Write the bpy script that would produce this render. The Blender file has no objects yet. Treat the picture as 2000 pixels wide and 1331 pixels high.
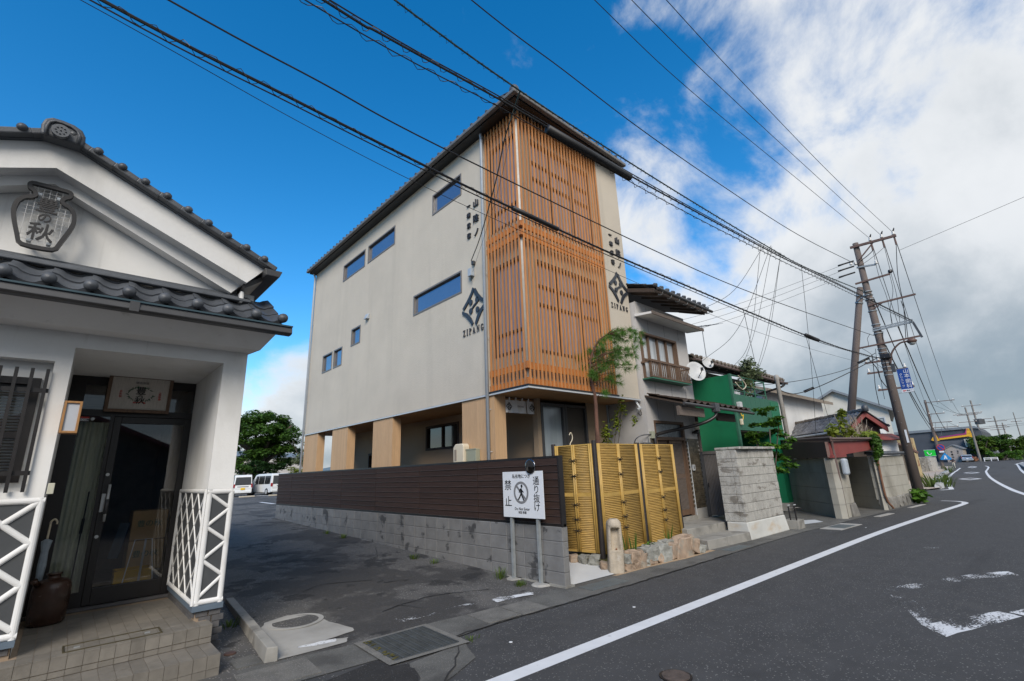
import bpy, bmesh, math, random
import numpy as np
from mathutils import Matrix, Vector
random.seed(7); RNG = np.random.default_rng(11)
S = bpy.context.scene
COL = S.collection
R = math.radians

# ------------------------------------------------------------------ camera
cam = bpy.data.cameras.new('camera'); cam.lens = 16.577; cam.sensor_width = 36.0
cam.clip_start = 0.05; cam.clip_end = 3000
co = bpy.data.objects.new('camera', cam); COL.objects.link(co)
yaw, pitch, roll = 0.749808, 0.268134, -0.0398968
fw = Vector((math.sin(yaw)*math.cos(pitch), math.cos(yaw)*math.cos(pitch), math.sin(pitch)))
r0 = Vector((math.cos(yaw), -math.sin(yaw), 0)); u0 = r0.cross(fw)
rr = r0*math.cos(roll) + u0*math.sin(roll); uu = -r0*math.sin(roll) + u0*math.cos(roll)
co.matrix_world = Matrix(((rr.x, uu.x, -fw.x, 0), (rr.y, uu.y, -fw.y, 0), (rr.z, uu.z, -fw.z, 1.6), (0, 0, 0, 1)))
S.camera = co

# ------------------------------------------------------------------ node helper
class NT:
    def __init__(s, tree): s.t = tree; s.n = tree.nodes; s.l = tree.links
    def new(s, typ, ins=None, **kw):
        nd = s.n.new(typ)
        for k, v in kw.items(): setattr(nd, k, v)
        for k, v in (ins or {}).items(): s.set(nd, k, v)
        return nd
    def set(s, nd, k, v):
        sock = nd.inputs[k]
        if isinstance(v, bpy.types.NodeSocket): s.l.new(v, sock)
        elif isinstance(v, bpy.types.Node): s.l.new(v.outputs[0], sock)
        else: sock.default_value = v
    def math(s, op, a, b=0.0, c=None, clamp=False):
        nd = s.new('ShaderNodeMath', operation=op, use_clamp=clamp); s.set(nd, 0, a); s.set(nd, 1, b)
        if c is not None: s.set(nd, 2, c)
        return nd.outputs[0]
    def mix(s, f, a, b, mode='MIX'):
        nd = s.new('ShaderNodeMix', data_type='RGBA', blend_type=mode)
        s.set(nd, 0, f); s.set(nd, 6, a); s.set(nd, 7, b); return nd.outputs[2]
    def noise(s, vec, scale, detail=4, rough=.55, dist=0.0):
        nd = s.new('ShaderNodeTexNoise', {'Scale': scale, 'Detail': detail, 'Roughness': rough, 'Distortion': dist})
        if vec is not None: s.set(nd, 'Vector', vec)
        return nd.outputs[0]
    def step(s, v, lo, hi, smooth=True):
        nd = s.new('ShaderNodeMapRange', {'From Min': lo, 'From Max': hi}, interpolation_type='SMOOTHSTEP' if smooth else 'LINEAR')
        s.set(nd, 'Value', v); return nd.outputs[0]

# ------------------------------------------------------------------ sky, sun, exposure
SUN_EL, SUN_AZ = R(36), R(222)          # compass style: azimuth from +Y towards +X
w = bpy.data.worlds.new('World'); S.world = w; w.use_nodes = True
T = NT(w.node_tree); T.n.clear()
sky = T.new('ShaderNodeTexSky', sky_type='NISHITA', sun_disc=False, sun_elevation=SUN_EL, sun_rotation=SUN_AZ,
            altitude=0, air_density=1.0, dust_density=.2, ozone_density=2.5)
tc = T.new('ShaderNodeTexCoord'); sep = T.new('ShaderNodeSeparateXYZ', {0: tc.outputs['Generated']})
X_, Y_, Z_ = sep.outputs
zc = T.math('ADD', T.math('MAXIMUM', Z_, 0.0), 0.30)
cx = T.math('DIVIDE', X_, zc); cy = T.math('DIVIDE', Y_, zc)
cv = T.new('ShaderNodeCombineXYZ', {0: cx, 1: cy, 2: T.math('MULTIPLY', Z_, 1.4)}).outputs[0]
cv = T.new('ShaderNodeVectorMath', {0: cv, 1: (3.1, 1.7, .4)}, operation='ADD').outputs[0]
big = T.noise(cv, 1.05, 3, .5, .0)
fine = T.noise(tc.outputs['Generated'], 4.6, 14, .60, .25)
side = T.math('ADD', T.math('MULTIPLY', X_, .70), T.math('MULTIPLY', Y_, -.72))
cover = T.math('ADD', T.math('MULTIPLY', side, .37), T.math('MULTIPLY', T.step(Z_, .40, .08), .43))
dens = T.math('ADD', T.math('ADD', T.math('MULTIPLY', big, .50), T.math('MULTIPLY', fine, .50)), cover)
cm = T.math('MULTIPLY', T.step(dens, .555, .70), .97)
shade = T.math('ADD', T.math('MULTIPLY', T.noise(tc.outputs['Generated'], 3.4, 10, .58, .2), .6), T.math('MULTIPLY', big, .4))
core = T.step(shade, .42, .60)
low = T.step(Z_, .40, .04)
dk = T.math('ADD', T.math('MULTIPLY', core, .62), T.math('MULTIPLY', low, .42), clamp=True)
dk = T.math('MULTIPLY', dk, T.step(dens, .60, .88))
ccol = T.mix(dk, (6.0, 6.15, 6.3, 1), (2.1, 2.6, 3.05, 1))
skyc = T.new('ShaderNodeHueSaturation', {'Hue': .497, 'Saturation': 1.40, 'Value': 1.48, 'Color': sky.outputs[0]}).outputs[0]
bg = T.new('ShaderNodeBackground', {'Color': T.mix(cm, skyc, ccol), 'Strength': .105})
T.l.new(bg.outputs[0], T.new('ShaderNodeOutputWorld').inputs[0])
sl = bpy.data.lights.new('sun', 'SUN'); sl.energy = 2.7; sl.angle = R(28); sl.color = (1, .91, .78)
so = bpy.data.objects.new('sun', sl); COL.objects.link(so)
sd = Vector((math.sin(SUN_AZ)*math.cos(SUN_EL), math.cos(SUN_AZ)*math.cos(SUN_EL), math.sin(SUN_EL)))
so.rotation_euler = sd.to_track_quat('Z', 'Y').to_euler(); so.location = sd*60
vs = S.view_settings; vs.view_transform = 'Standard'; vs.look = 'None'; vs.gamma = 1; vs.exposure = 0.46; vs.use_curve_mapping = False
S.cycles.max_bounces = 6; S.cycles.use_denoising = True

# ------------------------------------------------------------------ materials
MATS = {}
def M(name, col, rough=.7, var=.12, scale=6, bump=0.0, bscale=60, metal=0.0, rand=0.0, stretch=(1, 1, 1), stain=None,
      spec=.5, alpha=None, trans=0.0, vor=None, dist=0.0, emit=0.0, planks=None, streak=None):
    if name in MATS: return MATS[name]
    m = bpy.data.materials.new(name); m.use_nodes = True; T = NT(m.node_tree); b = T.n['Principled BSDF']
    tcn = T.new('ShaderNodeTexCoord').outputs['Object']
    oi = T.new('ShaderNodeObjectInfo')
    vec = T.new('ShaderNodeVectorMath', operation='ADD')
    T.set(vec, 0, tcn)
    off = T.new('ShaderNodeVectorMath', {0: oi.outputs['Location'], 1: (1.7, 2.3, .9)}, operation='MULTIPLY')
    T.set(vec, 1, off.outputs[0]); vec = vec.outputs[0]
    mp = T.new('ShaderNodeMapping', {'Vector': vec, 'Scale': stretch}).outputs[0]
    n1 = T.noise(mp, scale, 6, .6, dist)
    c = Vector(col)
    lo = tuple(c*(1-var))+(1,); hi = tuple(c*(1+var))+(1,)
    cur = T.mix(T.step(n1, .3, .7, False), lo, hi)
    if planks:       # boards of slightly different tone across one axis
        pv = T.new('ShaderNodeMapping', {'Vector': vec, 'Scale': planks}).outputs[0]
        pn = T.new('ShaderNodeTexWhiteNoise', {'Vector': T.new('ShaderNodeVectorMath', {0: pv}, operation='FLOOR').outputs[0]}, noise_dimensions='3D')
        cur = T.mix(T.math('MULTIPLY', pn.outputs[0], .30), cur, tuple(c*.62)+(1,))
    if vor:          # (scale, threshold, colour) small aggregate chips
        vn = T.new('ShaderNodeTexVoronoi', {'Vector': vec, 'Scale': vor[0]})
        wn = T.new('ShaderNodeSeparateColor', {0: vn.outputs['Color']})
        f = T.math('MULTIPLY', T.math('LESS_THAN', vn.outputs['Distance'], .34), T.math('GREATER_THAN', wn.outputs[0], vor[1]))
        cur = T.mix(T.math('MULTIPLY', f, .85), cur, tuple(vor[2])+(1,))
    for st in ([stain] if isinstance(stain, tuple) else (stain or [])):   # (colour, scale, lo, hi, amount[, stretch])
        sv = vec if len(st) < 6 else T.new('ShaderNodeMapping', {'Vector': vec, 'Scale': st[5]}).outputs[0]
        f = T.math('MULTIPLY', T.step(T.noise(sv, st[1], 7, .62, .2), st[2], st[3]), st[4])
        cur = T.mix(f, cur, tuple(st[0])+(1,))
    if rand:
        f = T.math('ADD', T.math('MULTIPLY', oi.outputs['Random'], rand*2), 1-rand)
        g = T.new('ShaderNodeCombineColor', {0: f, 1: f, 2: f}).outputs[0]
        cur = T.mix(1.0, cur, g, 'MULTIPLY')
    T.set(b, 'Base Color', cur); T.set(b, 'Metallic', metal); T.set(b, 'Specular IOR Level', spec)
    rn = T.math('ADD', T.math('MULTIPLY', n1, .2), rough-.1, clamp=True); T.set(b, 'Roughness', rn)
    if bump:
        bn = T.new('ShaderNodeBump', {'Strength': min(1, bump), 'Distance': .01*max(1, bump)})
        T.set(bn, 'Height', T.noise(mp, bscale, 5, .65)); T.set(b, 'Normal', bn.outputs[0])
    if emit: T.set(b, 'Emission Color', tuple(col)+(1,)); T.set(b, 'Emission Strength', emit)
    if trans:
        o = T.n['Material Output']; tr = T.new('ShaderNodeBsdfTranslucent', {'Color': cur})
        T.l.new(T.new('ShaderNodeMixShader', {0: trans, 1: b.outputs[0], 2: tr.outputs[0]}).outputs[0], o.inputs[0])
    MATS[name] = m; return m

def glassy(name, tint=.86, refl=(1, 1, 1), k=1.0):
    m = bpy.data.materials.new(name); m.use_nodes = True; T = NT(m.node_tree); o = T.n['Material Output']
    T.n.remove(T.n['Principled BSDF'])
    fr = T.new('ShaderNodeFresnel', {'IOR': 1.55}); f = T.math('MULTIPLY', fr.outputs[0], k, clamp=True)
    tr = T.new('ShaderNodeBsdfTransparent', {'Color': (tint, tint, tint, 1)})
    gl = T.new('ShaderNodeBsdfGlossy', {'Color': tuple(refl)+(1,), 'Roughness': .01})
    T.l.new(T.new('ShaderNodeMixShader', {0: f, 1: tr.outputs[0], 2: gl.outputs[0]}).outputs[0], o.inputs[0])
    MATS[name] = m; return m

m_asph = M('asphalt_road', (.046, .046, .047), .88, .22, 3, .55, 160, vor=(60, .84, (.24, .235, .22)),
           stain=[((.052, .052, .053), .55, .48, .66, .55), ((.028, .028, .029), .30, .52, .66, .6, (.35, 2.4, 1)), ((.066, .065, .063), 1.7, .58, .72, .45)])
m_lot = M('asphalt_old', (.086, .082, .077), .92, .25, 2.2, .9, 120, vor=(48, .70, (.27, .255, .235)),
          stain=[((.030, .028, .027), .42, .50, .545, .78), ((.12, .11, .10), 1.3, .55, .70, .55), ((.014, .013, .013), 1.5, .585, .605, .75), ((.15, .14, .125), 6, .62, .70, .4)])
m_patch = M('asphalt_patch', (.020, .019, .019), .95, .35, 7, 1.0, 90, vor=(80, .9, (.10, .10, .095)))
m_strip = M('gutter_concrete', (.105, .103, .095), .92, .25, 3, .8, 110, vor=(85, .55, (.20, .19, .17)), stain=((.045, .043, .040), 1.3, .48, .66, .7))
m_conc = M('concrete', (.33, .32, .295), .88, .14, 2.0, .35, 60, stain=((.17, .155, .13), 1.4, .50, .72, .55))
m_cstep = M('concrete_step', (.26, .25, .225), .9, .16, 3, .4, 60, stain=[((.10, .095, .085), 2.2, .50, .68, .65), ((.05, .048, .04), 5, .62, .72, .5)])
m_ramp = M('concrete_new', (.52, .53, .53), .8, .05, 2, .15, 90)
m_cwall = M('concrete_wall', (.33, .315, .27), .9, .12, 1.5, .35, 50,
            stain=[((.15, .135, .105), .9, .46, .70, .7, (1, 1, .45)), ((.30, .19, .10), .8, .60, .78, .55, (1.6, 1.6, .3))])
m_block = M('block_grey', (.165, .163, .160), .93, .16, 5, .6, 130, rand=.09, stain=[((.030, .030, .032), 2.1, .57, .63, .80, (1, 1, 1.3))])
m_dblock = M('block_decor', (.37, .36, .33), .95, .2, 14, 1.0, 60, rand=.06, stretch=(1, 1, .35), vor=(60, .72, (.13, .12, .11)),
             stain=[((.11, .095, .078), 2.4, .54, .66, .75, (1, 1, 2.6))])
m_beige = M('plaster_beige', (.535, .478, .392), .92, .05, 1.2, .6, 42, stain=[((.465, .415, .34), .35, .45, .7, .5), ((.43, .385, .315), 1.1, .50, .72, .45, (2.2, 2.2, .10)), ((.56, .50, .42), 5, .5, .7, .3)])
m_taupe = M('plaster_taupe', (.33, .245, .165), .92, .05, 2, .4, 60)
m_white = M('plaster_white', (.72, .715, .70), .85, .04, 1.5, .2, 30, stain=[((.50, .485, .45), 1.3, .50, .74, .55, (1, 1, .3)), ((.36, .345, .31), 2.8, .60, .78, .5, (3, 3, .22)), ((.56, .545, .51), .5, .45, .7, .4)])
m_grey = M('siding_grey', (.47, .455, .44), .85, .05, 1.2, .15, 40, stain=((.33, .32, .31), .9, .5, .72, .45, (1.5, 1.5, .4)))
m_cream = M('wall_cream', (.52, .50, .44), .88, .07, 1, .15, 30, stain=((.33, .30, .25), .8, .5, .72, .5))
m_tile = M('roof_tile', (.068, .075, .085), .52, .18, 9, .15, 60, rand=.22, spec=.55)
m_tile_old = M('roof_tile_old', (.125, .125, .130), .62, .25, 9, .25, 60, rand=.35, stain=((.22, .19, .15), 5, .55, .68, .5))
m_tile_br = M('roof_tile_brown', (.20, .165, .13), .72, .25, 9, .25, 60, rand=.35)
m_slat = M('cedar_slat', (.47, .205, .070), .55, .22, 7, .12, 60, rand=.13, stretch=(12, 12, .7))
m_rail = M('cedar_rail', (.42, .145, .032), .55, .2, 7, .1, 60, stretch=(1.2, 1.2, 12))
m_clt = M('timber_pale', (.52, .335, .185), .7, .13, 5, .12, 60, stretch=(14, 14, .7), planks=(11, 11, 0), stain=((.16, .075, .03), 5.5, .735, .76, .9))
m_soff = M('timber_soffit', (.40, .225, .095), .65, .16, 4, .1, 50, stretch=(1, 12, 12))
m_fence = M('fence_board', (.037, .022, .0175), .75, .28, 5, .1, 60, rand=.16, stretch=(10, .8, 14), spec=.2)
m_fpost = M('fence_post', (.014, .012, .012), .45, .1)
m_bam = M('bamboo_cane', (.355, .222, .058), .55, .22, 6, .06, 60, rand=.10, stretch=(1, 1, 6))
m_bam2 = M('bamboo_batten', (.43, .275, .072), .5, .14, 6, .06, 60, rand=.06)
m_bpost = M('burnt_post', (.022, .017, .016), .6, .3, 9, .3, 60)
m_cord = M('black_cord', (.018, .015, .012), .8)
m_black = M('black_frame', (.014, .012, .012), .42, .15)
m_dgrey = M('dark_grey_metal', (.07, .072, .076), .45, .1, metal=.3)
m_alu = M('aluminium', (.50, .52, .53), .4, .06, metal=.3)
m_pipe = M('pipe_grey', (.36, .40, .44), .45, .06)
m_gutter = M('gutter_dark', (.050, .050, .052), .4, .08)
m_galv = M('galvanised', (.29, .31, .315), .5, .16, 9, metal=.25)
m_wood_d = M('wood_dark', (.055, .038, .028), .7, .3, 6, .2, 60, stretch=(8, 8, 1), rand=.1)
m_wood_m = M('wood_brown', (.125, .076, .048), .65, .28, 6, .15, 60, stretch=(8, 8, 1), rand=.12)
m_wood_w = M('wood_weathered', (.115, .092, .078), .85, .3, 6, .3, 60, stretch=(1, 10, 10))
m_nam = M('namako_slate', (.052, .056, .060), .6, .12, 3, .1, 50, stain=((.085, .088, .092), 1.5, .5, .7, .5))
m_namw = M('namako_band', (.70, .70, .69), .6, .06, 3, .1, 60, stain=[((.45, .43, .39), 4, .58, .74, .5), ((.52, .50, .47), 1.2, .5, .72, .4)])
m_brick = M('brick_dark', (.085, .083, .085), .8, .2, 8, .3, 60, rand=.14)
m_band = M('blue_band', (.10, .135, .175), .6, .1)
m_stile = M('step_tile', (.165, .150, .128), .6, .16, 9, .25, 90, rand=.10, stain=((.10, .09, .075), 3, .55, .7, .5))
m_grout = M('grout', (.27, .205, .145), .9, .2, 8)
m_jar = M('jar_glaze', (.045, .022, .015), .25, .35, 4, .06, 14, stain=((.11, .075, .05), 3, .58, .75, .5))
m_green = M('green_sheet', (.006, .150, .066), .5, .08, 1, .04, 20, stain=((.006, .075, .036), 1.2, .5, .72, .5))
m_greend = M('green_paint', (.028, .125, .078), .55, .1)
m_red = M('red_steel', (.20, .040, .035), .6, .2, 3, .1, 40, stain=((.13, .05, .04), 3, .5, .7, .5))
m_brown = M('brown_sheet', (.135, .078, .066), .6, .12, 2, stain=((.20, .10, .05), 2, .6, .74, .5))
m_bpipe = M('pipe_brown', (.125, .085, .075), .55, .15)
m_pole = M('pole_concrete', (.125, .098, .084), .85, .15, 5, .3, 60, stretch=(1, 1, .3))
m_pole2 = M('pole_grey', (.20, .185, .165), .85, .15, 5, .3, 60, stretch=(1, 1, .3))
m_steel = M('steel_brown', (.125, .072, .055), .6, .2)
m_wire = M('wire_black', (.010, .010, .011), .55)
m_wireg = M('wire_green', (.012, .035, .030), .55)
m_porc = M('porcelain', (.68, .66, .62), .3)
m_paint = M('road_paint', (.62, .63, .64), .75, .06, 5, .3, 140, stain=((.30, .30, .30), 9, .62, .72, .6))
def worn(name, col, sc, lo, hi, stretch=(1, 1, 1)):
    m = M(name, col, .8, .1, 6, .3, 120); T = NT(m.node_tree); b = T.n['Principled BSDF']; v = T.new('ShaderNodeMapping', {'Vector': T.new('ShaderNodeTexCoord').outputs['Object'], 'Scale': stretch}).outputs[0]
    a = T.step(T.math('ADD', T.math('MULTIPLY', T.noise(v, sc, 3, .5, .0), .5), T.math('MULTIPLY', T.noise(v, sc*14, 6, .7), .5)), lo, hi); T.set(b, 'Alpha', a); return m
m_worn = worn('road_paint_worn', (.60, .61, .62), 2.3, .475, .515, (1, 1.3, 1)); m_worn2 = worn('road_paint_faint', (.50, .51, .52), 2.6, .535, .575, (1, 1.4, 1))
m_grate = M('grate_steel', (.085, .095, .10), .5, .2, 9, metal=.4)
m_sand = M('sand', (.36, .26, .165), .95, .2, 12, .6, 120)
m_stoneA = M('stone_tan', (.29, .215, .155), .9, .32, 7, .9, 22, rand=.24, stain=((.22, .23, .20), 4, .52, .66, .6))
m_stoneB = M('stone_blue', (.25, .25, .225), .88, .28, 7, .9, 22, rand=.22, stretch=(1, 1, 2.5), stain=((.40, .41, .38), 5, .55, .68, .5))
m_stoneP = M('stone_post', (.40, .345, .27), .93, .2, 9, 1.0, 45, stain=[((.27, .225, .165), 3, .5, .68, .55), ((.50, .46, .40), 6, .58, .7, .5)])
m_rubble = M('stone_rubble', (.20, .19, .17), .93, .3, 3, .8, 12, rand=.3)
m_kerbst = M('kerb_stone', (.30, .31, .31), .9, .25, 4, .5, 20, rand=.2)
m_side = M('sidewalk_pink', (.40, .335, .28), .9, .10, .6, .2, 20, stain=((.30, .26, .23), .25, .45, .7, .6))
m_moss = M('moss', (.085, .072, .010), .95, .5, 22, 1.0, 60)
m_soil = M('soil', (.10, .075, .045), .95, .4, 16, 1.0, 60)
m_bark = M('bark_red', (.125, .062, .042), .9, .35, 14, 1.0, 40, stretch=(1, 1, .4))
m_barkg = M('bark_grey', (.085, .070, .055), .92, .35, 5, 1.0, 14, stretch=(1, 1, .4))
def leafm(n, c, v=.5, sc=1.2, tr=.35): return M(n, c, .55, v, sc, trans=tr, spec=.3)
m_leaf = leafm('leaf_green', (.058, .125, .020)); m_leafd = leafm('leaf_dark', (.022, .058, .016), .5, .5)
m_leafy = leafm('leaf_yellow', (.16, .20, .022)); m_leafm = leafm('leaf_maple', (.075, .17, .018), .5, 3)
m_leafb = leafm('leaf_bright', (.085, .15, .022), .5, .4); m_needle = leafm('pine_needle', (.13, .27, .055), .4, 4, .5)
m_leafp = leafm('leaf_pale', (.16, .20, .10), .4, 1); m_grass = leafm('grass_blade', (.085, .13, .025), .4, 5)
m_wglass = M('window_glass', (.30, .33, .40), .06, .05, 1, metal=.85)
m_dglass = M('dark_glass', (.020, .022, .024), .06, .1, 1, spec=.8)
m_pglass = M('pale_glass', (.30, .34, .36), .10, .25, .6, stretch=(6, 6, .3), spec=.8)
m_glass = glassy('clear_glass', .94, k=1.0)
m_carw = M('car_white', (.66, .68, .69), .22, .02, spec=.6); m_cars = M('car_silver', (.38, .42, .46), .25, .03, metal=.5)
m_tyre = M('tyre', (.012, .012, .012), .8); m_rlight = M('tail_light', (.30, .010, .012), .2)
m_plate = M('plate_yellow', (.70, .45, .02), .5); m_text = M('text_black', (.010, .010, .011), .5)
m_navy = M('emblem_navy', (.030, .035, .045), .45); m_signw = M('sign_white', (.66, .68, .71), .4, .02)
m_gsym = M('sign_grey', (.19, .19, .195), .5); m_blue = M('sign_blue', (.012, .055, .26), .4); m_bsky = M('sign_sky', (.02, .23, .52), .4)
m_rsign = M('sign_red', (.50, .03, .025), .45); m_gsign = M('sign_green', (.005, .50, .030), .45)
m_cloth = M('noren_cloth', (.74, .74, .73), .9, .05, 6); m_curt = M('curtain', (.52, .54, .42), .9, .12, 5, stretch=(6, 6, .3))
m_box = M('cardboard', (.50, .33, .15), .85, .08); m_yel = M('yellow_plastic', (.62, .36, .01), .4)
m_creamp = M('plastic_cream', (.60, .53, .40), .45, .04); m_khaki = M('plastic_khaki', (.30, .31, .23), .5, .04)
m_dish = M('dish_white', (.50, .51, .51), .45, .04); m_rust = M('rust', (.20, .085, .045), .8, .4, 8)
m_boardw = M('board_wood', (.46, .43, .39), .8, .12, 6, .1, 50, stretch=(14, 14, .6)); m_mag = M('paint_magenta', (.30, .03, .16), .6)
m_yelp = M('paint_yellow', (.68, .36, .02), .6); m_bigdk = M('cladding_dark', (.055, .062, .075), .6, .15, .4)
m_skin = M('skin', (.45, .28, .19), .6); m_pants = M('cloth_light', (.45, .42, .36), .9); m_shirt = M('cloth_dark', (.035, .02, .022), .9)
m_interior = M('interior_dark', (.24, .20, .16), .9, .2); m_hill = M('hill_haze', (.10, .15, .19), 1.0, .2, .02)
m_ground = M('earth', (.10, .10, .085), .95, .3, .3)

# ------------------------------------------------------------------ mesh builder
def obj(name, me, mat=None, parent=None):
    o = bpy.data.objects.new(name, me); COL.objects.link(o)
    if mat is not None and not me.materials: me.materials.append(mat)
    if parent is not None: attach(o, parent)
    return o
def wloc(p):
    v = Vector((0, 0, 0)); q = p
    M4 = Matrix.Identity(4)
    chain = []
    while q is not None: chain.append(q); q = q.parent
    for q in reversed(chain):
        M4 = M4 @ q.matrix_parent_inverse @ q.matrix_basis if q.parent else q.matrix_basis.copy()
    return M4
def attach(o, parent):
    o.parent = parent; o.matrix_parent_inverse = wloc(parent).inverted()
def tag(o, label=None, cat=None, group=None, kind=None):
    if label: o['label'] = label
    if cat: o['category'] = cat
    if group: o['group'] = group
    if kind: o['kind'] = kind
    return o
def thing(name, loc, label, cat, group=None):
    o = bpy.data.objects.new(name, None); COL.objects.link(o); o.location = loc; o.empty_display_size = .2
    return tag(o, label, cat, group)
class MB:
    def __init__(s): s.v = []; s.f = []
    def add(s, vs, fs):
        n = len(s.v); s.v += [tuple(v) for v in vs]; s.f += [tuple(i+n for i in f) for f in fs]; return s
    def box(s, x0, x1, y0, y1, z0, z1):
        return s.hexa([(x0, y0, z0), (x1, y0, z0), (x1, y1, z0), (x0, y1, z0), (x0, y0, z1), (x1, y0, z1), (x1, y1, z1), (x0, y1, z1)])
    def hexa(s, p): return s.add(p, [(0, 3, 2, 1), (4, 5, 6, 7), (0, 1, 5, 4), (1, 2, 6, 5), (2, 3, 7, 6), (3, 0, 4, 7)])
    def quad(s, *p): return s.add(p, [tuple(range(len(p)))])
    def beam(s, a, b, wd, hh, up=(0, 0, 1)):
        a = Vector(a); b = Vector(b); d = (b-a).normalized(); u = Vector(up)
        sx = d.cross(u)
        if sx.length < 1e-4: sx = d.cross(Vector((1, 0, 0)))
        sx.normalize(); u = sx.cross(d); sx *= wd/2; u = u*(hh/2)
        return s.hexa([a-sx-u, a+sx-u, b+sx-u, b-sx-u, a-sx+u, a+sx+u, b+sx+u, b-sx+u])
    def prism(s, poly, fn, d0, d1):
        """poly: 2-D outline, fn(u,v,d) -> 3-D"""
        n = len(poly); vs = [fn(u, v, d0) for u, v in poly]+[fn(u, v, d1) for u, v in poly]
        return s.add(vs, [tuple(range(n))[::-1], tuple(range(n, 2*n))]+[(i, (i+1) % n, n+(i+1) % n, n+i) for i in range(n)])
    def tube(s, pts, r, n=8, cap=True):
        pts = [Vector(p) for p in pts]; k = len(pts); rs = r if isinstance(r, (list, tuple)) else [r]*k
        base = len(s.v); prev = None
        for i, p in enumerate(pts):
            d = (pts[min(i+1, k-1)]-pts[max(i-1, 0)]).normalized()
            if prev is None:
                a = d.cross(Vector((0, 0, 1)) if abs(d.z) < .95 else Vector((1, 0, 0))).normalized()
            else:
                a = (prev-d*prev.dot(d)).normalized()
            prev = a; b = d.cross(a)
            for j in range(n):
                t = 2*math.pi*j/n; s.v.append(tuple(p+(a*math.cos(t)+b*math.sin(t))*rs[i]))
        for i in range(k-1):
            for j in range(n):
                q = base+i*n; s.f.append((q+j, q+(j+1) % n, q+n+(j+1) % n, q+n+j))
        if cap:
            s.f.append(tuple(base+j for j in range(n))[::-1]); s.f.append(tuple(base+(k-1)*n+j for j in range(n)))
        return s
    def lathe(s, prof, c=(0, 0, 0), n=16, sx=1, sy=1):
        base = len(s.v); c = Vector(c)
        for r, z in prof:
            for j in range(n):
                t = 2*math.pi*j/n; s.v.append((c.x+r*sx*math.cos(t), c.y+r*sy*math.sin(t), c.z+z))
        for i in range(len(prof)-1):
            for j in range(n):
                q = base+i*n; s.f.append((q+j, q+(j+1) % n, q+n+(j+1) % n, q+n+j))
        s.f.append(tuple(base+j for j in range(n))[::-1]); s.f.append(tuple(base+(len(prof)-1)*n+j for j in range(n)))
        return s
    def mesh(s, name, smooth=False):
        me = bpy.data.meshes.new(name); me.from_pydata(s.v, [], s.f); me.validate(); me.update()
        bm = bmesh.new(); bm.from_mesh(me); bmesh.ops.recalc_face_normals(bm, faces=bm.faces); bm.to_mesh(me); bm.free()
        if smooth: me.shade_smooth()
        return me
    def build(s, name, mat, parent=None, smooth=False, bevel=0.0, label=None):
        o = obj(name, s.mesh(name, smooth), mat, parent)
        if bevel: bv(o, bevel)
        if smooth and bevel == 0 and smooth == 'auto': pass
        if label: o['label'] = label
        return o
def bv(o, wdt, seg=2):
    md = o.modifiers.new('bevel', 'BEVEL'); md.width = wdt; md.segments = seg; md.limit_method = 'ANGLE'; md.angle_limit = R(35); return o
def inst(name, me, mtx, parent=None):
    o = bpy.data.objects.new(name, me); COL.objects.link(o)
    if parent is not None: o.parent = parent; o.matrix_parent_inverse = wloc(parent).inverted()
    o.matrix_basis = mtx; return o
def frame(o, x, y, z):
    x = Vector(x).normalized(); z0 = Vector(z); y = Vector(y).normalized(); z0 = x.cross(y).normalized(); y = z0.cross(x)
    return Matrix(((x.x, y.x, z0.x, o[0]), (x.y, y.y, z0.y, o[1]), (x.z, y.z, z0.z, o[2]), (0, 0, 0, 1)))
def crom(pts, sub=8):
    P = [Vector(p) for p in pts]; P = [P[0]*2-P[1]]+P+[P[-1]*2-P[-2]]; out = []
    for i in range(1, len(P)-2):
        a, b, c, d = P[i-1:i+3]
        for k in range(sub):
            t = k/sub
            out.append(.5*((2*b)+(c-a)*t+(2*a-5*b+4*c-d)*t*t+(3*b-a-3*c+d)*t**3))
    out.append(P[-2]); return out
TXT = {}
def text_mesh(body, ext=.0, bold=.0):
    k = (body, ext, bold)
    if k not in TXT:
        c = bpy.data.curves.new('lettering', 'FONT'); c.body = body; c.extrude = ext; c.offset = bold; c.align_x = 'CENTER'; c.align_y = 'CENTER'; c.resolution_u = 3
        o = bpy.data.objects.new('lettering', c); COL.objects.link(o)
        me = bpy.data.meshes.new_from_object(o.evaluated_get(bpy.context.evaluated_depsgraph_get()))
        bpy.data.objects.remove(o); bpy.data.curves.remove(c)
        if len(me.vertices):   # centre on the glyph box
            a = np.array([v.co[:] for v in me.vertices]); mid = (a.min(0)+a.max(0))/2
            for v in me.vertices: v.co -= Vector(mid)
        TXT[k] = me
    return TXT[k]
def text(body, pos, right, up, size, mat, parent=None, ext=.006, name='lettering', wide=1.0, bold=.003):
    me = text_mesh(body, ext/size if size else 0, bold).copy(); me.materials.clear(); me.materials.append(mat)
    n = Vector(right).cross(Vector(up)).normalized()
    m = frame(pos, right, up, n) @ Matrix.Diagonal((size*wide, size, size, 1))
    me.transform(m)
    return obj(name, me, mat, parent)
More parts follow.
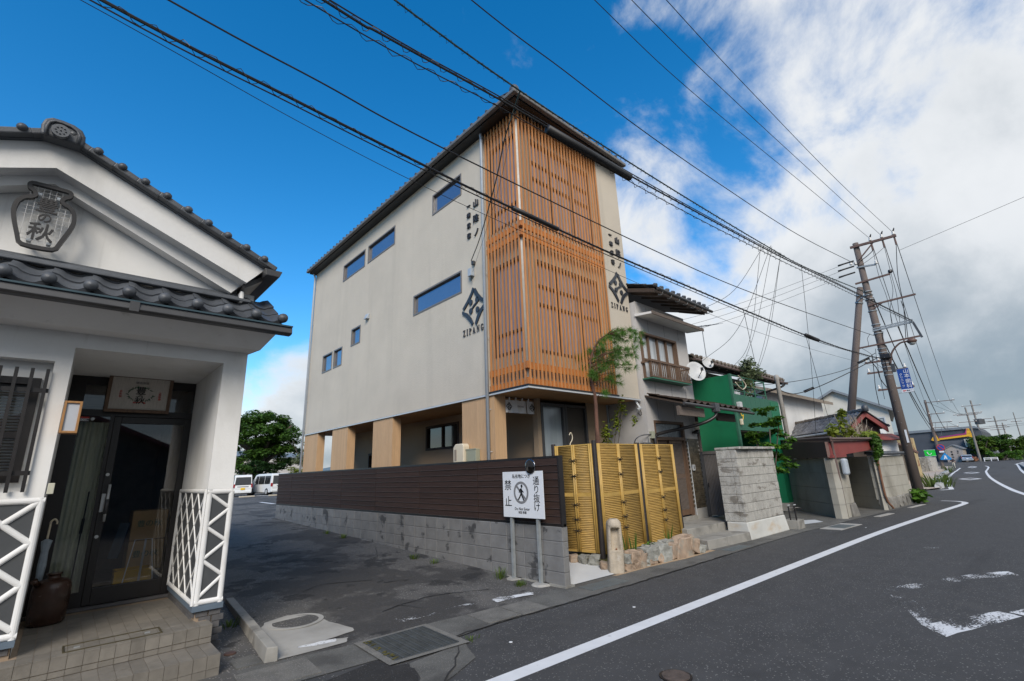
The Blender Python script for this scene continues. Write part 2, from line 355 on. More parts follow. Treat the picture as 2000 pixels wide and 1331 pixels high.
def wall_holes(mb, fn, u0, u1, v0, v1, holes, depth=.12):
    """front quads round rectangular holes plus reveals; fn(u,v,d): d>0 goes into the wall"""
    us = sorted({u0, u1, *[h[0] for h in holes], *[h[1] for h in holes]}); vs_ = sorted({v0, v1, *[h[2] for h in holes], *[h[3] for h in holes]})
    for i in range(len(us)-1):
        for j in range(len(vs_)-1):
            cu, cvv = (us[i]+us[i+1])/2, (vs_[j]+vs_[j+1])/2
            if any(h[0] < cu < h[1] and h[2] < cvv < h[3] for h in holes): continue
            mb.quad(fn(us[i], vs_[j], 0), fn(us[i+1], vs_[j], 0), fn(us[i+1], vs_[j+1], 0), fn(us[i], vs_[j+1], 0))
    for a, b, c, d in holes:
        for p, q in (((a, c), (b, c)), ((b, c), (b, d)), ((b, d), (a, d)), ((a, d), (a, c))):
            mb.quad(fn(*p, 0), fn(*q, 0), fn(*q, depth), fn(*p, depth))
    return mb
def window(fn, a, b, c, d, depth, parent, fw_=.045, fmat=None, gmat=None, mull=0, bars=(), proud=.012):
    """framed window filling hole (a,b)x(c,d); the pane is a sub-part"""
    m = MB()
    def bar(x0, x1, y0, y1, d0=-proud, d1=depth): m.hexa([fn(x0, y0, d0), fn(x1, y0, d0), fn(x1, y0, d1), fn(x0, y0, d1), fn(x0, y1, d0), fn(x1, y1, d0), fn(x1, y1, d1), fn(x0, y1, d1)])
    bar(a, b, c, c+fw_); bar(a, b, d-fw_, d); bar(a, a+fw_, c+fw_, d-fw_); bar(b-fw_, b, c+fw_, d-fw_)
    for k in range(mull):
        u = a+(b-a)*(k+1)/(mull+1); bar(u-fw_*.5, u+fw_*.5, c+fw_, d-fw_, .01)
    for vv in bars: bar(a+fw_, b-fw_, vv-fw_*.4, vv+fw_*.4, .012)
    o = m.build('window', fmat or m_dgrey, parent)
    g = MB(); e = depth*.55
    g.hexa([fn(a+fw_*.8, c+fw_*.8, e), fn(b-fw_*.8, c+fw_*.8, e), fn(b-fw_*.8, c+fw_*.8, e+.012), fn(a+fw_*.8, c+fw_*.8, e+.012),
            fn(a+fw_*.8, d-fw_*.8, e), fn(b-fw_*.8, d-fw_*.8, e), fn(b-fw_*.8, d-fw_*.8, e+.012), fn(a+fw_*.8, d-fw_*.8, e+.012)])
    g.build('pane', gmat or m_wglass, o)
    return o
def tile_mesh(name, mat, wv=.275, ln=.33, eave=False):
    """one pantile: S-shaped cross section along x, y up-slope; eave tiles get a round nose and a hanging lip"""
    m = MB(); n = 11; t = .016; prof = []
    for i in range(n):
        x = -wv/2+wv*i/(n-1); u = i/(n-1)
        z = .022*math.cos(u*2*math.pi*.82+.1)-(.010 if .25 < u < .8 else 0)
        prof.append((x, z))
    for y, dz in ((0, .020), (ln, 0)):
        for x, z in prof: m.v.append((x, y, z+dz))
        for x, z in prof: m.v.append((x, y, z+dz-t))
    k = 2*n
    for i in range(n-1):
        m.f += [(i, i+1, k+i+1, k+i), (n+i, k+n+i, k+n+i+1, n+i+1), (i, n+i, n+i+1, i+1), (k+i, k+i+1, k+n+i+1, k+n+i)]
    m.f += [(0, k, k+n, n), (n-1, 2*n-1, k+2*n-1, k+n-1)]
    if eave and eave != 'lip':
        c0 = len(m.v); q = 10
        for j in range(q): a = 2*math.pi*j/q; m.v.append((-wv/2+.012+.045*math.cos(a), -.022, .020+.045*math.sin(a)))
        for j in range(q): a = 2*math.pi*j/q; m.v.append((-wv/2+.012+.045*math.cos(a), .05, .024+.045*math.sin(a)))
        m.v.append((-wv/2+.012, -.045, .020))
        for j in range(q): m.f += [(c0+j, c0+(j+1) % q, c0+q+(j+1) % q, c0+q+j), (c0+2*q, c0+(j+1) % q, c0+j)]
    if eave:
        b0 = len(m.v)
        for x, z in prof[1:]: m.v += [(x, -.006, z+.020), (x, -.006, z-.025), (x, .010, z-.025), (x, .010, z+.018)]
        for i in range(n-2):
            a = b0+4*i; m.f += [(a, a+4, a+5, a+1), (a+1, a+5, a+6, a+2), (a+2, a+6, a+7, a+3)]
    me = m.mesh(name); me.shade_smooth(); me.set_sharp_from_angle(angle=.7); me.materials.append(mat); return me
def tiles(parent, origin, ud, vd, nu, nv, me, me_e=None, pu=.265, pv=.26, name='roof_tile', jit=.004, skip=None):
    ud = Vector(ud).normalized(); vd = Vector(vd).normalized()
    for j in range(nv):
        for i in range(nu):
            if skip and skip(i, j): continue
            p = Vector(origin)+ud*(pu*(i+.5))+vd*(pv*j)+Vector((0, 0, random.uniform(-jit, jit)))
            inst(name, me_e if (j == 0 and me_e) else me, frame(p, ud, vd, None or (0, 0, 1)), parent)
def grid_sheet(name, xs, ys, zf, mat, inside=None, kind='structure'):
    m = MB(); nx, ny = len(xs), len(ys)
    for y in ys:
        for x in xs: m.v.append((x, y, zf(x, y)))
    for j in range(ny-1):
        for i in range(nx-1):
            if inside is None or inside((xs[i]+xs[i+1])/2, (ys[j]+ys[j+1])/2): m.f.append((j*nx+i, j*nx+i+1, (j+1)*nx+i+1, (j+1)*nx+i))
    o = m.build(name, mat, smooth=True); o['kind'] = kind; return o
def zg(x): return float(np.interp(x, [0, 22, 60, 95, 140, 250], [0, 0, -.65, -.95, -.35, .2]))
def ribbon(mb, pts, wd, zoff, zf=None):
    q = []
    for a, b in zip(pts, pts[1:]): k = max(1, int(math.dist(a[:2], b[:2])/1.5)); q += [(a[0]+(b[0]-a[0])*i/k, a[1]+(b[1]-a[1])*i/k) for i in range(k)]
    pts = q+[(pts[-1][0], pts[-1][1])]
    """flat painted line following pts (x,y)"""
    P = [Vector((p[0], p[1], 0)) for p in pts]; k = len(P); L = []
    for i, p in enumerate(P):
        d = (P[min(i+1, k-1)]-P[max(i-1, 0)]).normalized(); nrm = Vector((-d.y, d.x, 0))*wd/2
        for q in (p-nrm, p+nrm): L.append((q.x, q.y, (zf or zg)(q.x)+zoff))
    return mb.add(L, [(2*i, 2*i+2, 2*i+3, 2*i+1) for i in range(k-1)])
def flat(mb, poly, z): return mb.add([(x, y, z+zg(x)) for x, y in poly], [tuple(range(len(poly)))])
def blob(n, cx_, cy_, rx, ry, jit=.25, rot=0):
    out = []
    for i in range(n):
        a = 2*math.pi*i/n; r = 1+random.uniform(-jit, jit); x = rx*r*math.cos(a); y = ry*r*math.sin(a)
        out.append((cx_+x*math.cos(rot)-y*math.sin(rot), cy_+x*math.sin(rot)+y*math.cos(rot)))
    return out
def leaves(name, clumps, n, size, mat, parent, flatb=.5, asp=1.9, shell=.45):
    """leaf-sized rhombs spread through ellipsoid clumps [(c, (rx,ry,rz))]"""
    C = np.array([c for c, _ in clumps], float); Rr = np.array([r for _, r in clumps], float)
    vol = np.prod(Rr, axis=1)**.72; idx = RNG.choice(len(C), n, p=vol/vol.sum())
    d = RNG.normal(size=(n, 3)); d /= np.linalg.norm(d, axis=1)[:, None]
    rad = RNG.random(n)**shell
    p = C[idx]+d*Rr[idx]*rad[:, None]
    nrm = RNG.normal(size=(n, 3)); nrm[:, 2] = np.abs(nrm[:, 2])+flatb*2; nrm += d*.7; nrm /= np.linalg.norm(nrm, axis=1)[:, None]
    a = np.cross(nrm, RNG.normal(size=(n, 3))); a /= np.linalg.norm(a, axis=1)[:, None]; b = np.cross(nrm, a)
    s = size*(.6+.8*RNG.random(n))[:, None]
    V = np.empty((n, 4, 3)); V[:, 0] = p-a*s*.5*asp; V[:, 1] = p-b*s*.5; V[:, 2] = p+a*s*.5*asp; V[:, 3] = p+b*s*.5
    V[:, 0, 2] -= (s*.18)[:, 0]; V[:, 2, 2] -= (s*.18)[:, 0]
    me = bpy.data.meshes.new(name); me.vertices.add(4*n); me.vertices.foreach_set('co', V.ravel())
    me.loops.add(4*n); me.loops.foreach_set('vertex_index', np.arange(4*n, dtype=np.int32))
    me.polygons.add(n); me.polygons.foreach_set('loop_start', np.arange(0, 4*n, 4, dtype=np.int32)); me.polygons.foreach_set('loop_total', np.full(n, 4, dtype=np.int32))
    me.update(); me.validate()
    return obj(name, me, mat, parent)
def branches(mb, a, b, r, depth, spread=.5, ends=None, n=6):
    a = Vector(a); b = Vector(b); mid = (a+b)/2+Vector((random.uniform(-1, 1), random.uniform(-1, 1), random.uniform(-.3, .3)))*(b-a).length*.10
    mb.tube(crom([a, mid, b], 3), [r*(1-.45*i/6) for i in range(7)], n)
    if depth == 0:
        if ends is not None: ends.append(b)
        return
    L = (b-a).length*.68
    for k in range(3):
        d = ((b-a).normalized()+Vector((random.uniform(-1, 1), random.uniform(-1, 1), random.uniform(-.35, .7)))*spread*1.4).normalized()
        branches(mb, b-(b-a)*.08*k, b+d*L*random.uniform(.75, 1.1), r*.52, depth-1, spread, ends, max(4, n-1))

# ================================================================== GROUND
def zlot(x, y):
    t = float(np.interp(y, [0, 5.2, 17.5, 24, 48, 90], [0, 0, .375, .40, .24, .2])); s_ = float(np.interp(x, [-40, 5.4], [1, 1])); return t*s_
grid_sheet('ground', [-300, -60, -20, 0, 22, 30, 40, 50, 60, 78, 95, 118, 140, 200, 250, 600, 2000], [-1500, -200, -40, 0, 40, 120, 400, 1800],
           lambda x, y: zg(x)-.035, m_ground)
# road sheet: everything in front of the frontages, wide enough for the junction
EDGE = [(-40, 6.0), (-3, 4.72), (1.75, 4.50), (3.16, 4.37), (3.63, 4.40), (4.97, 4.31), (7, 4.22), (9.2, 4.16), (10.7, 4.12), (12.7, 4.02), (14.6, 3.80), (15.6, 3.72),
        (17, 3.58), (18.4, 3.42), (20, 3.3), (21.3, 3.18), (22.0, 3.13), (22.4, 3.1), (22.8, 3.6), (22.9, 40), (30.5, 40), (30.6, 4.7), (33.5, 3.9), (46, 5.4), (60, 6.75), (65.8, 7.3), (92, 9.3), (95, 9.5), (106, 10.0), (125, 14), (140, 18), (250, 30)]
m = MB(); xs = []
for i, (x, y) in enumerate(EDGE): m.v += [(x, y, zg(x)), (x, -60, zg(x))]
m.f = [(2*i, 2*i+1, 2*i+3, 2*i+2) for i in range(len(EDGE)-1)]
road = m.build('road', m_asph); road['kind'] = 'structure'
# old asphalt of the car park, rising to the back
lot = grid_sheet('parking_lot', [-40, -8, 1.36, 3.2, 5.2, 9.4, 30], [4.62, 5.2, 7, 10, 14, 17.5, 18.5, 24, 30, 40, 52, 90],
                 lambda x, y: zlot(x, y)+.004, m_lot, lambda x, y: x < 9.4 or (y > 18 and x < 30))
# strip of gutter concrete between the new asphalt and the frontages
m = MB(); inner = [(1.36, 5.16), (1.7, 5.10), (2.3, 5.0), (3.2, 4.98), (3.7, 4.92), (4.55, 4.84), (5.4, 4.92), (6.4, 4.78), (9.1, 4.66), (10.75, 4.5), (12.75, 4.44), (13.3, 5.9), (17.6, 5.8), (15.55, 4.02), (16.4, 3.86), (19.6, 4.6), (18.45, 3.6), (21.3, 3.36), (22.3, 3.3)]
outer = [(1.36, 4.52), (1.7, 4.50), (2.3, 4.44), (3.16, 4.375), (3.63, 4.405), (4.5, 4.34), (4.97, 4.315), (6.4, 4.24), (9.1, 4.17), (10.7, 4.125), (12.7, 4.025), (13.3, 3.93), (14.6, 3.81), (15.6, 3.725), (16.4, 3.64), (17.4, 3.53), (18.4, 3.425), (21.3, 3.185), (22.3, 3.11)]
for a, b in zip(inner, outer): m.v += [(a[0], a[1], .006), (b[0], b[1], .006)]
m.f = [(2*i, 2*i+1, 2*i+3, 2*i+2) for i in range(len(inner)-1)]
strip = m.build('roadside_strip', m_strip); strip['kind'] = 'structure'
m = MB()
sw_in = [(30.7, 9.0), (34.8, 9.4), (46, 10.0), (60, 10.8), (95, 12.2), (113, 13.4)]; sw_out = [(30.7, 4.45), (34.8, 4.05), (46, 5.6), (60, 7.0), (95, 9.85), (113, 11)]
for a, b in zip(sw_in, sw_out): m.v += [(a[0], a[1], zg(a[0])+.05), (b[0], b[1], zg(b[0])+.05)]
m.f = [(2*i, 2*i+1, 2*i+3, 2*i+2) for i in range(5)]
m.build('sidewalk', m_side)['kind'] = 'structure'

def marking(mb, label=None, mat=None, parent=road, name='road_marking'):
    return mb.build(name, mat or m_paint, parent, label=label)
m = MB(); ribbon(m, crom([(-2.2, 3.54), (2.78, 3.28), (6.3, 3.10), (12.54, 2.79), (16.56, 2.49), (19.16, 2.27), (21.0, 2.10), (21.9, 2.08), (22.6, 2.33), (22.85, 2.78)], 6), .16, .004)
marking(m, 'white edge line that hooks to the left at the junction')
m = MB(); ribbon(m, crom([(32.2, 3.83), (33.3, 3.55), (34.6, 3.68), (46.25, 4.98), (65.8, 6.86), (91.8, 8.75), (105, 9.4)], 6), .20, .004); marking(m)
m = MB(); ribbon(m, crom([(20, -.25), (28.5, .88), (35.8, 1.63), (50.7, 2.88), (71.3, 4.41), (90, 5.6), (105.6, 6.19), (112, 6.88)], 6), .20, .004); marking(m)
m = MB(); ribbon(m, crom([(126, 2.7), (116, 3.5), (113, 3.2), (74, 1.75), (55, .6)], 5), .25, .004); marking(m)
for cx_, cy_, hw, hl in ((56, 4.6, .75, 4.0), (80.2, 6.3, .75, 4.4), (108, 8.2, .6, 4)):
    m = MB(); a = .075; dx, dy = math.cos(a), math.sin(a)
    o4 = [(hl, 0), (0, hw), (-hl, 0), (0, -hw)]; i4 = [(x*.62, y*.62) for x, y in o4]
    pts = [(cx_+x*dx-y*dy, cy_+x*dy+y*dx) for x, y in o4+i4]
    m.add([(x, y, zg(x)+.006) for x, y in pts], [(i, (i+1) % 4, 4+(i+1) % 4, 4+i) for i in range(4)]); marking(m)
# worn paint of an old road figure, right foreground
def shards(n, cx_, cy_, lx, ly, rot, s0, s1):
    m = MB()
    for _ in range(n):
        u, v = random.gauss(0, .42), random.gauss(0, .38); x = cx_+u*lx*math.cos(rot)-v*ly*math.sin(rot); y = cy_+u*lx*math.sin(rot)+v*ly*math.cos(rot)
        flat(m, blob(random.choice((5, 6, 7)), x, y, random.uniform(s0, s1)*2.4, random.uniform(s0, s1), .35, rot+random.uniform(-.25, .25)), .004+random.random()*.002)
    return m
def jag(poly, n=5, j=.02):
    out = []
    for i, p in enumerate(poly):
        q = poly[(i+1) % len(poly)]
        for k in range(n): t = k/n; out.append((p[0]+(q[0]-p[0])*t+random.uniform(-j, j), p[1]+(q[1]-p[1])*t+random.uniform(-j, j)))
    return out
for poly, mt, lb in (([(6.08, .96), (6.36, 1.16), (7.34, .68), (7.24, .50)], m_worn, 'worn white paint bar of an old road figure'), ([(7.35, .60), (8.1, .25), (8.0, .08), (7.28, .44)], m_worn, None), ([(9.05, .92), (9.30, 1.0), (9.75, .68), (9.5, .56)], m_worn, 'small worn paint remnant beyond the old road figure'), ([(6.36, 1.16), (6.6, 1.05), (7.95, 1.62), (7.75, 1.72)], m_worn2, None), ([(7.75, 1.72), (7.7, 1.55), (9.3, .78), (9.4, .95)], m_worn2, None), ([(11.2, 1.75), (11.5, 1.8), (12.1, 1.45), (11.8, 1.38)], m_worn2, None)):
    m = MB(); flat(m, jag(poly, 6, .012), .004); marking(m, lb, mt)
for poly, mt, lb in (([(3.02, 5.38), (3.95, 5.24), (3.93, 5.13), (3.0, 5.25)], m_worn2, 'worn white stop line at the car park mouth'), ([(3.9, 5.25), (4.55, 5.16), (4.52, 5.02), (3.88, 5.12)], m_worn2, None), ([(4.30, 5.20), (4.86, 5.08), (4.82, 4.93), (4.26, 5.03)], m_worn, None), ([(1.95, 5.34), (2.30, 5.26), (2.28, 5.20), (1.92, 5.28)], m_worn, None)):
    m = MB(); m.add([(x, y, zlot(0, y)+.014) for x, y in jag(poly, 5, .022)], [tuple(range(5*len(poly)))]); marking(m, lb, mt, parent=lot)
m = MB(); flat(m, jag([(4.58, 5.10), (4.82, 5.02), (4.79, 4.93), (4.52, 4.99)], 4, .012), .016); marking(m, 'thick remnant of white paint by the sign posts', parent=lot)
for (a, b) in (((8.7, 31.5), (8.3, 27.6)), ((13.6, 52), (13.2, 44)), ((4, 31), (3.6, 27))):
    m = MB(); a = Vector((a[0], a[1], 0)); b = Vector((b[0], b[1], 0)); nn = Vector((.1, 0, 0)); m.quad(*[(p.x, p.y, zlot(0, p.y)+.01) for p in (a-nn, a+nn, b+nn, b-nn)]); marking(m, parent=lot)
# bitumen patches and cracks in the old asphalt (shape of their own)
def lotflat(poly, off): return [(x, y, zlot(0, y)+off) for x, y in poly]
def crack(pts, wd=.012, parent=lot, mat=None):
    m = MB(); out = []
    for i in range(len(pts)-1):
        p, q = pts[i], pts[i+1]; k = max(2, int(math.dist(p, q)/.12))
        out += [(p[0]+(q[0]-p[0])*t/k+random.gauss(0, .012), p[1]+(q[1]-p[1])*t/k+random.gauss(0, .012)) for t in range(k)]
    out.append(pts[-1]); L = []
    for x, y in out:
        h = wd*random.uniform(.4, 1.3); L += [(x, y-h, zlot(0, y)+.012), (x, y+h, zlot(0, y)+.012)]
    m.add(L, [(2*i, 2*i+2, 2*i+3, 2*i+1) for i in range(len(out)-1)]); return m.build('crack', mat or m_patch, parent)
for c in ([(3.9, 9.6), (3.9, 7.9), (3.75, 7.0), (4.1, 6.9)], [(2.7, 7.4), (3.1, 7.6), (3.7, 7.3)], [(2.4, 9), (3.1, 9.4), (3.6, 10.4)], [(3.05, 5.75), (3.35, 5.85), (3.5, 5.45)], [(3.35, 5.85), (3.9, 5.9), (4.6, 5.6)], [(2.2, 12), (3, 11.6), (4.2, 12.6), (4.9, 12.2)], [(4.0, 8.6), (4.6, 8.9), (5.1, 10)], [(1.7, 8.6), (2.2, 9.6), (2.5, 11)], [(4.75, 7.3), (4.85, 9.5), (4.95, 12.5), (5.0, 15)]): crack(c)
for c in ([(3.16, 4.37), (3.63, 4.40), (4.97, 4.31), (6.4, 4.24), (9.1, 4.17)], [(2.36, 3.5), (2.7, 3.8), (3.0, 4.15), (3.16, 4.37)]): crack(c, .010, road)
m = MB(); flat(m, jag([(.6, 4.15), (1.5, 4.28), (2.32, 4.42), (2.34, 4.19), (2.46, 4.15), (2.42, 3.9), (2.25, 3.6), (1.4, 3.4), (.4, 3.6)], 3, .02), .010); m.build('asphalt_patch', m_patch, road)
m = MB(); flat(m, jag([(2.46, 4.15), (3.12, 4.20), (2.95, 3.8), (2.4, 3.55), (2.25, 3.6), (2.42, 3.9)], 3, .015), .007); m.build('concrete_patch', m_strip, road)
# concrete gutter covers
def slab(x0, x1, y0, y1, rot, mat, name, parent, z=.008, h=.004):
    m = MB(); cx_, cy_ = (x0+x1)/2, (y0+y1)/2; pts = []
    for x, y in ((x0, y0), (x1, y0), (x1, y1), (x0, y1)):
        dx, dy = x-cx_, y-cy_; pts.append((cx_+dx*math.cos(rot)-dy*math.sin(rot), cy_+dx*math.sin(rot)+dy*math.cos(rot)))
    m.hexa([(x, y, z-.02) for x, y in pts]+[(x, y, z+h) for x, y in pts]); return m.build(name, mat, parent)
m_cover = M('cover_concrete', (.135, .13, .118), .92, .25, 5, .8, 110, rand=.12, vor=(85, .5, (.24, .225, .20)))
for x0, x1, y0, y1 in ((3.66, 4.10, 4.43, 4.88), (4.11, 4.52, 4.37, 4.82), (1.30, 1.88, 4.56, 5.02)): slab(x0, x1, y0, y1, -.06, m_cover, 'gutter_cover', strip)
m_steelpl = M('checker_plate', (.13, .15, .155), .55, .15, 12, .6, 120, metal=.3)
slab(5.45, 6.2, 4.42, 4.70, -.08, m_steelpl, 'steel_cover', strip); slab(9.3, 10.0, 4.22, 4.45, -.08, m_steelpl, 'steel_cover', strip)
slab(13.2, 14.5, 3.40, 3.85, -.09, m_conc, 'gutter_cover', strip, .007, .003); slab(13.5, 14.2, 3.44, 3.80, -.09, m_steelpl, 'steel_cover', strip, .010, .005)
slab(16.4, 17.5, 3.27, 3.42, -.12, m_conc, 'gutter_cover', road, .007, .003); slab(19.5, 20.9, 3.02, 3.14, -.12, m_conc, 'gutter_cover', road, .007, .003)

# steel gully grate
t = thing('gully_grate', (2.75, 4.58, 0), 'square steel grating set in a chipped concrete frame at the car park mouth', 'grate')
q = [(2.35, 4.99), (3.17, 4.97), (3.14, 4.14), (2.32, 4.21)]; qi = [(2.43, 4.93), (3.09, 4.91), (3.06, 4.22), (2.41, 4.27)]
m = MB(); m.add([(x, y, .016) for x, y in q]+[(x, y, .016) for x, y in qi]+[(x, y, -.2) for x, y in qi], [(i, (i+1) % 4, 4+(i+1) % 4, 4+i) for i in range(4)]+[(4+i, 4+(i+1) % 4, 8+(i+1) % 4, 8+i) for i in range(4)]+[(8, 9, 10, 11)])
m.build('grate_frame', m_cover, t)
def lerp2(a, b, t_): return (a[0]+(b[0]-a[0])*t_, a[1]+(b[1]-a[1])*t_)
for k in range(19):
    a = lerp2(qi[0], qi[3], k/18); b = lerp2(qi[1], qi[2], k/18); MB().beam((*a, .004), (*b, .004), .012 if 0 < k < 18 else .02, .03).build('bar', m_grate, t)
for k in range(9):
    a = lerp2(qi[0], qi[1], k/8); b = lerp2(qi[3], qi[2], k/8); MB().beam((*a, .009), (*b, .009), .016, .026).build('cross_bar', m_grate, t)
m = MB()
for k in range(26):
    a = lerp2(qi[0], qi[3], random.random()); m.add([(x, y, .021+.004*random.random()) for x, y in blob(6, a[0]+random.uniform(-.01, .05), a[1], .02, .014)], [tuple(range(6))])
m.build('moss', m_moss, t)['kind'] = 'stuff'
# manhole with concrete apron
t = thing('manhole', (2.19, 6.15, 0), 'round asphalt-filled manhole in a pale concrete apron', 'manhole')
zz = zlot(0, 6)+.012
m = MB(); m.add([(x, y, zlot(0, y)+.011) for x, y in jag([(1.68, 5.13), (2.33, 5.10), (2.40, 5.22), (2.2, 5.32), (2.52, 5.36), (2.56, 5.46), (2.46, 5.85), (2.42, 6.2), (2.2, 6.44), (1.92, 6.35), (1.80, 6.1)], 3, .008)], [tuple(range(33))]); m.build('apron', m_conc, t)
MB().lathe([(.30, 0), (.30, .006), (.245, .006), (.245, .002)], (2.19, 6.15, zz), 28).build('ring', m_conc, t)
MB().lathe([(.245, 0), (.24, .005), (.0, .006)], (2.19, 6.15, zz+.002), 28).build('cover', m_lot, t)
t = thing('road_manhole', (3.75, 2.31, 0), 'small rusty round valve cover in the road surface', 'manhole')
MB().lathe([(.125, 0), (.125, .008), (.105, .008)], (3.75, 2.31, 0), 24).build('ring', m_black, t); MB().lathe([(.108, .004), (.106, .012), (0, .012)], (3.75, 2.31, 0.001), 24).build('cover', M('rust_cover', (.085, .062, .050), .8, .4, 14, 1, 50), t)
for k, (x, y) in enumerate(((3.42, 3.86), (5.15, 3.62), (13.9, 3.15))): tag(MB().lathe([(.018, 0), (.018, .004), (0, .006)], (x, y, .001), 10).build('road_stud', m_paint), ('small white disc on the asphalt near the grate', 'small white disc on the asphalt before the carved stone post', 'small white disc on the asphalt near the concrete garage')[k], 'disc')

# kerb and lidded drain between the storehouse and the car park
t = thing('kerb', (1.7, 6.3, 0), 'low mossy concrete kerb running back beside the white storehouse', 'kerb')
for k in range(4):
    y0 = 5.16+k*.62; MB().hexa([(1.585+.05*k, y0, 0), (1.69+.05*k, y0-.04, 0), (1.74+.05*k, y0+.57, 0), (1.635+.05*k, y0+.6, 0), (1.60+.05*k, y0, .125), (1.685+.05*k, y0-.04, .125), (1.735+.05*k, y0+.57, .13), (1.645+.05*k, y0+.6, .13)]).build('kerb_stone', m_cstep, t, bevel=.008)
MB().box(1.37, 1.58, 5.18, 7.9, .004, .012).build('side_gutter', m_strip)['kind'] = 'structure'
tag(MB().box(1.40, 1.62, 6.72, 7.02, .012, .035).build('blue_lid', M('blue_lid', (.02, .10, .16), .5, .2), bevel=.004), 'blue square drain lid beside the storehouse corner', 'lid')
t = thing('inspection_cap', (1.40, 5.62, 0), 'round brown rusty drain cap on the ground beside the tiled steps', 'cap'); MB().lathe([(.055, .01), (.055, .022), (.045, .028), (0, .03)], (1.42, 5.64, 0), 18).build('cap', M('rust_dark', (.06, .03, .02)), t)
def weed(loc, n, h, label, mat=None, sp=.09, name='weed_tuft', wd=.006):
    t = thing(name, loc, label, 'weed', 'weeds along the wall foot' if name == 'weed_tuft' else None); m = MB()
    for _ in range(n):
        a = random.random()*6.28; r = random.random()*sp; b = Vector(loc)+Vector((r*math.cos(a), r*math.sin(a), 0)); l = h*random.uniform(.5, 1)
        tip = b+Vector((math.cos(a)*l*.6, math.sin(a)*l*.6, l)); md = (b+tip)/2+Vector((0, 0, l*.18)); s_ = Vector((-math.sin(a), math.cos(a), 0))*wd
        m.add([b-s_, b+s_, md+s_*.8, tip, md-s_*.8], [(0, 1, 2, 4), (4, 2, 3)])
    m.build('blades', mat or m_grass, t)['kind'] = 'stuff'; return t
for k, (x, y, n, h, lb) in enumerate(((5.10, 5.95, 40, .16, 'yellowing weed tuft at the block wall foot left of the sign posts'), (5.02, 5.42, 60, .07, 'flat green weed patch between the two sign posts'), (4.98, 8.2, 40, .10, 'green weed patch at the middle of the block wall foot'), (5.0, 7.6, 26, .09, 'thin weeds growing from the crack beside the block wall'),
                             (5.1, 11.6, 40, .12, 'green weeds at the far part of the block wall foot'), (5.1, 12.6, 30, .10, 'dry weeds at the far part of the block wall foot'), (1.60, 6.5, 26, .09, 'bright weed sprouting inside the kerb by the blue lid'), (3.2, 4.2, 14, .04, 'tiny weed at the corner of the steel grating'))):
    weed((x, y, zlot(0, y)+.005), n, h, lb)

# ================================================================== WHITE STOREHOUSE (left)
sh = thing('storehouse', (-.5, 5.9, 0), 'white plastered storehouse shop with gabled tiled roof and diamond-band lower walls', 'building')
YC, YD, XR = 5.864, 7.356, 1.335
fnF = lambda u, v, d: (u, YC+d, v)
m = MB(); wall_holes(m, fnF, -4, -.105, 1.53, 3.05, [(-3.4, -.222, 1.585, 2.715)], .13)
m.quad((-.105, YC, 2.86), (1.108, YC, 2.86), (1.108, YC, 3.05), (-.105, YC, 3.05))
m.quad((1.108, YC, 1.53), (XR, YC, 1.53), (XR, YC, 3.05), (1.108, YC, 3.05))
m.quad((XR, YC, 1.53), (XR, 13, 1.53), (XR, 13, 3.7), (XR, YC, 3.7))
m.quad((1.108, YC, 1.53), (1.108, YD, 1.53), (1.108, YD, 2.86), (1.108, YC, 2.86))
m.quad((-.105, YC, .3), (-.105, YD, .3), (-.105, YD, 2.86), (-.105, YC, 2.86))
m.quad((-.105, YC, 2.86), (1.108, YC, 2.86), (1.108, YD+.2, 2.86), (-.105, YD+.2, 2.86))
wall_holes(m, lambda u, v, d: (u, YC+.13+d, v), -3.4, -.222, 1.585, 2.715, [(-1.895, -.29, 1.665, 2.56)], .05)
m.quad((-4, YC+.004, 3.05), (XR, YC+.004, 3.05), (XR, YC+.004, 3.7), (-4, YC+.004, 3.7))
m.quad((-4, 13, 0), (XR, 13, 0), (XR, 13, 4), (-4, 13, 4)); m.quad((-4, YC, 0), (-4, 13, 0), (-4, 13, 4), (-4, YC, 4))
m.build('wall', m_white, sh)
# gable: wall, middle band, outer fascia
mir = lambda x: -.97-x
gm = MB(); gm.prism([(-.5, 4.52), (1.30, 3.66), (1.30, 3.5), (mir(1.30), 3.5), (mir(1.30), 3.66)], lambda u, v, d: (u, d, v), YC-.004, YC+.3); gm.build('gable_wall', m_white, sh)
for nm, yy, y2, A, B, Cc, D in (('gable_band', 5.70, 5.85, (-.485, 4.56), (1.20, 3.80), (1.06, 3.625), (-.485, 4.36)), ('gable_fascia', 5.54, 5.86, (-.485, 4.725), (1.335, 3.915), (1.168, 3.72), (-.485, 4.445))):
    for sgn in (0, 1):
        f = (lambda x: x) if sgn == 0 else mir
        MB().prism([(f(A[0]), A[1]), (f(B[0]), B[1]), (f(Cc[0]), Cc[1]), (f(D[0]), D[1])], lambda u, v, d: (u, d, v), yy, y2).build(nm, m_white, sh)
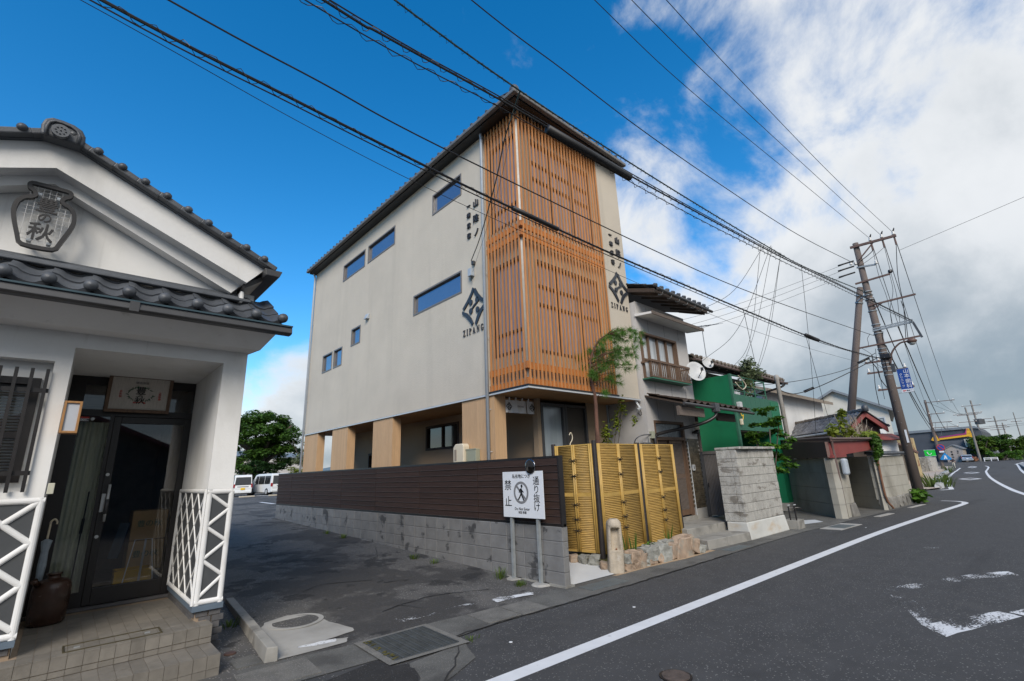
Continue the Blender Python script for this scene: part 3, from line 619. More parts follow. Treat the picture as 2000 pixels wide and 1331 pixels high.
# roof slopes, verge tiles with round studs
for sgn in (0, 1):
    f = (lambda x: x) if sgn == 0 else mir
    MB().hexa([(f(-.485), 5.5, 4.728), (f(1.42), 5.5, 3.88), (f(1.42), 13, 3.88), (f(-.485), 13, 4.728), (f(-.485), 5.5, 4.78), (f(1.42), 5.5, 3.932), (f(1.42), 13, 3.932), (f(-.485), 13, 4.78)]).build('roof', m_tile, sh)
    sl_ = Vector((f(1.42)-f(-.485), 0, -.848)); L = sl_.length; d = sl_.normalized(); nn = Vector((-d.z, 0, d.x)) if sgn == 0 else Vector((d.z, 0, -d.x))
    for k in range(10):
        a = Vector((f(-.485), 5.47, 4.765))+d*(L*k/10+.0); b = a+d*(L/10+.012)
        MB().beam(a+nn*(.008-.004*(k % 2)), b+nn*(.0), .09, .060, up=nn).build('verge_tile', m_tile, sh, bevel=.012)
        c = a+d*.06+nn*.028; s_ = MB().lathe([(.0, -.03), (.022, -.026), (.036, -.010), (.039, .006), (.03, .026), (.012, .036), (0, .038)], (0, 0, 0), 12)
        o = s_.build('stud', m_tile, None, smooth=True); o.matrix_basis = Matrix.Translation(c+Vector((0, -.04, .0))) @ Matrix.Rotation(R(90), 4, 'X'); mb_ = o.matrix_basis.copy(); attach(o, sh); o.matrix_basis = mb_
# ridge-end ornament
on_ = MB(); ol = [(-.14, 0), (-.15, .10), (-.135, .165), (-.09, .20), (-.02, .205), (.06, .195), (.12, .165), (.15, .11), (.145, 0)]
on_.prism([(-.485+a, 4.665+b) for a, b in ol], lambda u, v, d: (u, d, v), 5.40, 5.54); orn = on_.build('ridge_ornament', m_tile, sh, bevel=.02)
rim = MB(); rim.tube([(-.485+a*.74, 5.392, 4.665+b*.80) for a, b in ol], .013, 8); rim.build('rim', m_tile, orn, smooth=True)
o = MB().lathe([(0, 0), (.058, 0), (.062, .012), (.062, .05), (0, .05)], (0, 0, 0), 20).build('disc', m_tile); o.matrix_basis = Matrix.Translation((-.50, 5.40, 4.725)) @ Matrix.Rotation(R(90), 4, 'X'); mb_ = o.matrix_basis.copy(); attach(o, orn); o.matrix_basis = mb_
for k in range(9):
    a = k*.785; rr_ = .034 if k < 8 else 0; o = MB().lathe([(.008, 0), (.006, .008), (0, .01)], (0, 0, 0), 6).build('dot', m_tile); o.matrix_basis = Matrix.Translation((-.50+rr_*math.cos(a), 5.35, 4.725+rr_*math.sin(a))) @ Matrix.Rotation(R(90), 4, 'X'); mb_ = o.matrix_basis.copy(); attach(o, orn); o.matrix_basis = mb_
# side eave gutter on the right
g = MB(); g.hexa([(1.33, 5.43, 3.82), (1.47, 5.43, 3.82), (1.47, 12, 3.82), (1.33, 12, 3.82), (1.31, 5.43, 3.90), (1.50, 5.43, 3.90), (1.50, 12, 3.90), (1.31, 12, 3.90)]); g.build('side_gutter', m_gutter, sh, bevel=.01)
MB().hexa([(1.15, 5.6, 3.66), (1.34, 5.6, 3.80), (1.34, 12, 3.80), (1.15, 12, 3.66), (1.15, 5.6, 3.72), (1.34, 5.6, 3.86), (1.34, 12, 3.86), (1.15, 12, 3.72)]).build('eave_board', m_black, sh)
# cornice, gutter and tiled pent roof across the front
c = MB(); pr = [(YC+.1, 3.0), (5.64, 3.0), (5.38, 3.145), (5.38, 3.20), (YC+.1, 3.20)]
c.add([(-4, y, z) for y, z in pr]+[(1.33+(YC-y)*.32 if y < YC else 1.345, y, z) for y, z in pr], [(0, 1, 2, 3, 4), (9, 8, 7, 6, 5)]+[(i, i+5, (i+1) % 5+5, (i+1) % 5) for i in range(5)]); c.build('cornice', m_white, sh)
g = MB(); g.prism([(5.24, 3.205), (5.225, 3.13), (5.25, 3.115), (5.33, 3.115), (5.355, 3.205)], lambda u, v, d: (d, u, v), -4, 1.60); gt = g.build('gutter', m_gutter, sh, bevel=.006)
MB().box(-4, 1.60, 5.220, 5.232, 3.196, 3.212).build('gutter_rim', M('gutter_rim', (.03, .06, .075), .35), gt); MB().box(.20, .27, 5.218, 5.24, 3.110, 3.20).build('gutter_joint', m_gutter, gt)
MB().hexa([(-4, 5.32, 3.20), (1.53, 5.32, 3.20), (1.36, YC, 3.56), (-4, YC, 3.56), (-4, 5.32, 3.235), (1.53, 5.32, 3.235), (1.36, YC, 3.595), (-4, YC, 3.595)]).build('pent_roof', m_tile, sh)
te_e = tile_mesh('eave_tile', m_tile, eave=True); te = tile_mesh('pan_tile', m_tile)
up = Vector((0, .545, .36)).normalized(); te_l = tile_mesh('eave_tile', m_tile, eave='lip'); tiles(sh, (1.505-.2645*12, 5.31, 3.262), (1, 0, 0), up, 12, 3, te, te_l, .2645, .235)
st_ = MB().lathe([(.0, -.05), (.03, -.044), (.048, -.02), (.052, .01), (.045, .04), (0, .05)], (0, 0, 0), 14).mesh('stud', True); st_.materials.append(m_tile)
for k in range(10): inst('eave_stud', st_, Matrix.Translation((1.505-.2645*k, 5.29, 3.300)) @ Matrix.Rotation(R(90), 4, 'X'), sh)
for k, (y, z) in enumerate(((5.80, 3.625), (5.74, 3.585), (5.69, 3.555))): MB().beam((-4, y, z), (1.16+.05*k, y, z), .07, .035).build('flashing', m_tile, sh, bevel=.008)
MB().box(1.145, 1.185, 5.66, 5.80, 3.53, 3.66).build('plaster_cap', m_white, sh, bevel=.015)
# lower walls with raised white bands
def namako(fn, u0, u1, v0, v1, kind, parent, w_=.055):
    p = MB(); p.hexa([fn(u0, v0, 0), fn(u1, v0, 0), fn(u1, v0, .05), fn(u0, v0, .05), fn(u0, v1, 0), fn(u1, v1, 0), fn(u1, v1, .05), fn(u0, v1, .05)]); pan = p.build('namako_panel', m_nam, parent)
    def band(a, b, wd=w_):
        A, B = Vector(fn(*a, -.0)), Vector(fn(*b, -.0)); nrm = (Vector(fn(u0, v0, -1))-Vector(fn(u0, v0, 0))).normalized(); d = (B-A).normalized(); s_ = d.cross(nrm)
        mm = MB(); n = 6; L = []
        for P_ in (A, B):
            for k in range(n+1): an = math.pi*k/n; L.append(P_+s_*(wd/2*math.cos(an))+nrm*(wd*.42*math.sin(an)+.001))
        mm.add(L, [(k, k+1, n+2+k, n+1+k) for k in range(n)]+[tuple(range(n+1)), tuple(range(n+1, 2*n+2))[::-1]]); mm.build('plaster_band', m_namw, pan, smooth=False)
    return pan, band
pan, band = namako(lambda u, v, d: (u, 5.832+d, v), 1.10, 1.346, .455, 1.528, 'zig', sh, .05)
e = .024
for a, b in (((1.10, .455+e), (1.346, .455+e)), ((1.10, 1.528-e), (1.346, 1.528-e)), ((1.10+e, .455), (1.10+e, 1.528)), ((1.346-e, .455), (1.346-e, 1.528))): band(a, b, .05)
zs = [1.49, 1.335, 1.17, 1.02, .86, .70, .52]
for k in range(6): band(((1.125 if k % 2 == 0 else 1.322), zs[k]), ((1.322 if k % 2 == 0 else 1.125), zs[k+1]), .034)
for k in range(8): MB().box(1.098, 1.152, 5.798, 5.8085, .60+k*.13, .6016+k*.13).build('joint', m_grout, pan) if False else None
pan, band = namako(lambda u, v, d: (1.098+d, u, v), 5.84, 7.30, .455, 1.528, 'dia', sh, .03)
for a, b in (((5.84, .475), (7.30, .475)), ((5.84, 1.51), (7.30, 1.51)), ((5.855, .455), (5.855, 1.528)), ((7.285, .455), (7.285, 1.528))): band(a, b, .045)
for k in range(-4, 9):
    for s_ in (1, -1):
        u0_, v0_ = 5.86+k*.36, (.49 if s_ > 0 else 1.50); u1_, v1_ = u0_+1.01*1.10, (1.50 if s_ > 0 else .49)
        t0 = max(0, (5.86-u0_)/(u1_-u0_)); t1 = min(1, (7.28-u0_)/(u1_-u0_))
        if t1 > t0+.02: band((u0_+(u1_-u0_)*t0, v0_+(v1_-v0_)*t0), (u0_+(u1_-u0_)*t1, v0_+(v1_-v0_)*t1), .022)
pan, band = namako(lambda u, v, d: (u, 5.832+d, v), -4, -.09, .455, 1.530, 'x', sh, .05)
for a, b in (((-4, .48), (-.09, .48)), ((-4, 1.506), (-.09, 1.506)), ((-.115, .455), (-.115, 1.53))): band(a, b, .05)
for col_ in range(8):
    x1 = -.13-col_*.19; x0 = x1-.19
    for r_ in range(4):
        z1 = 1.49-r_*.322; flip = col_ % 2
        for (xa, za), (xb, zb) in (((x0, z1-.161), (x1, z1)), ((x0, z1-.161), (x1, z1-.322))):
            if flip: za, zb = za+.161, zb+(-.161 if zb < za else .161)
            if flip: (za, zb) = (z1, z1-.161) if zb < z1 else (z1-.322, z1-.161)
            if min(za, zb) < .46: continue
            band((xa, za), (xb, zb), .046)
MB().box(-4, -.092, 5.80, 5.87, .405, .453).build('base_band', m_band, sh); MB().box(1.09, 1.352, 5.80, 7.3, .405, .453).build('base_band', m_band, sh)
MB().box(-4, -.11, 5.84, 7.35, 0, .404).build('base_core', m_grout, sh); MB().box(1.125, 1.335, 5.84, 13, 0, .404).build('base_core', m_grout, sh)
bk = MB().box(-.098, .098, -.006, .012, -.026, .026).mesh('brick'); bk.materials.append(m_brick)
for r_ in range(7):
    for k in range(2):
        inst('brick', bk, Matrix.Translation((1.18+.11*k+(.03 if r_ % 2 else 0), 5.832, .03+r_*.058)) @ Matrix.Diagonal((.5, 1, 1, 1)), sh)
    for k in range(7): inst('brick', bk, Matrix.Translation((1.119, 5.95+.205*k+(.1 if r_ % 2 else 0), .03+r_*.058)) @ Matrix.Rotation(R(90), 4, 'Z'), sh)
    for k in range(3): inst('brick', bk, Matrix.Translation((-.22-.205*k-(.1 if r_ % 2 else 0), 5.834, .03+r_*.058)), sh)
# window with blinds and iron grille
fw2 = lambda u, v, d: (u, YC+.12+d, v)
wn_ = window(fw2, -1.9, -.285, 1.66, 2.565, .05, sh, .06, m_black, m_glass, bars=(2.50, 2.06), proud=.03)
for k in range(30): MB().beam((-1.85, YC+.158, 1.74+k*.026), (-.34, YC+.158, 1.74+k*.026), .018, .0025, up=(0, .5, .85)).build('blind_slat', m_namw, wn_)
MB().box(-1.9, -.29, YC+.165, YC+.175, 1.66, 2.56).build('blind_backing', m_interior, wn_)
gr = MB().tube([(-.235-.1*0, YC-.03, 1.57), (-.235, YC-.03, 2.63)], .013, 6)
for k in range(9): MB().beam((-.243-.098*k, YC-.035, 1.58), (-.250-.098*k, YC-.035, 2.63), .024, .018, up=(0, 1, 0)).build('grille_bar', m_black, sh)
for z in (1.735, 2.44): MB().beam((-1.9, YC-.012, z), (-.222, YC-.012, z), .02, .036).build('grille_rail', m_black, sh)
# entrance: aluminium door, sidelight, transom
en = MB(); bx = lambda a, b, c_, d_, y0=YD, y1=YD+.06: en.box(a, b, y0, y1, c_, d_)
bx(-.105, .03, .345, 2.86); bx(.30, .335, .345, 2.86); bx(1.10, 1.147, .345, 2.86); bx(.03, 1.10, 2.76, 2.86, YD-.002); bx(.03, 1.10, 2.40, 2.475, YD-.002); bx(.03, .30, .345, .50, YD-.001)
en.build('door_frame', m_black, sh)
MB().box(-.105, 1.11, YD-.06, YD+.1, .323, .352).build('threshold', m_brick, sh)
for a, b, c_, d_ in ((.03, .30, .50, 2.40), (.03, .30, 2.475, 2.76), (.335, 1.10, 2.475, 2.76)): MB().box(a, b, YD+.028, YD+.034, c_, d_).build('pane', m_glass, sh)
dr = MB(); dx = lambda a, b, c_, d_: dr.box(a, b, YD-.012, YD+.045, c_, d_)
dx(.337, .405, .36, 2.395); dx(1.035, 1.098, .36, 2.395); dx(.405, 1.035, 2.32, 2.395); dx(.405, 1.035, .36, .53); door = dr.build('door', m_black, sh, bevel=.004)
MB().box(.405, 1.035, YD+.012, YD+.018, .53, 2.32).build('pane', m_glass, door)
MB().tube([(.40, YD-.075, 1.22), (.40, YD-.075, 1.62)], .014, 10).build('handle', m_alu, door, smooth=True); MB().tube([(.40, YD-.075, 1.30), (.40, YD-.075, 1.46)], .02, 10).build('grip', m_dgrey, door, smooth=True)
MB().box(.345, .382, YD-.03, YD-.01, 1.32, 1.52).build('lock_plate', m_alu, door, bevel=.006)
for z in (1.73, 1.06, 2.36):
    o = MB().lathe([(.018, 0), (.018, .012), (0, .014)], (0, 0, 0), 14).build('lock', m_alu); o.matrix_basis = Matrix.Translation((.365 if z < 2 else .14, YD-.012, z)) @ Matrix.Rotation(R(90), 4, 'X'); mb_ = o.matrix_basis.copy(); attach(o, door); o.matrix_basis = mb_
stk = MB().box(.035, .11, YD-.006, YD-.003, 2.335, 2.385).build('sticker', m_signw, sh); MB().box(.035, .11, YD-.008, YD-.0065, 2.365, 2.385).build('sticker_band', m_rsign, stk); text('COM', (.075, YD-.0075, 2.35), (1, 0, 0), (0, 0, 1), .032, m_text, stk, .001)
# interior seen through the glass
inn = MB(); inn.quad((-.1, YD+.1, .345), (1.15, YD+.1, .345), (1.15, 10.4, .345), (-.1, 10.4, .345)); inn.quad((-1, 10.4, .345), (1.2, 10.4, .345), (1.2, 10.4, 2.9), (-1, 10.4, 2.9)); inn.quad((1.15, YD+.1, .3), (1.15, 10.4, .3), (1.15, 10.4, 2.9), (1.15, YD+.1, 2.9)); inn.quad((-.1, YD+.1, 2.87), (1.15, YD+.1, 2.87), (1.15, 10.4, 2.87), (-.1, 10.4, 2.87))
inn.quad((-.102, YD+.1, .345), (-.102, 10.4, .345), (-.102, 10.4, 2.9), (-.102, YD+.1, 2.9)); inn.build('interior', m_interior, sh)
cu = MB(); P_ = [(.0+.33*k/40, 7.52+.018*math.sin(k*1.25)+.008*math.sin(k*.6), 0) for k in range(41)]
cu.add([(x, y, .42) for x, y, _ in P_]+[(x+.012, y, 2.34) for x, y, _ in P_], [(k, k+1, 42+k, 41+k) for k in range(40)]); tag(cu.build('curtain', m_curt, smooth=True), 'pale green pleated curtain behind the narrow glass beside the shop door', 'curtain')
tag(MB().tube([(.22, 7.46, .36), (.235, 7.47, 1.55)], .008, 6).tube([(.228, 7.465, 1.1), (.23, 7.467, 1.26)], .016, 6).build('umbrella_pole', m_black), 'thin dark pole standing before the green curtain inside the shop', 'pole')
for k, (z, lb) in enumerate(((.72, 'lower brown cardboard carton inside the shop door'), (1.09, 'upper brown cardboard carton inside the shop door'))):
    t = thing('carton', (.93, 8.35, z), lb, 'box', 'cartons inside the shop'); MB().box(.74, 1.12, 8.2, 8.6, z-.18, z+.18).build('carton_body', m_box, t, bevel=.006); text('豊の秋', (.93, 8.197, z+.02), (1, 0, 0), (0, 0, 1), .09, m_greend, t, .001)
t = thing('crate', (.80, 8.0, .345), 'yellow plastic crate with papers inside the shop door', 'crate')
for a in ((.62, .99, 7.86, 7.875), (.62, .99, 8.14, 8.155), (.62, .635, 7.876, 8.139), (.975, .99, 7.876, 8.139)): MB().box(*a, .36, .60).build('side', m_yel, t)
MB().box(.635, .975, 7.876, 8.139, .36, .375).build('bottom', m_yel, t); MB().box(.615, .995, 7.85, 7.862, .57, .60).build('rim', m_yel, t)
t = thing('stand', (.8, 7.75, .345), 'thin white wire stand before the yellow crate inside the shop', 'stand'); MB().tube([(.68, 7.72, .36), (.76, 7.76, .95), (.93, 7.76, .95), (1.0, 7.72, .36)], .006, 6).build('wire_frame', m_namw, t); MB().tube([(.85, 7.76, .4), (.87, 7.78, .95)], .012, 6).build('stem', m_alu, t)
tag(MB().box(.42, .68, 7.5, 8.05, .352, .362).build('doormat', M('mat_grey', (.30, .30, .31), .9)), 'pale grey mat on the floor just inside the shop door', 'mat')
tag(MB().hexa([(.56, 8.4, .7), (.66, 8.35, .7), (.67, 8.38, .7), (.57, 8.43, .7), (.64, 8.45, 1.12), (.74, 8.40, 1.12), (.75, 8.43, 1.12), (.65, 8.48, 1.12)]).build('glass_sheet', m_band), 'leaning blue glass sheet inside the shop beside the cartons', 'glass')

# jar-shaped sign on the gable
t = thing('jar_sign', (-.49, 5.73, 3.68), 'jar-shaped wire sign with dark brush characters on the white gable', 'sign')
hw = [(-.115, 3.69), (-.14, 3.78), (-.178, 3.90), (-.200, 4.00), (-.190, 4.09), (-.155, 4.145), (-.105, 4.165), (-.085, 4.19), (-.098, 4.225), (-.135, 4.25), (-.142, 4.285), (-.12, 4.305)]
ol = [(-.495+x, z) for x, z in hw]+[(-.495-x, z) for x, z in reversed(hw)]
for a, b in zip(ol, ol[1:]+ol[:1]):
    pass
cl = [(x, 5.72, z) for x, z in ol]; loop = []
for i in range(len(cl)):
    p0, p1 = Vector(cl[i]), Vector(cl[(i+1) % len(cl)]); loop += [p0.lerp(p1, k/3) for k in range(3)]
def sm(L): n = len(L); return [(L[i-1]+L[i]*2+L[(i+1) % n])/4 for i in range(n)]
loop = sm(loop); n = len(loop); fm = MB()
for i in range(n):
    d = (loop[(i+1) % n]-loop[i-1]).normalized(); s_ = d.cross(Vector((0, 1, 0)))*.016
    fm.v += [tuple(loop[i]-s_+Vector((0, -.022, 0))), tuple(loop[i]+s_+Vector((0, -.022, 0))), tuple(loop[i]+s_+Vector((0, .022, 0))), tuple(loop[i]-s_+Vector((0, .022, 0)))]
for i in range(n):
    a, b = 4*i, 4*((i+1) % n); fm.f += [(a+k, a+(k+1) % 4, b+(k+1) % 4, b+k) for k in range(4)]
fm.build('sign_frame', m_black, t)
def jw(z): return float(np.interp(z, [p[1] for p in hw], [-p[0] for p in hw]))
mm = MB()
for k in range(15): z = 3.72+k*.040; h = jw(z); mm.tube([(-.495-h, 5.725, z), (-.495+h, 5.725, z)], .0016, 4)
for k in range(-4, 5):
    x = k*.042; zz_ = [z for z in np.linspace(3.70, 4.29, 60) if jw(z) > abs(x)]
    mm.tube([(-.495+x, 5.727, min(zz_)), (-.495+x, 5.727, max(zz_))], .0016, 4)
mm.build('wire_mesh', m_namw, t)
for z in (3.76, 4.22):
    for x in (-.56, -.43): MB().box(x-.015, x+.015, 5.73, 5.862, z-.012, z+.012).build('bracket', m_pipe, t)
for ch, x, z, s_ in (('豊', -.49, 4.115, .155), ('の', -.49, 3.985, .105), ('秋', -.495, 3.845, .18)): text(ch, (x, 5.712, z), (1, 0, 0), (0, 0, 1), s_, m_black, t, .008, 'character', bold=.012)
t.location.y -= .035
# name board above the door
t = thing('name_board', (.53, 7.26, 2.49), 'weathered wooden name board with wreath emblem and brush characters above the shop door', 'sign')
bf = lambda x, z, d: (x, 7.28-.12*(z-2.45)+d, z)
pb = MB(); pb.hexa([bf(.245, 2.475, 0), bf(.815, 2.475, 0), bf(.815, 2.475, .02), bf(.245, 2.475, .02), bf(.245, 2.86, 0), bf(.815, 2.86, 0), bf(.815, 2.86, .02), bf(.245, 2.86, .02)]); pb.build('panel', m_boardw, t)
for a, b in (((.222, 2.462), (.838, 2.462)), ((.222, 2.873), (.838, 2.873)), ((.234, 2.45), (.234, 2.885)), ((.826, 2.45), (.826, 2.885))): MB().beam(bf(*a, -.004), bf(*b, -.004), .035, .028, up=(0, 1, 0)).build('frame_rail', m_wood_m, t)
for ch, z, s_ in (('豊', 2.71, .105), ('の', 2.645, .04), ('秋', 2.595, .10)): text(ch, bf(.535, z, -.004), (1, 0, 0), (0, 0, 1), s_, m_text, t, .002, 'character', bold=.008)
text('醸造清酒', bf(.535, 2.80, -.004), (1, 0, 0), (0, 0, 1), .032, m_gsym, t, .001, 'small_lettering'); text('登録商標', bf(.725, 2.66, -.004), (0, 0, -1), (1, 0, 0), .03, m_rsign, t, .001, 'small_lettering'); text('純米酒', bf(.345, 2.66, -.004), (0, 0, -1), (1, 0, 0), .03, m_rsign, t, .001, 'small_lettering')
wr = MB()
for k in range(64):
    a = R(-160+k*5+random.uniform(-3, 3)) if k % 2 else R(-20-k*5+random.uniform(-3, 3)); a = random.choice((R(random.uniform(-80, 80)), R(random.uniform(100, 260))))
    cx_, cz_ = .535+.115*math.cos(a), 2.665+.075*math.sin(a); an = a+random.uniform(-.9, .9); l = random.uniform(.02, .04)
    dx_, dz_ = math.cos(an), math.sin(an); wr.add([bf(cx_-dz_*.004, cz_+dx_*.004, -.003), bf(cx_+dz_*.004, cz_-dx_*.004, -.003), bf(cx_+dx_*l, cz_+dz_*l, -.003)], [(0, 1, 2)])
wr.build('wreath', M('wreath_green', (.01, .07, .03), .6), t)
rb = MB(); rb.tube([bf(.535+.06*math.sin(k*.5-2.5)*(1), 2.565+.008*math.cos(k*1.1), -.004) for k in range(11)], .004, 4); rb.build('ribbon', m_rsign, t)
# small wooden lantern, bell plate
t = thing('wall_lantern', (-.03, 5.80, 2.06), 'small wooden box lantern with frosted panel on the shop doorway pillar', 'lantern')
for a in ((-.098, -.08, 2.065, 2.345), (.005, .023, 2.065, 2.345), (-.08, .005, 2.065, 2.083), (-.08, .005, 2.327, 2.345)): MB().box(a[0], a[1], 5.72, 5.86, a[2], a[3]).build('frame', M('wood_honey', (.32, .16, .055), .6, .25, 6, stretch=(6, 6, 1)), t, bevel=.002)
MB().box(-.08, .005, 5.735, 5.85, 2.083, 2.327).build('panel', M('frosted', (.40, .42, .46), .6, .05), t)
tag(MB().box(-.093, -.05, 5.80, 5.835, 1.555, 1.645).build('bell_plate', M('plate_cream', (.46, .45, .36), .5), bevel=.004), 'cream bell plate under the doorway pillar of the shop', 'plate')
# tiled steps
t = thing('tiled_steps', (.5, 5.6, 0), 'two low grey tiled steps and platform before the shop door', 'steps')
MB().box(-3, 1.226, 5.60, 7.34, 0, .316).build('platform', m_grout, t); MB().box(-3, 1.226, 5.196, 5.598, 0, .164).build('lower_step', m_grout, t)
def tl(x0, x1, y0, y1, z0, z1): return MB().box(x0, x1, y0, y1, z0, z1)
tt = tl(-.0485, .0485, -.0985, .0985, -.006, .003).mesh('tile'); tt.materials.append(m_stile); tr_ = tl(-.0485, .0485, -.003, .006, -.05, .05).mesh('tile'); tr_.materials.append(m_stile); th = tl(-.0485, .0485, -.003, .006, -.02, .02).mesh('tile'); th.materials.append(m_stile)
t2 = tl(-.0485, .0485, -.1005, .1005, -.006, .003).mesh('tile'); t2.materials.append(m_stile)
jt = lambda: random.uniform(-.0008, .0008)
for i in range(17):
    x = 1.184-.1*i
    for j in range(8):
        y = 5.688+.2*j
        if -.1 > x and y > 5.84: continue
        if x > 1.09 and y > 5.85: continue
        inst('tile', tt, Matrix.Translation((x, y, .317+jt())), t)
    inst('tile', tr_, Matrix.Translation((x, 5.594, .269)), t); inst('tile', th, Matrix.Translation((x, 5.594, .193)), t)
    inst('tile', tr_, Matrix.Translation((x, 5.190, .115)), t); inst('tile', tr_, Matrix.Translation((x, 5.191, .012)), t)
    for j in range(2): inst('tile', t2, Matrix.Translation((x, 5.295+.203*j, .165+jt())), t)
for j in range(2): MB().box(1.226, 1.236, 5.20+.2*j, 5.39+.2*j, 0, .16).build('side_tile', m_stile, t)
MB().box(1.226, 1.236, 5.60, 5.83, 0, .31).build('side_tile', m_stile, t)
h = thing('floor_hatch', (.5, 5.75, .323), 'brass-edged tiled floor hatch in the shop entrance platform', 'hatch'); hm = MB()
for a in ((.20, .86, 5.655, 5.668), (.20, .86, 5.872, 5.885), (.20, .213, 5.668, 5.872), (.847, .86, 5.668, 5.872)): MB().box(*a, .320, .3265).build('edge_strip', M('brass_old', (.10, .085, .05), .5, .2, metal=.5), h)
for x in (.29, .76): MB().box(x-.02, x+.02, 5.755, 5.775, .320, .3268).build('lifting_ring', m_galv, h)
# glazed jar, umbrella
t = thing('stoneware_jar', (.075, 6.97, .323), 'big brown glazed stoneware jar with short neck standing beside the shop door', 'jar')
MB().lathe([(.125, 0), (.140, .02), (.150, .12), (.152, .25), (.148, .33), (.135, .375), (.10, .40), (.055, .412), (.050, .44), (.062, .447), (.062, .46), (.046, .46)], (.075, 6.97, .323), 28, 1.0, 1.0).build('body', m_jar, t, smooth=True)
MB().tube([(-.035, 6.87, .70), (-.06, 6.83, .735), (-.065, 6.82, .745)], [.028, .026, .03], 10).build('spout', m_jar, t, smooth=True)
t = thing('umbrella', (-.04, 7.06, .33), 'folded clear plastic umbrella with hooked handle leaning in the doorway corner', 'umbrella')
MB().lathe([(.008, 0), (.028, .10), (.036, .22), (.03, .36), (.045, .46), (.012, .48)], (-.035, 7.12, .62), 9).build('canopy', M('clear_plastic', (.30, .36, .42), .2, .2, 9, .6, 20), t)
MB().tube(crom([(-.035, 7.12, 1.09), (-.032, 7.12, 1.22), (-.03, 7.10, 1.27), (-.005, 7.09, 1.29), (.016, 7.09, 1.265), (.016, 7.09, 1.24)], 4), .009, 8).build('handle', m_creamp, t, smooth=True); MB().tube([(-.035, 7.12, .36), (-.035, 7.12, 1.1)], .005, 6).build('shaft', m_alu, t)

# ================================================================== BLOCK WALL + BROWN FENCE
XB = 5.331
t = thing('block_wall', (XB+.06, 11, 0), 'grey concrete block wall with dark damp stains beside the car park', 'wall')
MB().box(XB+.006, XB+.112, 4.845, 17.5, -.2, .785).build('mortar', M('mortar', (.115, .115, .12), .95, .2, 20), t)
bkm = MB().box(0, .118, .003, .395, .003, .197); bkm = bkm.mesh('block'); bm = bmesh.new(); bm.from_mesh(bkm); bmesh.ops.bevel(bm, geom=bm.edges[:], offset=.006, segments=1, affect='EDGES'); bm.to_mesh(bkm); bm.free(); bkm.materials.append(m_block)
for r_ in range(5):
    z = .592-.2*r_
    for k in range(32):
        y = 4.838+.3965*k
        if z+.19 < zlot(0, y+.2): continue
        inst('block', bkm, Matrix.Translation((XB+random.uniform(-.0015, .0015), y, z)) @ Matrix.Diagonal((1, .991, 1, 1)), t)
MB().box(XB-.035, XB+.15, 4.80, 17.5, -.1, .03).build('footing', m_cstep, t)
MB().box(XB-.02, XB, 8.4, 9.6, .0, .145).build('mortar_spill', m_conc, t) if False else None
t = thing('board_fence', (XB+.05, 11, .79), 'dark brown horizontal board fence on top of the block wall', 'fence')
YP = [4.862+1.898*k for k in range(8)]; YP[-1] = 17.6
for y in YP: MB().box(XB+.045, XB+.105, y-.022, y+.022, .785, 1.772).build('post', m_fpost, t)
MB().box(XB+.02, XB+.11, 4.838, 17.63, 1.752, 1.785).build('top_rail', m_fpost, t); MB().box(XB+.02, XB+.09, 4.84, 17.6, .795, .826).build('bottom_rail', m_fpost, t)
NB = 9
for k in range(7):
    for r_ in range(NB):
        z0 = .828+r_*.1028; z1 = z0+.0985
        MB().hexa([(XB+.012, YP[k]+.006, z0), (XB+.036, YP[k]+.006, z0), (XB+.036, YP[k+1]-.006, z0), (XB+.012, YP[k+1]-.006, z0), (XB+.022, YP[k]+.006, z1), (XB+.042, YP[k]+.006, z1), (XB+.042, YP[k+1]-.006, z1), (XB+.022, YP[k+1]-.006, z1)]).build('board', m_fence, t)
    MB().box(XB+.0415, XB+.05, YP[k]+.01, YP[k+1]-.01, .828, 1.752).build('backing', m_alu if False else m_dgrey, t)
MB().box(XB+.005, XB+.045, 4.836, 4.862, .79, 1.775).build('end_post', m_fpost, t)
m_edge = M('board_edge', (.085, .065, .06), .4, .1)
for k in range(7):
    for r_ in range(NB): MB().box(XB+.0095, XB+.0135, YP[k]+.008, YP[k+1]-.008, .8285+r_*.1028, .8335+r_*.1028).build('board_edge', m_edge, t)

# no-entry sign on two posts with a round mirror
t = thing('no_entry_sign', (5.26, 5.5, 0), 'white no-through-passage sign with walking figure on two galvanised posts', 'sign')
XS = 5.235
for y in (5.805, 5.235):
    MB().box(XS+.0, XS+.045, y-.022, y+.022, .0, 1.30).build('post', m_galv, t); pf = MB(); pf.add([(x, yy, .030) for x, yy in blob(14, XS+.02, y, .13, .12, .15)]+[(x, yy, .0) for x, yy in blob(14, XS+.02, y, .15, .14, .1)], [tuple(range(14))]+[(i, (i+1) % 14, 14+(i+1) % 14, 14+i) for i in range(14)]); pf.build('footing', m_conc, t)
MB().box(XS-.014, XS-.002, 5.062, 5.958, .898, 1.575).build('board', m_signw, t, bevel=.002)
XT = XS-.0155; rt = (0, -1, 0); upz = (0, 0, 1)
def st(b, y, z, s_, wide=1.0): text(b, (XT, y, z), rt, upz, s_, m_text, t, .0015, 'character', wide)
for ch, z in (('禁', 1.375), ('止', 1.135)): st(ch, 5.835, z, .165)
for k, ch in enumerate('通り抜け'): st(ch, 5.205, 1.435-.125*k, .135)
st('私有地につき', 5.53, 1.505, .068); st('Do Not Enter', 5.525, 1.025, .058); st('米田 育雄', 5.525, .975, .042)
rg = MB(); n = 40; cyy, czz = 5.54, 1.262
for k in range(n):
    a = 2*math.pi*k/n
    for r_ in (.165, .128): rg.v.append((XT, cyy-r_*math.cos(a), czz+r_*math.sin(a)))
rg.f = [(2*k, 2*((k+1) % n), 2*((k+1) % n)+1, 2*k+1) for k in range(n)]; rg.build('prohibition_ring', m_gsym, t)
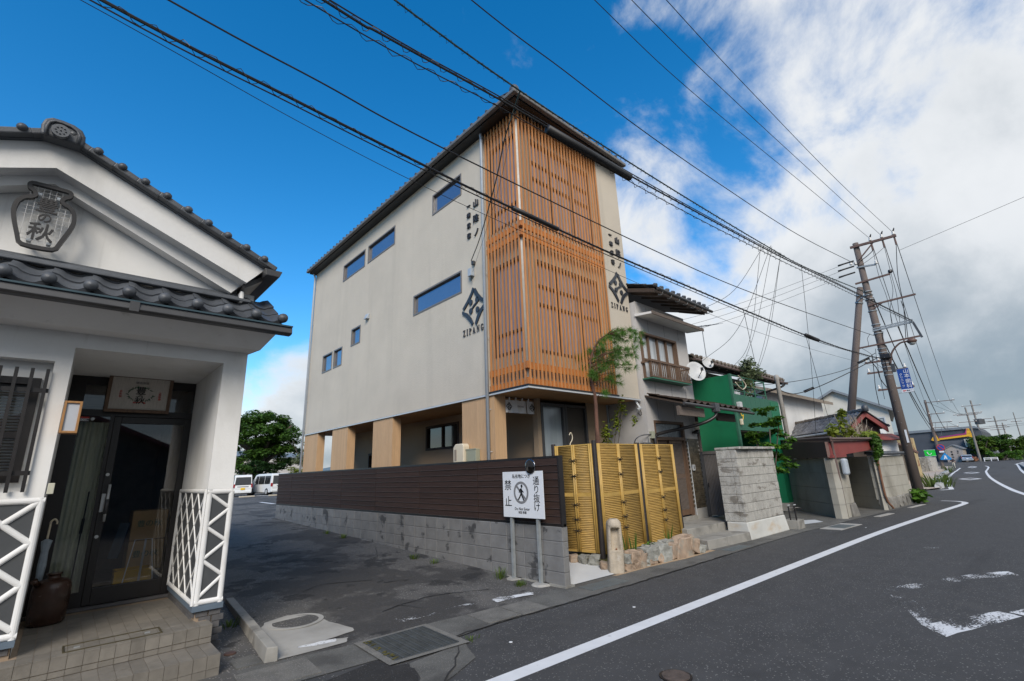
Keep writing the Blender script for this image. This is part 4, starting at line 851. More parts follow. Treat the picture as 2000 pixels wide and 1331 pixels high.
MB().beam((XT+.0005, cyy+.10, czz+.10), (XT+.0005, cyy-.10, czz-.10), .0005, .034, up=(0, .7, -.7)).build('prohibition_bar', m_gsym, t)
wf = MB(); W = lambda pts: wf.add([(XT-.001, cyy-a, czz+b) for a, b in pts], [tuple(range(len(pts)))])
W([(.02+.022*math.cos(k*.785), .095+.026*math.sin(k*.785)) for k in range(8)]); W([(-.012, .062), (.022, .066), (.030, .0), (.022, -.03), (-.014, -.028), (-.016, .02)])
W([(-.014, -.02), (.012, -.025), (-.022, -.075), (-.060, -.115), (-.078, -.10), (-.045, -.065)]); W([(-.004, -.025), (.024, -.022), (.046, -.062), (.072, -.112), (.050, -.122), (.022, -.072)])
W([(.016, .058), (.038, .030), (.062, .012), (.054, -.004), (.024, .014), (.010, .04)]); W([(-.012, .06), (-.038, .036), (-.050, .0), (-.034, -.004), (-.022, .024), (-.004, .044)]); wf.build('walking_figure', m_text, t)
o = MB().lathe([(0, .012), (.05, .010), (.095, .005), (.108, .002), (.112, -.006), (.108, -.016), (0, -.016)], (0, 0, 0), 24).build('mirror', M('mirror', (.20, .20, .21), .10, .1, metal=1.0), None, smooth=True)
o.matrix_basis = Matrix.Translation((XS-.03, 5.305, 1.645)) @ Matrix.Rotation(R(-90), 4, 'Y'); mb_ = o.matrix_basis.copy(); attach(o, t); o.matrix_basis = mb_

# ================================================================== THREE-STOREY GUEST HOUSE
XM, YM, XE, YB, ZT, ZE = 5.9, 5.952, 9.46, 17.05, 3.06, 9.02
gh = thing('guest_house', (7.7, 11, 0), 'beige three-storey building with orange timber slat corner and raised emblem lettering', 'building')
fs = lambda u, v, d: (XM+d, u, v); ff = lambda u, v, d: (u, YM+d, v)
wins = [(7.875, 9.105, 7.895, 8.475), (11.02, 12.70, 7.885, 8.475), (12.89, 14.51, 7.87, 8.465), (7.90, 9.955, 5.44, 5.98), (12.98, 13.615, 5.445, 6.0), (14.24, 14.90, 4.99, 5.60), (15.02, 15.82, 4.985, 5.60)]
m = MB(); wall_holes(m, fs, 7.06, YB, ZT, ZE, wins, .10)
m.quad((8.63, YM, ZT), (XE, YM, ZT), (XE, YM, ZE), (8.63, YM, ZE)); m.quad((XE, YM, ZT), (XE, YB, ZT), (XE, YB, ZE), (XE, YM, ZE)); m.quad((XM, YB, ZT), (XE, YB, ZT), (XE, YB, ZE), (XM, YB, ZE))
# recessed walls behind the slats
IX, IY = XM+.17, YM+.17
HS = [(6.15, 7.02, 3.78, 5.75), (6.15, 7.02, 6.55, 8.65)]; HF = [(6.42, 8.5, 3.78, 5.75), (6.42, 8.5, 6.55, 8.65)]
wall_holes(m, lambda u, v, d: (IX+d, u, v), IY, 7.06, ZT, ZE, HS, .12); wall_holes(m, lambda u, v, d: (u, IY+d, v), IX, 8.63, ZT, ZE, HF, .12)
m.quad((XM, 7.06, ZT), (IX, 7.06, ZT), (IX, 7.06, ZE), (XM, 7.06, ZE)); m.quad((8.63, YM, ZT), (8.63, IY, ZT), (8.63, IY, ZE), (8.63, YM, ZE)); m.build('wall', m_beige, gh)
for wd in wins: window(fs, *wd, .09, gh, .04, M('frame_taupe', (.16, .145, .13), .4, .05), m_wglass)
for z in (7.872, 5.42): pass
m_cglass = M('curtain_sky_glass', (.34, .335, .40), .12, .2, 1.2, stretch=(5, 5, .3), spec=.9)  # lavender base colour stands in for pale curtains and reflected cloudy sky
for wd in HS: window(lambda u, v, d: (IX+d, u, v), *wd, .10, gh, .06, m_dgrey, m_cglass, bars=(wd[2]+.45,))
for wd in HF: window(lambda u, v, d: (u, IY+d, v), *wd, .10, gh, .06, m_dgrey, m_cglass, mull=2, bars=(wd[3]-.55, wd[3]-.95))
# slats in two tiers with rails
def slat(h): mm = MB().box(-.0175, .0175, .002, .028, 0, h).mesh('slat'); mm.materials.append(m_slat); return mm
sl_lo, sl_hi = slat(3.34), slat(2.72)
RZ = [(3.14, .13), (3.44, .13), (6.10, .11), (6.30, .11), (8.88, .10)]
for z0, me_ in ((3.085, sl_lo), (6.40, sl_hi)):
    dz = 0 if z0 < 4 else -.03
    for k in range(26): inst('slat', me_, Matrix.Translation((XM+.075+.1045*k, YM-.005, z0+dz)), gh)
    for k in range(10): inst('slat', me_, Matrix.Translation((XM-.005, YM+.075+.1055*k, z0+dz)) @ Matrix.Rotation(R(-90), 4, 'Z'), gh)
for z, h_ in RZ:
    MB().box(XM+.036, 8.62, YM+.025, YM+.075, z-h_/2, z+h_/2).build('rail', m_rail, gh); MB().box(XM+.025, XM+.075, YM+.0755, 7.05, z-h_/2, z+h_/2).build('rail', m_rail, gh)
    if h_ > .105: MB().box(XM-.03, XM+.03, YM-.03, YM+.03, z-h_/2, z+h_/2).build('corner_block', m_rail, gh)
MB().tube([(XM+.09, YM+.09, ZT+.02), (XM+.09, YM+.09, ZE)], .045, 14).build('corner_pipe', M('pipe_pale', (.50, .50, .47), .5), gh, smooth=True)
# floor edge trim and timber soffit
for a in ((XM-.03, XM+.012, YM-.032, YB+.01), (XM+.012, XE+.005, YM-.032, YM+.012)): MB().box(*a, ZT-.045, ZT-.012).build('edge_trim', M('trim_alu', (.52, .54, .55), .45, .03, metal=.1), gh)
MB().box(XM-.036, XM+.02, YM-.038, 7.06, ZT-.012, ZT+.022).build('flashing', m_black, gh); MB().box(XM+.02, 8.63, YM-.038, YM+.02, ZT-.012, ZT+.022).build('flashing', m_black, gh)
for k in range(13):
    x0 = XM+.012+k*.273; MB().box(x0, x0+.270, YM+.012, YB, ZT-.03, ZT-.014).build('soffit_board', m_soff, gh)
# ground floor: timber piers, recessed walls
for k, (a, b) in enumerate(((6.91, 7.95), (10.87, 11.93), (13.52, 14.63), (15.81, 16.98))):
    n = 6
    for j in range(n):
        y0 = a+(b-a)*j/n; y1 = a+(b-a)*(j+1)/n-.0025; MB().box(XM+.004, XM+(.29 if k == 0 else .24), y0, y1, .0, ZT-.031).build('pier_plank', m_clt, gh)
m = MB(); m.quad((7.25, 7.0, 0), (7.25, 16.2, 0), (7.25, 16.2, ZT-.03), (7.25, 7.0, ZT-.03)); wh = (8.6, 10.0, 1.95, 2.75)
m = MB(); wall_holes(m, lambda u, v, d: (7.25+d, u, v), 7.0, 16.2, 0, ZT-.031, [(9.9, 11.45, 2.20, 2.86), (14.0, 14.9, .1, 2.3)], .1)
m.quad((7.25, 16.2, 0), (XE, 16.2, 0), (XE, 16.2, ZT-.031), (7.25, 16.2, ZT-.031)); m.quad((7.02, 7.0, 0), (7.25, 7.0, 0), (7.25, 7.0, ZT-.031), (7.02, 7.0, ZT-.031)); m.quad((XE-.06, 6.86, 0), (XE-.06, 16.2, 0), (XE-.06, 16.2, ZT-.031), (XE-.06, 6.86, ZT-.031))
m.quad((8.62, 6.86, 0), (XE-.06, 6.86, 0), (XE-.06, 6.86, ZT-.031), (8.62, 6.86, ZT-.031)); m.quad((7.02, 7.0, 0), (7.02, 6.86, 0), (7.02, 6.86, ZT-.031), (7.02, 7.0, ZT-.031)); m.quad((7.02, 6.86, 0), (7.12, 6.86, 0), (7.12, 6.86, ZT-.031), (7.02, 6.86, ZT-.031))
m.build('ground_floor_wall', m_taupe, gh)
window(lambda u, v, d: (7.25+d, u, v), 9.9, 11.45, 2.20, 2.86, .09, gh, .06, m_wood_d, m_dglass, mull=1); window(lambda u, v, d: (7.25+d, u, v), 14.0, 14.9, .1, 2.3, .09, gh, .06, m_wood_d, m_dglass)
fg = lambda u, v, d: (u, 6.86+d, v)
sd_ = window(fg, 7.12, 7.88, .05, 2.95, .10, gh, .07, m_dgrey, m_pglass); window(fg, 7.88, 8.62, .05, 2.95, .08, gh, .06, m_dgrey, M('screen_mesh', (.075, .065, .055), .8), proud=.02)
MB().box(XE-.055, XE-.015, 6.84, 6.90, 0, ZT-.03).build('corner_trim', m_pipe, gh)
# downpipes
MB().tube(crom([(XM-.06, 7.035, 9.13), (XM-.075, 7.04, 9.02), (XM-.055, 7.045, 8.9)], 4)+[Vector((XM-.055, 7.045, 0))], .034, 12).build('downpipe', m_pipe, gh, smooth=True)
MB().tube(crom([(XM-.14, YB+.02, 9.15), (XM-.10, YB-.02, 9.0), (XM-.06, YB-.05, 8.86)], 4)+[Vector((XM-.06, YB-.05, 0))], .034, 12).build('downpipe', m_pipe, gh, smooth=True)
for z in (1.95, 2.75, 4.2, 5.6, 7.0, 8.4): MB().tube([(XM-.055, 7.045, z), (XM+.0, 7.0, z)], .006, 6).build('pipe_clip', m_alu, gh); MB().tube([(XM-.06, YB-.05, z), (XM+.0, YB-.12, z)], .006, 6).build('pipe_clip', m_alu, gh)
# eaves: fascia, gutters, tiled hip roof
EO = .26
m = MB(); ze = ZE+.10
m.add([(XM-EO, YM-EO, ze), (XE+.02, YM-EO, ze), (XE+.02, YB+.1, ze), (XM-EO, YB+.1, ze), ((XM+XE)/2, YM+1.7, ze+.62), ((XM+XE)/2, YB-1.5, ze+.62)], [(0, 1, 4), (1, 2, 5, 4), (2, 3, 5), (3, 0, 4, 5)]); m.build('roof', m_tile, gh)
MB().box(XM-EO+.03, XE+.0, YM-EO+.03, YB+.08, ZE-.005, ZE+.085).build('eave_soffit', m_black, gh)
for nm, a in (('gutter', (XM-EO-.075, XM-EO+.03, YM-EO-.075, YB+.15)), ('gutter', (XM-EO+.031, XE+.05, YM-EO-.075, YM-EO+.03))): MB().box(*a, ZE+.03, ZE+.115).build(nm, M('gutter_grey', (.15, .145, .14), .45), gh, bevel=.02)
tiles(gh, (XM-EO-.02, YB+.1, ze+.03), (0, -1, 0), Vector((1, 0, .335)), 43, 2, te, te_e, .265, .26)
tiles(gh, (XM-EO+.02, YM-EO-.02, ze+.03), (1, 0, 0), Vector((0, 1, .335)), 14, 2, te, te_e, .265, .26)
MB().lathe([(.10, -.05), (.105, .02), (.10, .07), (.075, .12), (.04, .145), (0, .15)], (XM-EO+.05, YM-EO+.05, ze+.06), 16).build('hip_end_tile', m_tile, gh, smooth=True)
MB().beam((XM-EO+.08, YM-EO+.08, ze+.08), ((XM+XE)/2, YM+1.7, ze+.69), .16, .09).build('hip_ridge', m_tile, gh, bevel=.03)
MB().lathe([(.07, -.05), (.075, .05), (0, .09)], (XE-.04, YM-EO+.06, ze+.05), 12).build('hip_end_tile', m_tile, gh, smooth=True); MB().lathe([(.05, -.05), (.06, .03), (0, .07)], (XM-EO, YB+.08, ze+.04), 12).build('hip_end_tile', m_tile, gh, smooth=True)
# wall vent, raised lettering and emblem
vt = MB().hexa([(XM-.10, 12.42, 6.04), (XM, 12.42, 6.04), (XM, 12.60, 6.04), (XM-.10, 12.60, 6.04), (XM-.05, 12.42, 6.20), (XM, 12.42, 6.20), (XM, 12.60, 6.20), (XM-.05, 12.60, 6.20)]).build('wall_vent', m_pipe, gh, bevel=.012)
def emblem(fn, cu, cz, s_, parent, mat, ext=.03):
    def bar(pts, nm='emblem_bar'):
        k = MB(); k.prism([(cu+a*s_, cz+b*s_) for a, b in pts], lambda u, v, d: fn(u, v, d), -ext, -.006); k.build(nm, mat, parent)
    # four bars of the lozenge, cut apart at the corners, slightly flared
    bar([(-.53, .03), (-.30, .23), (-.13, .41), (-.05, .55), (.03, .49), (-.06, .35), (-.22, .17), (-.46, -.03)])
    bar([(.07, .50), (.18, .32), (.33, .15), (.54, -.0), (.48, -.07), (.26, .08), (.09, .25), (.0, .40)])
    bar([(-.54, -.04), (-.33, -.14), (-.15, -.32), (-.04, -.51), (-.10, -.57), (-.22, -.41), (-.39, -.23), (-.55, -.12)])
    bar([(.03, -.54), (.13, -.34), (.29, -.17), (.50, -.04), (.53, -.12), (.35, -.26), (.21, -.43), (.10, -.59)])
    for a, b in ((-.15, .13), (.14, .13), (-.15, -.13), (.15, -.16)): bar([(a+.075*math.cos(q*.52), b+.085*math.sin(q*.52)) for q in range(12)], 'emblem_dot')
    bar([(.10, .06), (.13, .03), (.02, -.02), (-.09, -.10), (-.12, -.07), (-.02, .02)], 'emblem_link')
def serif(word, fn, c0, cz, hgt, adv, parent, mat, ext=.02):
    """thick-and-thin serif capitals drawn stroke by stroke"""
    q = lambda x0, x1, y0, y1: [(x0, y0), (x1, y0), (x1, y1), (x0, y1)]
    G = {'Z': [q(.05, .62, .93, 1), q(.03, .65, 0, .07), [(.46, .95), (.62, .95), (.22, .05), (.05, .05)], q(.05, .09, .78, .93), q(.60, .65, .07, .24)],
         'I': [q(.10, .26, .04, .96), q(.0, .36, .95, 1), q(.0, .36, 0, .05)],
         'P': [q(.10, .26, .04, .96), q(.0, .36, 0, .05), q(.0, .40, .95, 1), [(.26, .95), (.42, .95), (.58, .86), (.62, .73), (.58, .60), (.42, .51), (.26, .51), (.26, .56), (.38, .56), (.44, .64), (.44, .82), (.38, .90), (.26, .90)]],
         'A': [[(.30, 1), (.36, 1), (.12, .04), (.06, .04)], [(.30, 1), (.38, 1), (.68, .04), (.50, .04)], q(.15, .48, .30, .345), q(.0, .22, 0, .05), q(.42, .76, 0, .05)],
         'N': [q(.08, .13, .04, .96), q(.60, .65, .0, .96), [(.06, 1), (.22, 1), (.65, .0), (.58, .0)], q(.0, .22, 0, .05), q(.50, .75, .95, 1), q(.0, .12, .95, 1)],
         'G': [[(.62, .92), (.62, .72), (.58, .72), (.50, .90), (.40, .95), (.28, .88), (.21, .70), (.20, .50), (.21, .30), (.28, .12), (.40, .05), (.48, .10), (.48, .38), (.64, .38), (.64, .08), (.52, .01), (.38, -.02), (.22, .03), (.08, .20), (.02, .50), (.08, .80), (.22, .97), (.38, 1.02), (.52, .98)], q(.40, .74, .36, .42)]}
    WD = {'Z': .68, 'I': .36, 'P': .64, 'A': .76, 'N': .75, 'G': .74}; tot = sum(WD[c] for c in word); gp = (len(word)*adv[0]-tot*adv[1]*hgt)/len(word); cur = c0-len(word)*adv[0]/2
    for i, ch in enumerate(word):
        k = MB(); o_ = cur; cur += WD[ch]*adv[1]*hgt+gp
        for poly in G[ch]: k.prism([(o_+adv[1]*x*hgt, cz+(y-.5)*hgt) for x, y in poly], lambda u, v, d: fn(u, v, d), -ext, -.004)
        k.build('letter', mat, parent)
fe = lambda u, v, d: (XM+d, -u, v)      # u runs to the right seen from the car park
m_let = M('letter_dark', (.045, .045, .05), .5)
emblem(fe, -7.455, 5.01, .76, gh, m_navy); serif('ZIPANG', fe, -7.49, 4.47, .14, (.124, .85), gh, m_let)
emblem(ff, 9.055, 5.70, .70, gh, m_navy); serif('ZIPANG', ff, 9.055, 5.19, .12, (.118, .85), gh, m_let)
def kanji(pos, r_, body, s_): text(body, pos, r_, (0, 0, 1), s_, m_let, gh, .018, 'character', bold=0)
for ch, z in (('山', 7.41), ('陰', 7.03), ('ノ', 6.68)): kanji((XM-.018, 7.33, z), (0, -1, 0), ch, .20)
for ch, z in (('一', 7.45), ('棟', 7.21), ('貸', 6.95), ('宿', 6.70)): kanji((XM-.018, 7.595, z), (0, -1, 0), ch, .135)
for ch, z in (('山', 6.97), ('陰', 6.63), ('ノ', 6.31)): kanji((9.20, YM-.018, z), (1, 0, 0), ch, .19)
for ch, z in (('一', 7.04), ('棟', 6.80), ('貸', 6.56), ('宿', 6.32)): kanji((8.93, YM-.018, z), (1, 0, 0), ch, .13)
# electric box and meter cabinet
b_ = thing('junction_box', (XM-.05, 7.50, 5.7), 'small pale junction box with cables high on the beige side wall', 'box'); MB().box(XM-.10, XM-.002, 7.44, 7.56, 5.68, 5.86).build('case', m_pipe, b_, bevel=.008); MB().box(XM-.07, XM-.002, 7.40, 7.47, 5.93, 6.02).build('clamp_box', m_dgrey, b_, bevel=.008); MB().tube(crom([(XM-.06, 7.48, 5.69), (XM-.09, 7.46, 5.60), (XM-.05, 7.50, 5.58), (XM-.03, 7.52, 5.69)], 5), .008, 6).build('cable_loop', m_wire, b_)
b_ = thing('intake_hood', (XM-.1, 7.9, 1.9), 'cream plastic intake hood on the timber pier above the fence', 'hood')
h_ = MB(); h_.prism([(7.70, 1.70), (7.70, 2.10), (7.74, 2.15), (7.98, 2.15), (8.05, 2.08), (8.05, 1.75), (8.00, 1.70)], lambda u, v, d: (d, u, v), XM-.16, XM-.002); h_.build('hood', m_creamp, b_, bevel=.02); MB().box(XM-.164, XM-.158, 7.93, 8.00, 1.82, 2.04).build('opening', m_interior, b_)
b_ = thing('meter_box', (XM-.06, 7.52, 1.85), 'khaki square meter box beside the cream hood on the timber pier', 'box'); MB().box(XM-.11, XM-.002, 7.37, 7.68, 1.62, 2.03).build('case', m_khaki, b_, bevel=.008); MB().box(XM-.118, XM-.112, 7.36, 7.69, 2.015, 2.035).build('lid_edge', m_khaki, b_)
# split curtain
t = thing('split_curtain', (6.65, 6.93, 2.75), 'short white split curtain with black emblems hanging at the entrance', 'curtain')
MB().tube([(6.14, 6.95, 3.0), (7.06, 6.95, 3.0)], .010, 8).build('rod', m_wood_d, t)
for a, b in ((6.10, 6.45), (6.452, 6.79), (6.80, 7.06)):
    c = MB(); n = 14; P_ = [(a+(b-a)*k/n, 6.945+.012*math.sin(k*.9+a*7)) for k in range(n+1)]; tl_ = .03 if a < 6.2 else 0
    c.add([(x, y, 2.955) for x, y in P_]+[(x+(x-6.6)*.03, y-.01, 2.70) for x, y in P_], [(k, k+1, n+2+k, n+1+k) for k in range(n)]); c.build('cloth', m_cloth, t, smooth=True)
for k in range(6): x = 6.15+.178*k; MB().box(x-.014, x+.014, 6.935, 6.965, 2.95, 3.012).build('loop', m_cloth, t)
fn_ = lambda u, v, d: (u, 6.925+d*.1, v)
emblem(fn_, 6.30, 2.83, .14, t, m_text, .05); emblem(fn_, 6.94, 2.83, .14, t, m_text, .05); serif('ZIPANG', fn_, 6.62, 2.835, .032, (.030, .85), t, m_text, .03)

# ================================================================== BAMBOO FENCE
t = thing('bamboo_fence', (8, 5.25, 0), 'three-panel yellow bamboo screen fence with dark posts and knotted cords', 'fence')
PA, PB_, PC_, PD_ = Vector((6.60, 6.08, 0)), Vector((6.735, 5.245, 0)), Vector((8.09, 5.26, 0)), Vector((9.44, 5.27, 0))
cane = MB(); cane.tube([(0, 0, 0), (1, 0, 0)], .0130, 6); cane = cane.mesh('cane', True); cane.materials.append(m_bam)
for a, b, zb in ((PA, PB_, .235), (PB_, PC_, .215), (PC_, PD_, .18)):
    d = (b-a); L = d.length; d.normalize(); nrm = Vector((d.y, -d.x, 0)); a2 = a+d*.06; b2 = b-d*.06; L2 = L-.12
    for k in range(62):
        z = zb+.02+k*(1.955-zb)/61.0
        if 31 <= k <= 32: continue
        p = a2+Vector((0, 0, z)); inst('cane', cane, Matrix(((d.x*L2, nrm.x, 0, p.x), (d.y*L2, nrm.y, 0, p.y), (0, 0, 1, p.z), (0, 0, 0, 1))), t)
    zm = zb+.02+31.5*(1.955-zb)/61; MB().beam(a2+Vector((0, 0, zm)), b2+Vector((0, 0, zm)), .02, .06).build('middle_rail', m_bam2, t)
    MB().beam(a2-nrm*.012+Vector((0, 0, zb+.01)), b2-nrm*.012+Vector((0, 0, zb+.01)), .012, .05).build('bottom_rail', m_bam2, t) if False else MB().beam(a2+Vector((0, 0, zb)), b2+Vector((0, 0, zb)), .035, .03).build('bottom_rail', m_bam2, t)
    MB().beam(a2+Vector((0, 0, 1.985)), b2+Vector((0, 0, 1.985)), .03, .02).build('top_rail', m_bam2, t)
    MB().beam(a2-nrm*.014+Vector((0, 0, (zb+1.97)/2)), b2-nrm*.014+Vector((0, 0, (zb+1.97)/2)), .006, 1.97-zb).build('gap_shade_sheet', M('cane_gap_shade', (.19, .115, .035), .8), t)  # added sheet, its brown stands in for shade in the gaps between canes
    for f_ in (.02, .50, .98):
        for s_ in (-1, 1):
            c0 = a2+d*(L2*f_+s_*.018); MB().tube([c0+nrm*.022+Vector((0, 0, zb-.01)), c0+nrm*.022+Vector((0, 0, 1.995))], .019, 7).build('batten', m_bam2, t, smooth=True)
    for z in (1.72, 1.46, .98, .74, .56):
        c0 = a2+d*(L2*.5)+nrm*.045+Vector((0, 0, z)); kn = MB()
        kn.tube(crom([c0+d*-.05, c0+nrm*.015, c0+d*.05], 3), .006, 5)
        for s_ in (-1, 1):
            kn.tube(crom([c0, c0+d*.05*s_+Vector((0, 0, .03)), c0+d*.085*s_+Vector((0, 0, .005)), c0+d*.04*s_-Vector((0, 0, .012)), c0], 4), .0042, 5); kn.tube([c0, c0+d*.035*s_-Vector((0, 0, .055))], .0042, 5)
        kn.build('cord_knot', m_cord, t)
for p, zt_ in ((PA, 2.03), (PB_, 2.05), (PC_, 2.02), (PD_+Vector((.03, .03, 0)), 1.0)): MB().lathe([(.042, 0), (.042, zt_-.01), (.036, zt_), (0, zt_)], (p.x, p.y, .0), 12).build('post', m_bpost, t, smooth=False)

# concrete ramp, planting bed, carved stone post
m = MB(); m.add([(5.46, 4.875, .012), (6.42, 4.82, .012), (6.70, 5.25, .06), (6.62, 6.2, .10), (6.5, 7.0, .12), (5.46, 7.0, .12)], [tuple(range(6))]); r_ = m.build('ramp', m_ramp); r_['kind'] = 'structure'
m = MB(); m.add([(6.33, 4.79, .009), (9.2, 4.63, .009), (9.2, 4.52, .009), (8.2, 4.56, .0085), (7.2, 4.68, .009), (6.36, 4.72, .009)], [tuple(range(6))]); m.build('sand_strip', m_sand)['kind'] = 'structure'
bed = grid_sheet('planting_bed', list(np.linspace(6.60, 9.3, 28)), list(np.linspace(4.86, 5.95, 12)), lambda x, y: .09+.05*min(1, (y-4.86)*6)+.015*math.sin(x*9)*math.cos(y*13)+random.uniform(-.006, .006), m_moss)
t = thing('stone_edging', (7.7, 4.75, 0), 'low dry-stone edging of brown and blue-grey rocks before the bamboo fence', 'edging')
def rock(c, s_, mat, seed, name='stone', parent=None, rot=0, tilt=0):
    rg_ = random.Random(seed); bm = bmesh.new(); bmesh.ops.create_cube(bm, size=1.0)
    bmesh.ops.subdivide_edges(bm, edges=bm.edges[:], cuts=2, use_grid_fill=True)
    A = [rg_.uniform(-1, 1) for _ in range(12)]
    for v in bm.verts:
        l = max(abs(v.co.x), abs(v.co.y), abs(v.co.z)); sph = v.co.normalized()*.56; v.co = v.co.lerp(sph, .16)
        v.co += Vector((rg_.uniform(-1, 1), rg_.uniform(-1, 1), rg_.uniform(-1, 1)))*.075; v.co.x += A[0]*.22*v.co.z+A[1]*.08*v.co.y; v.co.z += A[2]*.16*v.co.x
    me = bpy.data.meshes.new(name); bm.to_mesh(me); bm.free()
    me.transform(Matrix.Translation(c) @ Matrix.Rotation(rot, 4, 'Z') @ Matrix.Rotation(tilt, 4, 'Y') @ Matrix.Diagonal((*s_, 1)))
    o = obj(name, me, mat, parent); bv(o, min(s_)*.05, 1); return o
E_ = lambda x: float(np.interp(x, [6.7, 7.7, 8.6, 9.0], [4.83, 4.73, 4.62, 4.60]))
RK = [(6.80, .17, .14, .13, 'B', 0), (6.84, .045, .20, .12, 'A', 0), (7.00, .17, .24, .17, 'A', 0), (7.02, .045, .16, .11, 'A', 0), (7.16, .11, .19, .21, 'A', .3), (7.28, .05, .12, .10, 'B', 0), (7.32, .21, .14, .07, 'A', 0), (7.46, .17, .33, .19, 'B', 0), (7.42, .045, .20, .10, 'A', .1), (7.62, .06, .14, .13, 'A', -.6),
      (7.80, .12, .34, .27, 'B', .28), (7.72, .24, .34, .07, 'B', 0), (8.02, .14, .16, .24, 'A', .2), (8.06, .25, .24, .10, 'B', 0), (8.34, .16, .46, .32, 'A', 0), (8.62, .17, .26, .22, 'A', .2), (8.84, .07, .17, .13, 'B', 0), (8.20, .05, .12, .09, 'A', 0), (7.58, .25, .10, .05, 'B', 0)]
for k, (x, z, sx, sz, mt, tl_) in enumerate(RK): rock((x, E_(x)+.07+(.10 if z > .2 else 0), z), (sx*1.10, .22, sz*1.12), m_stoneA if mt == 'A' else m_stoneB, 40+k, 'stone', t, -.08, tl_)
for k, (x, y, z, s_, mt) in enumerate(((6.62, 5.55, .12, .15, 'B'), (6.58, 5.75, .11, .14, 'A'), (6.66, 5.36, .12, .17, 'B'), (6.52, 5.9, .12, .12, 'A'), (6.56, 5.10, .07, .13, 'A'), (6.63, 5.02, .06, .11, 'B'))): rock((x, y, z), (s_*1.1, s_, s_), m_stoneA if mt == 'A' else m_stoneB, 80+k, 'stone', t, k)
# carved post: hollowed water post, built as one carved solid
t = thing('stone_post', (6.57, 4.87, 0), 'rough carved granite post with a hollow niche at the road edge', 'stone')
bm = bmesh.new(); N1, N2 = 14, 24; rg_ = random.Random(5)
def post_r(u, v):
    a = 2*math.pi*u; wx, wy = .118, .115; zf = v*.79
    n_ = 4.2 if zf < .72 else 3.0
    r_ = 1/((abs(math.cos(a))/wx)**n_+(abs(math.sin(a))/wy)**n_)**(1/n_)
    tp = 1.05-.10*v
    if v > .90: tp *= math.sqrt(max(.02, 1-((v-.90)/.115)**2))
    return r_*tp*(1+.035*math.sin(a*3+v*7)+rg_.uniform(-.012, .012))
NU, NV = 84, 60; rows = []
for j in range(NV+1):
    row = []
    for i in range(NU):
        v = j/NV; a = 2*math.pi*i/NU; r_ = post_r(i/NU, v); x, y, z = r_*math.cos(a), r_*math.sin(a), v*.79
        # niche on the -y side
        if y < -.04 and abs(x) < .066 and .33 < z < .66:
            ed = min(1, (.066-abs(x))/.008)*min(1, (z-.33)/.006)*min(1, (.66-z)/.012); y += .105*max(0, ed)
        if y < 0 and .64 < z < .75 and abs(x) < .085: y -= .030*math.sin((z-.64)/.11*math.pi)*(1-(x/.085)**2)
        row.append(bm.verts.new((x, y, z)))
    rows.append(row)
for j in range(NV):
    for i in range(NU): bm.faces.new((rows[j][i], rows[j][(i+1) % NU], rows[j+1][(i+1) % NU], rows[j+1][i]))
bm.faces.new(rows[NV]); bm.faces.new(rows[0][::-1])
me = bpy.data.meshes.new('carved_body'); bm.to_mesh(me); bm.free(); me.transform(Matrix.Translation((6.575, 4.885, 0)) @ Matrix.Rotation(-.80, 4, 'Z') @ Matrix.Rotation(.03, 4, 'Y')); me.shade_smooth(); obj('carved_body', me, m_stoneP, t)
o = MB().lathe([(.014, 0), (.014, .02), (0, .028)], (6.545, 4.825, .335), 8).build('pebble', m_rust, t, smooth=True)
# plants in the bed
def blades(loc, n, h, label, sp=.03, wd=.008, lean=.12):
    t = thing('iris_plant', loc, label, 'plant', 'shoots in the planting bed'); 
    for _ in range(n):
        a = random.random()*6.28; b = Vector(loc)+Vector((math.cos(a), math.sin(a), 0))*sp*random.random(); l = h*random.uniform(.65, 1); dx = Vector((math.cos(a)*lean*l, math.sin(a)*lean*l, 0)); s_ = Vector((wd, -wd*.5, 0))
        MB().add([b-s_, b+s_, b+dx*.5+s_+Vector((0, 0, l*.55)), b+dx+Vector((0, 0, l)), b+dx*.5-s_+Vector((0, 0, l*.55))], [(0, 1, 2, 4), (4, 2, 3)]).build('leaf_blade', m_leaf, t)
blades((7.02, 4.97, .13), 3, .50, 'tall dark iris shoots beside the carved stone post'); blades((7.22, 4.98, .13), 8, .44, 'green iris shoots before the middle bamboo panel', .05); blades((8.42, 5.02, .13), 7, .44, 'iris shoots before the right bamboo panel', .04, lean=.25)
def herb(loc, n, r_, sz, label, mat, name='leafy_plant', fl=.5, g=None):
    t = thing(name, loc, label, 'plant', g); c = Vector(loc); st_ = MB()
    for k in range(7):
        a = k*.9; st_.tube([c, c+Vector((math.cos(a)*r_*.3, math.sin(a)*r_*.3, r_*.5)), c+Vector((math.cos(a)*r_*.75, math.sin(a)*r_*.75, r_*.8))], .004+.01*r_, 5)
    st_.build('stems', mat, t); leaves('foliage', [(tuple(c+Vector((0, 0, r_*.75))), (r_, r_, r_*.7))], n, sz, mat, t, fl, 1.6, .6); return t
herb((7.66, 4.93, .14), 60, .13, .055, 'light green leafy plant growing over the stone edging', m_leafm); herb((6.62, 5.66, .12), 16, .06, .03, 'small green sprig between rocks under the left bamboo panel', m_leafm); herb((6.80, 4.98, .12), 26, .07, .03, 'dark fern sprig at the foot of the carved stone post', m_leaf); herb((8.08, 5.02, .14), 20, .06, .03, 'small sprig beneath the right bamboo panel', m_leaf)
# fence-top hose
tag(MB().tube(crom([(7.2, 6.2, 1.9), (7.22, 6.2, 2.05), (7.28, 6.2, 2.12), (7.30, 6.2, 2.2), (7.26, 6.2, 2.27), (7.21, 6.2, 2.22)], 5), .010, 6).build('tap_pipe', m_creamp, smooth=True), 'curved white tap pipe poking up behind the left bamboo panel', 'tap')

